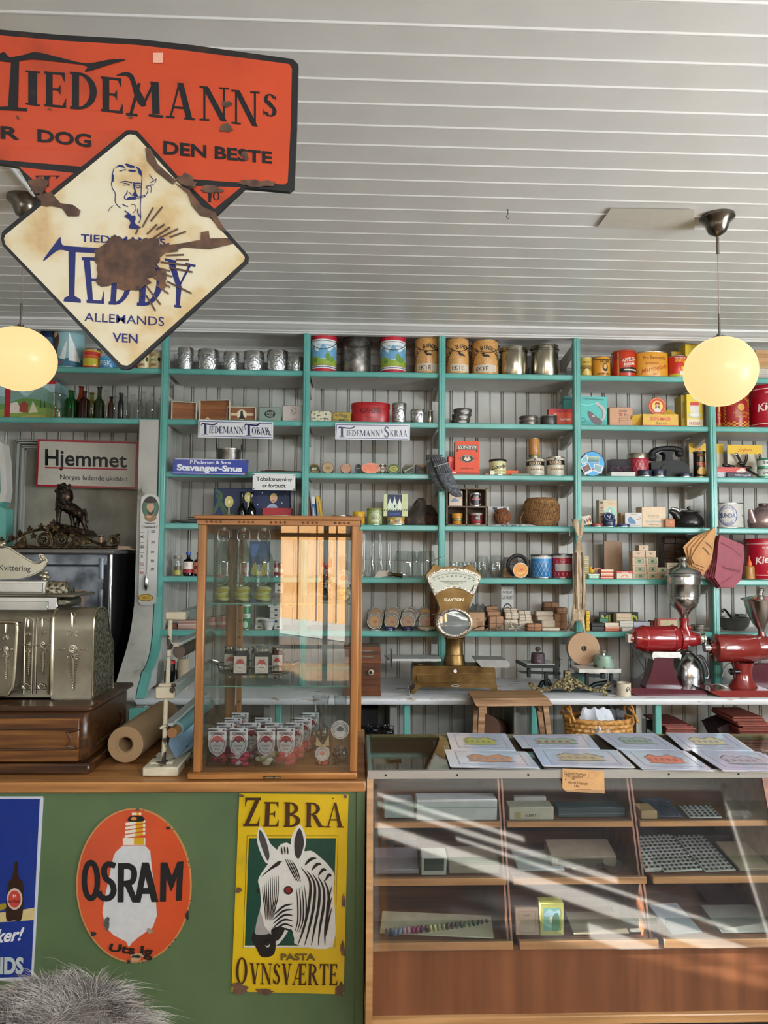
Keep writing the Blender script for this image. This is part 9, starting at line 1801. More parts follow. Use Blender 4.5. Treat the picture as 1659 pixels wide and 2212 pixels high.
for z in(zs1_,zs2_):g1.box(a0+.01,a1-.01,Yc+.025,Yb2-.06,z-.004,z,CG2,0);g1.box(a0+.01,a1-.01,Yc+.0235,Yc+.0255,z-.004,z,EDG,0)
lb_=MB();pl_=PP(858,1898,Yc-.008);lb_.box(pl_.x-.028,pl_.x+.026,Yc-.010,Yc-.008,pl_.z-.004,pl_.z+.004,BLACK,.0005);decal(lb_,[('t','SNEDKERI - OSLO',0,0,.0045,'B89A5A',.045)],1,1,lambda x,y,l:(pl_.x+x,Yc-.0105-l,pl_.z+y))
thing('display_cabinet','honey-brown wooden display cabinet with glass sides holding bottles, jars and sweets','cabinet',(0,0,0),[['base',fr_,[['maker_plate',lb_]]],['top',tp],['corner_posts',po],['peg_strip',sp_],['front_glass',gl],['side_glass',gs],['glass_shelves',g1]])
# bottles with swing tops
WC=pm('C8C6C2',.3);SWL=('nearer the cabinet corner post','in the middle of the three','nearer the yellow reflection')
for i,(x0,x1)in enumerate(((420,556),(566,712),(718,864))):
 Yq=Yc+.11;xa,xb=span(x0,x1,400,Yq);r=(xb-xa)/2;z0=zs1_+.001;h=PP(600,62,Yq).z-z0;hs_=PP(600,32,Yq).z-z0
 m=MB();m.lathe([(0,.004),(r*.9,0),(r,.006),(r,h*.52),(r*.93,h*.62),(r*.6,h*.74),(r*.34,h*.84),(r*.28,h*.93),(r*.33,h*.94),(r*.33,h*.97),(r*.25,h)],glass('E6F0EA',.93,.02,1.7),n=32)
 st=MB();st.cyl(0,0,h,hs_,r*.24,WC,20);st.cyl(0,0,h-.004,h+.003,r*.26,pm('A82A30',.4),20)
 wr=MB();
 for s_ in(-1,1):wr.tube(sm([(s_*r*.2,0,hs_-.004),(s_*r*.55,0,hs_-.012),(s_*r*.62,0,h*.9),(s_*r*.36,0,h*.86)],4),.0013,SILV,6)
 fl=MB();YC_=pm('C8B048',.4,0,.2,60)
 for k in range(5):fl.tube([(r*.62*cos(a)+.002*sin(k*5),r*.62*sin(a),.009+k*.0085+.003*sin(a*2+k))for a in[2*pi*q/20 for q in range(20)]],.006,YC_ if k%2 else pm('D8CC94',.4),6,True)
 lb=MB();f=cylm(r+.0003,0);decal(lb,[[('E',.5,.36,.26,.12,.008,'5A5A5C'),('t','SHOT',.5,.36,.055,('8E3A44','5A5A60','5A5A60')[i],.36,.01)]],pi*r,h,f,.4)
 thing('swing_top_bottle','clear swing-top bottle with yellow sweets at the bottom, '+SWL[i],'bottle',((xa+xb)/2,Yq,z0),[['bottle_body',m],['stopper',st],['wire_clip',wr],['sweets',fl],['printed_label',lb]],'swing-top bottles')
# cellophane bags
CEL=glass('EDF0F2',.9,.09,1.4)
def cel(x0,x1,yt,yn,Yq,z0,lb,fill,bow=None,dk=None,sticker=None,grp=None):
 """gathered cellophane bag: full below, narrow neck, flared top"""
 xa,xb=span(x0,x1,yt,Yq);r=(xb-xa)/2;h=PP((x0+x1)/2,yt,Yq).z-z0;hn_=PP((x0+x1)/2,yn,Yq).z-z0;m=MB();rnd=random.Random(int(x0));vs=[];n=22
 pr=[(.9,0),(1,.08),(.98,.5),(.8,.8),(.25,1.0)];pr=[(q*r,t*hn_)for q,t in pr]+[(r*.5,hn_+(h-hn_)*.3),(r*.8,h)]
 for(q,z)in pr:
  for k in range(n):a=2*pi*k/n;w=q*(1+.14*(-1)**k*rnd.uniform(.3,1));vs.append((w*cos(a),w*sin(a)*.55,max(0,z+rnd.uniform(-.004,.004))if z else 0))
 m.add(vs,[[i*n+k,i*n+(k+1)%n,(i+1)*n+(k+1)%n,(i+1)*n+k]for i in range(len(pr)-1)for k in range(n)],CEL);parts=[['cellophane',m]]
 f=MB()
 for k in range(60):a=rnd.uniform(0,6.28);q=r*.78*math.sqrt(rnd.random());f.sph(q*cos(a),q*sin(a)*.5,.007+rnd.random()*hn_*.72,.008,pm(fill[k%len(fill)],.3),8,1,1,.8)
 f.name=1;parts.append(['sweets',f])
 if bow:
  b=MB();bm2=pm(bow,.5)
  for s_ in(-1,1):b.add([(0,-r*.5,hn_),(s_*r*.9,-r*.5,hn_+.035),(s_*r*1.0,-r*.48,hn_+.002),(0,-r*.5,hn_),(s_*r*.5,-r*.52,hn_-.06),(s_*r*.1,-r*.5,hn_-.045)],[[0,1,2],[3,4,5]],bm2)
  b.sph(0,-r*.5,hn_,.007,bm2,10);parts.append(['bow',b])
 if sticker:s2=MB();u_,v_,q_=sticker;s2.M=Matrix.Translation((u_*r,-r*.62,v_*h))@Matrix.Rotation(R(90),4,'X');s2.cyl(0,0,0,.001,q_,pm('C4C2C0',.4),30);s2.M=None;decal(s2,[('E',0,0,.85,.85,.05,'8A5A5A'),[('a','WESTFJORD KOLONIAL',0,0,.66,200,-20,.2,'6A5A5A'),('P',[(-.4,.05),(0,.4),(.4,.1),(.2,-.2),(-.2,-.15)],'B87A70' if not dk else '5A6064')]],q_,q_,lambda x,y,l:(u_*r+x,-r*.62-.0015-l,v_*h+y));parts.append(['sticker',s2])
 return thing('sweets_bag',lb,'bag',((xa+xb)/2,Yq,z0),parts,grp)
cel(1222,1308,130,330,Yc+.12,zs1_+.001,'clear bag of dark sweets tied with a red bow on the upper cabinet shelf',['3A3A3C','8A8A8C'],'A01828')
cel(1345,1438,245,420,Yc+.14,zs1_+.001,'clear bag with a pale round sticker in the upper corner of the cabinet',['C8A878','D8B890'],None,None,(0,.5,.03))
# tray with jars
Yq=Yc+.20;xa,xb=span(425,1030,1130,Yq);r=(xb-xa)/2;cx_=(xa+xb)/2;z0=zs2_+.0145;m=MB();TR=pm('8E8A80',.2,1,.1)
m.lathe([(0,0),(r*.8,0),(r*.84,.004),(0,.004)],TR,cx_,Yq,z0,48,1,.55)
for k in range(44):a=2*pi*k/44;m.tube([(cx_+r*(.86+.06*t)*cos(a+.05*sin(3*t)),Yq+r*.55*(.86+.06*t)*sin(a+.05*sin(3*t)),z0+.028*t)for t in(0,.5,1)],.0017,TR,5)
for q,zz in((.93,.03),(.85,.003)):m.tube([(cx_+r*q*cos(2*pi*k/48),Yq+r*.55*q*sin(2*pi*k/48),z0+zz)for k in range(48)],.003,TR,6,True)
for s_ in(-1,1):m.tube([(cx_+s_*r*.92,Yq-.03,z0+.03),(cx_+s_*r*1.1,Yq-.02,z0+.04),(cx_+s_*r*1.1,Yq+.02,z0+.04),(cx_+s_*r*.92,Yq+.03,z0+.03)],.004,TR,7);m.sph(cx_+s_*r*.55,Yq-.06,z0-.006,.006,TR,10);m.sph(cx_+s_*r*.55,Yq+.06,z0-.006,.006,TR,10)
G('silver_tray','oval silver gallery tray with two handles on the lower glass shelf','tray',(cx_,Yq,z0),[[None,m]])
JL=('front jar with a red-capped label at the tray middle-left','front jar with a red-capped label right of the tray middle','rear jar at the left end of the tray','rear jar behind the two front jars','rear jar beside the right handle side of the tray')
for i,(x0,x1,yt,dy)in enumerate(((565,690,925,-.05),(722,852,930,-.05),(495,620,915,.03),(700,815,912,.045),(848,950,922,.0))):
 Yj=Yq+dy;xa,xb=span(x0,x1,1000,Yj);rj=(xb-xa)/2;zj=z0+.005;h=PP((x0+x1)/2,yt,Yj).z-zj;m=MB()
 m.lathe([(0,0),(rj*.95,0),(rj,.004),(rj,h*.72),(rj*.8,h*.85),(rj*.8,h*.9)],pm('26282C' if i!=4 else '4A2428',.1,0,.2,20,0,1),n=6);l=MB();l.cyl(0,0,h*.88,h,rj*.95,CHROME,30)
 q=MB();ww=rj*1.5;decal(q,[('r',0,0,1,1,'BDB4A8'),('e',.5,.5,.4,.44,'A89488'),('e',.5,.5,.36,.40,'C4BCB4'),('P',[(.15,.5),(.3,.78),(.5,.84),(.7,.78),(.85,.5),(.65,.58),(.5,.52),(.35,.58)],'A03A3C'),[('r',.3,.33,.7,.37,'5A4A4A'),('r',.35,.24,.65,.27,'5A4A4A')]],ww,h*.64,flat(-ww/2,-rj*.9,h*.05),.5)
 thing('candy_jar',JL[i],'jar',((xa+xb)/2,Yj,zj),[['jar_body',m],['lid',l],['paper_label',q]],'labelled jars on the silver tray')
# header-card sweet bags, four rows deep
Yq=Yc+.055;z0=zB1+.001;xa,xb=span(368,522,1600,Yq);w=xb-xa;H=PP(450,1530,Yq).z-z0;hc=PP(450,1745,Yq).z-z0
def sbag(cols,seed,lb,loc,rz=0):
 m=MB();CD=pm('C6C6CA',.5,0,.03);sh_=[(-w*.44,hc+(H-hc)*.42),(-w*.44,H),(w*.44,H),(w*.44,hc+(H-hc)*.42),(w*.36,hc+(H-hc)*.2),(0,hc),(-w*.36,hc+(H-hc)*.2)]
 m.prism(sh_,-.002,0,CD);k_=H-hc;A=lambda x,y:(x*w,hc+y*k_)
 f=lambda x,y,l:(x,-.0022-l,y)
 decal(m,[[('p',[A(.36*cos(t)*1.0,.46+.36*sin(t))for t in[2*pi*k/28 for k in range(28)]],'9A5A60')],[('p',[A(.33*cos(t),.46+.33*sin(t))for t in[2*pi*k/28 for k in range(28)]],'CCC8C8')],[('P',[A(-.30,.50),A(-.2,.68),(0,hc+.74*k_),A(.2,.68),A(.30,.50),A(.15,.56),A(0,.50),A(-.15,.56)],cols[2])],
 [('t','DROPSFABRIKKEN',0,hc+.82*k_,.10*k_,'3A2A30',w*.66),('t','Dampkokte',0,hc+.40*k_,.07*k_,'5A5058',w*.4,.01,.3),('t','drops',0,hc+.28*k_,.06*k_,'5A5058',w*.3),('r',-.12*w,hc+.12*k_,.12*w,hc+.18*k_,'B8A0A4'),('e',-.3*w,hc+.93*k_,.012*2,.0022,'3A3A40'),('e',.3*w,hc+.93*k_,.012*2,.0022,'3A3A40')][:5]+[('p',[(x*w+.003*cos(t),hc+.93*k_+.003*sin(t))for t in[k*.8 for k in range(8)]],'3A3A40')for x in(-.3,.3)]],1,1,f,.5)
 rnd=random.Random(seed);c2=MB()
 for k in range(34):c2.sph(rnd.uniform(-.40,.40)*w,.012+rnd.uniform(-.012,.03),.010+rnd.uniform(0,hc*1.15),.0105,pm(cols[k%2],.2),8,1.2,1,.8)
 bgm=MB();bgm.add([(-w*.5,-.012,.002),(w*.5,-.012,.002),(w*.46,-.004,H*.7),(-w*.46,-.004,H*.7),(-w*.5,.05,.002),(w*.5,.05,.002),(w*.46,.004,H*.72),(-w*.46,.004,H*.72)],[[0,1,2,3],[4,5,6,7],[0,3,7,4],[1,2,6,5]],CEL)
 return thing('sweets_packet',lb,'packet',loc,[['header_card',m],['sweets',c2],['cellophane',bgm]],'sweets packets with shield-shaped cards',rz=rz)
pk=(('A01C38','5A1424','A85050'),('B8244C','D8CCD0','7A2434'),('B8AC84','D8D4C0','7E2434'),('C02C40','B02838','7E2030'))
for i,(x,kin)in enumerate(((449,'dark red boiled sweets'),(608,'striped pink rock sweets'),(812,'pale sugared sweets'),(960,'bright red jelly sweets'))):
 cx_=PP(x,1600,Yq).x;b=sbag(pk[i],i,'front packet of %s with a shield-shaped card in the cabinet'%kin,(cx_,Yq+.0,z0))
 for j in range((3,2,1,3)[i]):
  dup(b,(cx_+(.012,.03,.016,.022)[i]*(j+1),Yq+.075*(j+1),z0),label=('packet behind the front one of %s, '%kin)+('second in its row','third in its row','last in its row')[j])
cel(1145,1300,1290,1480,Yc+.16,z0,'clear bag tied with twine beside the liquorice bag',['6A5A4E','8A7A6A'],None,None,None);cel(1185,1285,1580,1660,Yc+.075,z0,'small clear bag with a pink round sticker tied with twine',['9A8270','B83A44'],'A89070',None,(0,.42,.024));cel(1310,1425,1285,1660,Yc+.08,z0,'tall clear bag of black liquorice with a round white sticker',['030304','08080A'],None,1,(0,.52,.030))
# ================================================================== low glass-topped display case
K_('S');CZ=.93;tl=PPZ(118,357,CZ);Yft=tl.y;Ybt=PPZ(160,90,CZ).y;X0=tl.x;X1=PP(3045,357,Yft).x
K_('T');X1=PP(1640,800,2.28).x+.04
LW=wood('case_light_wood','7E5A34','9C744A','B48A5C','x',.9,.4,.06);DWD=wood('case_brown_wood','5A341C','74462A','8A5836','x',.7,.45,.08);VEN=wood('case_veneer','54321E','663E26','74492E','z',.45,.42,.05)
Yv=(2.25+Yft)/2;K_('X')
def lipY(t):return Yft-.01-(.145)*t
def solve(py):  # point where the sloping front is met at pixel row py
 lo,hi=0,1
 for _ in range(30):
  t=(lo+hi)/2;z=CZ-.02-t*.46;p=P(1000,py,lipY(t))
  if p.z<z:lo=t
  else:hi=t
 return lipY(t),z
ls=[solve(y)for y in(1775,1896,2035)];Yb0,zb0=solve(2062);zbot=P(1200,2190,Yb0+.03).z
SL=MB();GC=dusty_glass(.02,'dusty_case_glass')
ca=MB();ca.box(X0,X1,Yb0+.03,Yb0+.045,zbot,zb0-.004,VEN,.001);bt=MB();bt.box(X0-.004,X1,Yb0+.015,Ybt,zbot-.025,zbot+.002,LW,.003);bt.box(X0+.03,X1-.03,Yb0+.10,Ybt-.02,0,zbot-.025,BLACK,.002)
def side(x0,x1,mt):
 s_=MB();s_.M=Tm;s_.prism([(Ybt,zbot),(Ybt,CZ-.02),(Yft-.005,CZ-.02),(Yb0-.004,zb0),(Yb0-.004,zbot)],x0,x1,mt);return s_
bk=MB();bk.box(X0,X1,Ybt-.012,Ybt,zbot,CZ-.02,DWD,.001);fl_=MB()
parts=[['base_panel',ca],['bottom_rail',bt],['back_panel',bk],['end_panel',side(X0-.002,X0+.018,LW)],['end_panel',side(X1-.03,X1,DWD)]]
ms=MB();ms.box(X0,X1+.4,Yft-.008,Yft+.003,P(1000,1681,Yft).z,CZ,pm('AAA8A2',.3,.45,.06,5),.001)
for i in range(7):ms.M=Matrix.Translation((X0+.058+i*.229,Yft-.0085,CZ-.014))@Matrix.Rotation(R(90),4,'X');ms.cyl(0,0,0,.001,.0034,BLACK,12)
ms.M=None;tg=MB();tg.box(X0+.002,X1+.4,Yft,Ybt,CZ-.005,CZ-.001,glass('E8F0EC',.95,.02,1.4),0);tg.box(X0,X0+.012,Yft,Ybt,CZ-.02,CZ,pm('8A9A94',.2,.6),.001).box(X0,X1+.4,Ybt-.01,Ybt,CZ-.02,CZ,pm('8A7A54',.3,.7),.001)
fg=MB();fg.add([(X0+.018,Yft-.002,CZ-.024),(X1-.03,Yft-.002,CZ-.024),(X1-.03,Yb0,zb0),(X0+.018,Yb0,zb0)],[[0,1,2,3]],GC);parts+=[['steel_edge',ms],['top_glass',tg],['front_glass',fg]]
bays=[[(808,1082),(806,1094),(805,1108)],[(1096,1370),(1109,1397),(1122,1421)],[(1384,1690),(1411,1700),(1434,1720)]]
GLP=glass('F4F8F6',.97,.02,1.25);shz={}
for b,rows in enumerate(bays):
 for k,(x0,x1)in enumerate(rows):
  Yl,zl=ls[k];Yl+=.012;xa,xb=P(x0,1900,Yl).x,P(x1,1900,Yl).x;xb=min(xb,X1-.032);z1_=P(1200,(1775,1896,2033)[k],Yl).z;z2_=P(1200,(1787,1911,2051)[k],Yl).z
  s_=MB();s_.box(xa,xb,Yl,Yl+.014,z2_,z1_,LW,.001);s_.box(xa,xb,Yl+.014,Ybt-.015,z2_+.002,z1_-.006,DWD,.001);g_=MB();g_.box(xa+.003,xb-.003,Yl+.002,Yl+.004,z1_,z1_+.062,GLP,0)
  parts.append(['tray_shelf',s_,[['glass_lip',g_]]]);shz[(b,k)]=(Yl+.016,z1_-.0045,xa,xb)
for b in(0,1):
 for dx in(0,1):
  Yl=ls[0][0];x=P(bays[b][0][1]+(3 if not dx else 11),1800,Yl).x;s_=MB();s_.M=Tm;s_.prism([(Ybt-.02,zb0),(Ybt-.02,CZ-.025),(Yft+.02,CZ-.025),(Yb0+.02,zb0)],x-.003,x+.003,DWD);parts.append(['divider',s_])
thing('glass_display_case','low brown shop display case with sloping glass front, glass top and nine shelves','display case',(0,0,0),parts)
def inn_(b,k,x0,x1,yt,nm,lb,cat,cl,dec=(),dp=.1,dy=.01,tilt=0,rz=0,b_=.002):
 Yl,z,xa,xb=shz[(b,k)];Yq=Yl+dy;K_('X');a=P(x0,yt,Yq);c_=P(x1,yt,Yq);h=max(.004,a.z-z);w=c_.x-a.x;m=MB();m.box(-w/2,w/2,0,dp,0,h,pm(cl,.5),b_)
 if dec=='btn':
  nx_=max(3,int(w/.016));ny_=int(dp/.016)
  for i in range(nx_):
   for j in range(ny_):m.cyl(-w/2+w*(i+.5)/nx_,dp*(j+.5)/ny_,h,h+.003,.005,pm('2A2C30',.3),10)
 elif dec:decal(m,list(dec),w,h,flat(-w/2,0,0),.5)
 o=thing(nm,lb,cat,((a.x+c_.x)/2,Yq,z+.001),[[None,m]],rz=rz);o.rotation_euler.x=tilt
 if tilt:o.location.z+=.002
 return o
inn_(0,0,900,1074,1728,'glove_box','long white box at the right end of the top left case shelf','box','B8BABC',[('l',[(0,.6),(1,.6)],.03,'7A7C80')],.06);inn_(0,0,830,895,1740,'paper_stack','pale grey paper stack left of the long white box','papers','9AA0A4',(),.1,.03)
inn_(1,0,1100,1196,1744,'collar_box','white ALBERT collar box with a small shield label','box','B4AC9E',[('o',.12,.1,.66,.6,.02,'8A8274'),('r',.12,.1,.26,.6,'A08A60'),('t','ALBERT',.48,.35,.2,'3A3630',.25)],.06);inn_(1,0,1206,1350,1745,'fabric_bundle','dark blue-grey bundle beside the white collar box','fabric','3E4A52',[('l',[(0,.3),(1,.4)],.06,'6A767E'),('l',[(0,.65),(1,.6)],.06,'2A343A')],.06,.03);inn_(1,0,1110,1180,1722,'collar','stiff white detachable collar behind the ALBERT box','collar','A8A49C',(),.02,.12)
inn_(2,0,1385,1420,1752,'card_box','small tan card box on the upper right case shelf','box','A88A64',(),.07);inn_(2,0,1412,1475,1768,'button_card','dark blue card of buttons on the upper right case shelf','button card','32405E','btn',.12,.02,R(9));inn_(2,0,1490,1560,1770,'button_card','white card with large black buttons on the upper right case shelf','button card','B4B2B0','btn',.08,.01,R(8))
crumple('clear_packet','crumpled clear packet of buckles at the end of the upper right case shelf','packet',1566,1624,1750,shz[(2,0)][0]+.03,shz[(2,0)][1]+.001,pm('8A8078',.15,.2,.35,60),.05,6)
inn_(0,1,810,905,1880,'paper_stack','spread of pale envelopes on the middle left case shelf','papers','8A8088',(),.12,.02,R(10));inn_(0,1,910,964,1850,'card_pack','white box with a dark green card window on the middle left case shelf','box','B0B0A8',[('r',.1,.25,.9,.95,'24342F'),('l',[(.1,.55),(.9,.55)],.02,'4A5A54')],.05,.01,R(12));inn_(0,1,970,1078,1862,'paper_stack','brownish paper sheets right of the boxed green card','papers','8E8274',[('t','TOP',.3,.6,.2,'4A4238',.2)],.09,.02,R(8))
inn_(0,2,820,1065,2034,'thread_card','long cream card of coloured thread skeins','thread card','B0A890',(),.10,.02,R(10),R(-6));m=MB();Yl,z,xa,xb=shz[(0,2)];rnd=random.Random(9)
for i in range(24):
 p=P(835+i*9.6,2034-i*.9,Yl+.03);q=Vector((p.x,Yl+.022+.0022*i,z+.016));m.tube([q+Vector((rnd.uniform(-.003,.003),.0,.010)),q,q+Vector((rnd.uniform(-.004,.004),-.012,-.004))],[.003,.006,.004],pm(('2A3A5A','6A7A9A','B88A9A','8A2A5A','4A2238','B8B07A','8A8A6A','3A1A24','2A3A2E','5A6A4A','1E3A2A','3A2230')[(i//2)%12],.5),7)
tag(m.build('thread_skeins'),'row of little coloured thread skeins laid on the long cream card','thread',kind='stuff')
inn_(1,1,1120,1220,1880,'paper_stack','grey-white sheets on the middle case shelf under the light streak','papers','A8ACB0',(),.12,.03,R(6));inn_(1,1,1190,1330,1850,'picture_print','old brown picture prints piled behind the baking moulds','picture','8A7C6C',[('r',.1,.15,.8,.85,'5A524A')],.09,.05,R(14))
for i,(x,rp)in enumerate(((1241,9),(1277,16),(1323,20))):
 Yl,z,xa,xb=shz[(1,1)];p=P(x,1880,Yl+.04);r=rp*.00155;m=MB();m.lathe([(0,0),(r*.6,0)],SILV);n=36;vs=[((r*(.62 if j==0 else 1)*(1+.05*(k%2)))*cos(2*pi*k/n),(r*(.62 if j==0 else 1)*(1+.05*(k%2)))*sin(2*pi*k/n),j*r*.8)for j in(0,1)for k in range(n)];m.add(vs,[[k,(k+1)%n,n+(k+1)%n,n+k]for k in range(n)],SILV)
 thing('baking_mould',('tiny fluted metal mould, smallest of the three','fluted metal mould, middle-sized of the three','fluted metal mould, largest of the three')[i],'baking mould',(p.x,Yl+.04,z+.001),[[None,m]],'fluted baking moulds')
inn_(1,2,1114,1165,1966,'book','pale brown booklet leaning in the lower middle case shelf','book','9A8470',[('o',.15,.1,.85,.85,.01,'4A3A30'),('t','SKIZZE',.5,.72,.05,'3A2E28',.4)],.02,.02,R(-8));inn_(1,2,1166,1218,1952,'picture_box','standing yellow-green box with a framed garden picture','box','A8A85A',[('r',.16,.15,.84,.86,'6A9A8A'),('P',[(.2,.7),(.4,.82),(.6,.74),(.82,.8),(.8,.6),(.2,.6)],'8AB0BC'),('P',[(.5,.2),(.55,.6),(.72,.7),(.8,.5),(.78,.2)],'3E6A4A'),('e',.45,.5,.06,.1,'C8C0A0')],.04,.02)
inn_(1,2,1240,1360,2020,'old_envelope','worn packet of yellowed papers tied in brown wrapping','envelope','8A7E6A',[('l',[(0,.5),(1,.5)],.1,'5A5244')],.10,.02,R(10));inn_(1,2,1352,1405,2034,'paper_stack','plain grey sheets beside the yellowed wrapped packet','papers','8E8E8A',(),.13,.03,R(7))
inn_(2,1,1400,1620,1805,'flat_case','long flat dark brown case at the back of the middle right shelf','case','3A2824',(),.04,.26)
for i,(x0,x1,yy)in enumerate(((1392,1430,1880),(1432,1520,1884),(1522,1592,1886))):inn_(2,1,x0,x1,yy-2,'button_card',('card of small buttons at the left of the middle right shelf','wide white card of rows of black buttons on the middle right shelf','narrow white tray card of buttons beside the wide one')[i],'button card','A8A8A2','btn',.19,.02,R(12),R(6))
inn_(2,1,1598,1675,1878,'spectacle_tray','open tray of black spectacle parts at the picture edge','tray','A09078',[('l',[(.1,.7),(.8,.4)],.1,'1A1A1C')],.16,.02,R(8));inn_(2,2,1450,1520,2028,'paper_stack','white sheets fanned out on the bottom right case shelf','papers','9AA2A8',(),.14,.02,R(9),R(8));inn_(2,2,1540,1620,1995,'book','dark maroon flat book lying at the back of the bottom right shelf','book','3E1E20',(),.12,.16,R(10));inn_(2,2,1560,1680,2034,'paper_stack','grey folded linen at the right end of the bottom shelf','linen','8A8A84',(),.14,.02,R(6))
inn_(0,1,825,850,1800,'caviar_cup','dark kaviar cup standing in the shade, nearer the case end','cup','5A3A24',[('r',0,.3,1,.6,'1E241E')],.03,.2);inn_(0,1,872,900,1800,'caviar_cup','dark kaviar cup standing in the shade, further from the case end','cup','5A3A24',[('r',0,.3,1,.6,'1E241E')],.03,.2)
# mounted drawings on the glass
K_('X')
def drawing(q,cl,c2,lb,n_=1,seed=0):
 z=CZ;w=[PZ(x,y,CZ+.006)for x,y in q];o=w[3].copy();rnd=random.Random(seed)
 for j in range(n_-1):
  m=MB();v=[p-o+Vector((.006*(j+1),.004,-.0055+.0016*j))for p in w];m.add([tuple(p)for p in v]+[tuple(p+Vector((0,0,.0014)))for p in v],[[0,1,2,3],[4,5,6,7]]+[[i,(i+1)%4,4+(i+1)%4,4+i]for i in range(4)],pm('C4C4C0',.5));thing('mounted_drawing','sheet under the '+lb,'drawing',tuple(o),[[None,m]],'stacked mounted drawings')
 m=MB();v=[p-o+Vector((0,0,-.001))for p in w];m.add([tuple(p)for p in v]+[tuple(p+Vector((0,0,.0018)))for p in v],[[0,1,2,3],[4,5,6,7]]+[[i,(i+1)%4,4+(i+1)%4,4+i]for i in range(4)],pm('BCC2D6',.12,0,.05,14,0,.6))
 f=lambda x,y,l:tuple((v[3]*(1-x)+v[2]*x)*(1-y)+(v[0]*(1-x)+v[1]*x)*y+Vector((0,0,.002+l)))
 it=[[('o',.12,.14,.90,.88,.012,'9AA0B0')],('p',[(.26,.30),(.24,.58),(.36,.74),(.48,.62),(.62,.74),(.76,.52),(.74,.32),(.5,.26)],cl),[('p',[(.26+.09*i,.40),(.26+.09*i,.52),(.31+.09*i,.54),(.31+.09*i,.42)],c2)for i in range(5)]+[('l',[(.24,.58),(.36,.74),(.48,.62),(.62,.74),(.78,.52)],.02,'5A5A5C'),('l',[(.22,.29),(.78,.31)],.02,'6A6E60')]]
 decal(m,it,1,1,f,.4,eps=.0002);thing('mounted_drawing',lb,'drawing',tuple(o),[[None,m]],'mounted drawings on the glass top')
drawing([(965,1583),(1092,1585),(1115,1622),(975,1619)],'A8A85A','7A8A4A','mounted drawing of a yellow-green building, back row nearest the cabinet');drawing([(1107,1588),(1270,1586),(1296,1618),(1128,1616)],'8AA08A','A84A4A','mounted drawing of red and green houses, second in the back row')
drawing([(1285,1583),(1413,1584),(1470,1620),(1333,1618)],'8A9A94','6A7A78','mounted drawing of a grey-green house, third in the back row',2,2);drawing([(1437,1583),(1570,1584),(1624,1622),(1478,1620)],'B8B088','8A8AA0','mounted drawing of a cream house, last in the back row',3,3)
drawing([(960,1619),(1136,1624),(1164,1659),(972,1655)],'C08A6A','8A8E9A','mounted drawing of an orange gabled house, front row nearest the cabinet',2,4);drawing([(1150,1617),(1328,1620),(1366,1657),(1172,1654)],'B0A48A','9A8A6A','mounted drawing of a tan house, second in the front row',3,5)
drawing([(1338,1619),(1480,1622),(1541,1664),(1386,1661)],'C87A64','A85A54','mounted drawing of an orange-red house, third in the front row',2,6);drawing([(1492,1620),(1640,1624),(1730,1666),(1560,1664)],'A8A0AC','8A7A80','mounted drawing of a white and grey house, last in the front row',2,7)
psign('T',[(55,362),(378,380),(385,558),(80,540),(53,512)],Yft-.014,'price_tag','buff card tag with handwritten text about coloured drawings',pm('B48A5A',.6),[[('q','Colored drawings',[(66,408),(238,418),(238,395),(68,382)],'2A2018',.0,.3),('q','from Nusfjord',[(78,428),(215,438),(215,415),(78,406)],'2A2018',.0,.3),('q','by',[(128,446),(152,446),(152,432),(128,432)],'2A2018'),('q','Harald Johansen',[(98,478),(250,492),(250,466),(98,458)],'2A2018',.0,.3),('q','540,-',[(145,505),(190,508),(190,490),(145,488)],'2A2018')],[('e',80,446,5,5,'2A2018'),('E',290,415,32,28,2,'9A7448'),('r',150,522,280,528,'8A6440')]],.0012)
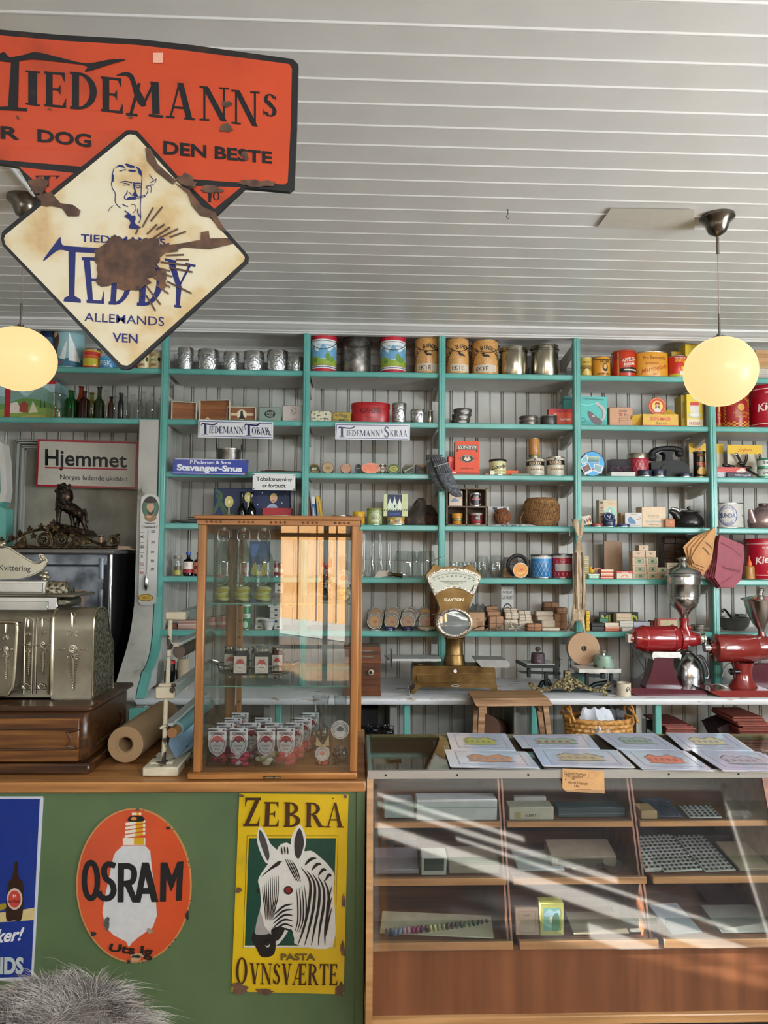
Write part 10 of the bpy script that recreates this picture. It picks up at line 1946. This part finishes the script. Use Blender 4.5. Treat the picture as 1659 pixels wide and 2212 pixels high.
# ================================================================== fur hood in the foreground
K_('h');Yh=1.02;FU=stops('grey_fur',[(.3,'3E3836'),(.5,'8A827C'),(.7,'B4ACA4')],26,4,.8);FU2=pm('A8A29C',.8,0,.25,60);m=MB();hc_=PP(560,1100,Yh);rh=(PP(1500,1100,Yh).x-hc_.x)
hc_.z-=.0;Rz=PP(560,470,Yh).z-hc_.z;m.sph(0,0,0,1,pm('6E6762',.9,0,.4,60),36,rh*.92,.13,1);
for v in m.v:v.z*=Rz*.92
fb=MB();rnd=random.Random(12);ctr=[(rnd.uniform(0,6.28),rnd.uniform(-.6,.6))for _ in range(40)]
TF=[(rnd.uniform(R(2),R(178)),rnd.uniform(R(-88),R(25)),rnd.uniform(-.5,.5))for _ in range(250)]
FM=[pm(h_,.85,0,.2,40)for h_ in('4A423E','78706A','A8A09A','D8D2CC','8E847C')]
for ti,(t0,p0_,ln)in enumerate(TF):
 mt=FM[(ti*7)%5];sw=sin(t0*7+p0_*4)*.5+ln*.6;LL=rnd.uniform(.035,.065)
 for i in range(70):
  th=t0+rnd.gauss(0,.10);ph=p0_+rnd.gauss(0,.12);n_=Vector((cos(th)*cos(ph),sin(ph),sin(th)*cos(ph)))
  b=Vector((n_.x*rh*.9,n_.y*.125,n_.z*Rz*.88));L_=LL*rnd.uniform(.6,1.15)*(1.5 if rnd.random()<.03 else 1)
  tg_=Vector((cos(t0)*cos(p0_),sin(p0_),sin(t0)*cos(p0_)))
  d=(n_*.35+tg_*.25+Vector((sw,-.25,.12+.3*n_.z))+Vector((rnd.gauss(0,.12),0,rnd.gauss(0,.12)))).normalized();dr=Vector((sw*.7+rnd.gauss(0,.15),-.1,-.9))*.5
  w_=Vector((d.z,0,-d.x)).normalized()*.0003;P4=[b+d*L_*t+dr*L_*t*t for t in(0,.35,.7,1)];k=len(fb.v)
  fb.v+=[P4[0]-w_,P4[0]+w_,P4[1]+w_,P4[1]-w_,P4[2]+w_*.7,P4[2]-w_*.7,P4[3]];mm_=mt if rnd.random()<.8 else FM[3];fb.f+=[[k,k+1,k+2,k+3],[k+3,k+2,k+4,k+5],[k+5,k+4,k+6]];fb.m+=[mm_]*3
o=bpy.data.objects.new('fur_hood',None);COL.objects.link(o);o.location=hc_;tag(o,'fluffy grey-brown fur hood seen from behind at the bottom picture corner','fur hood');m.build('lining',o);q=fb.build('fur_strands',o);q['kind']='stuff'
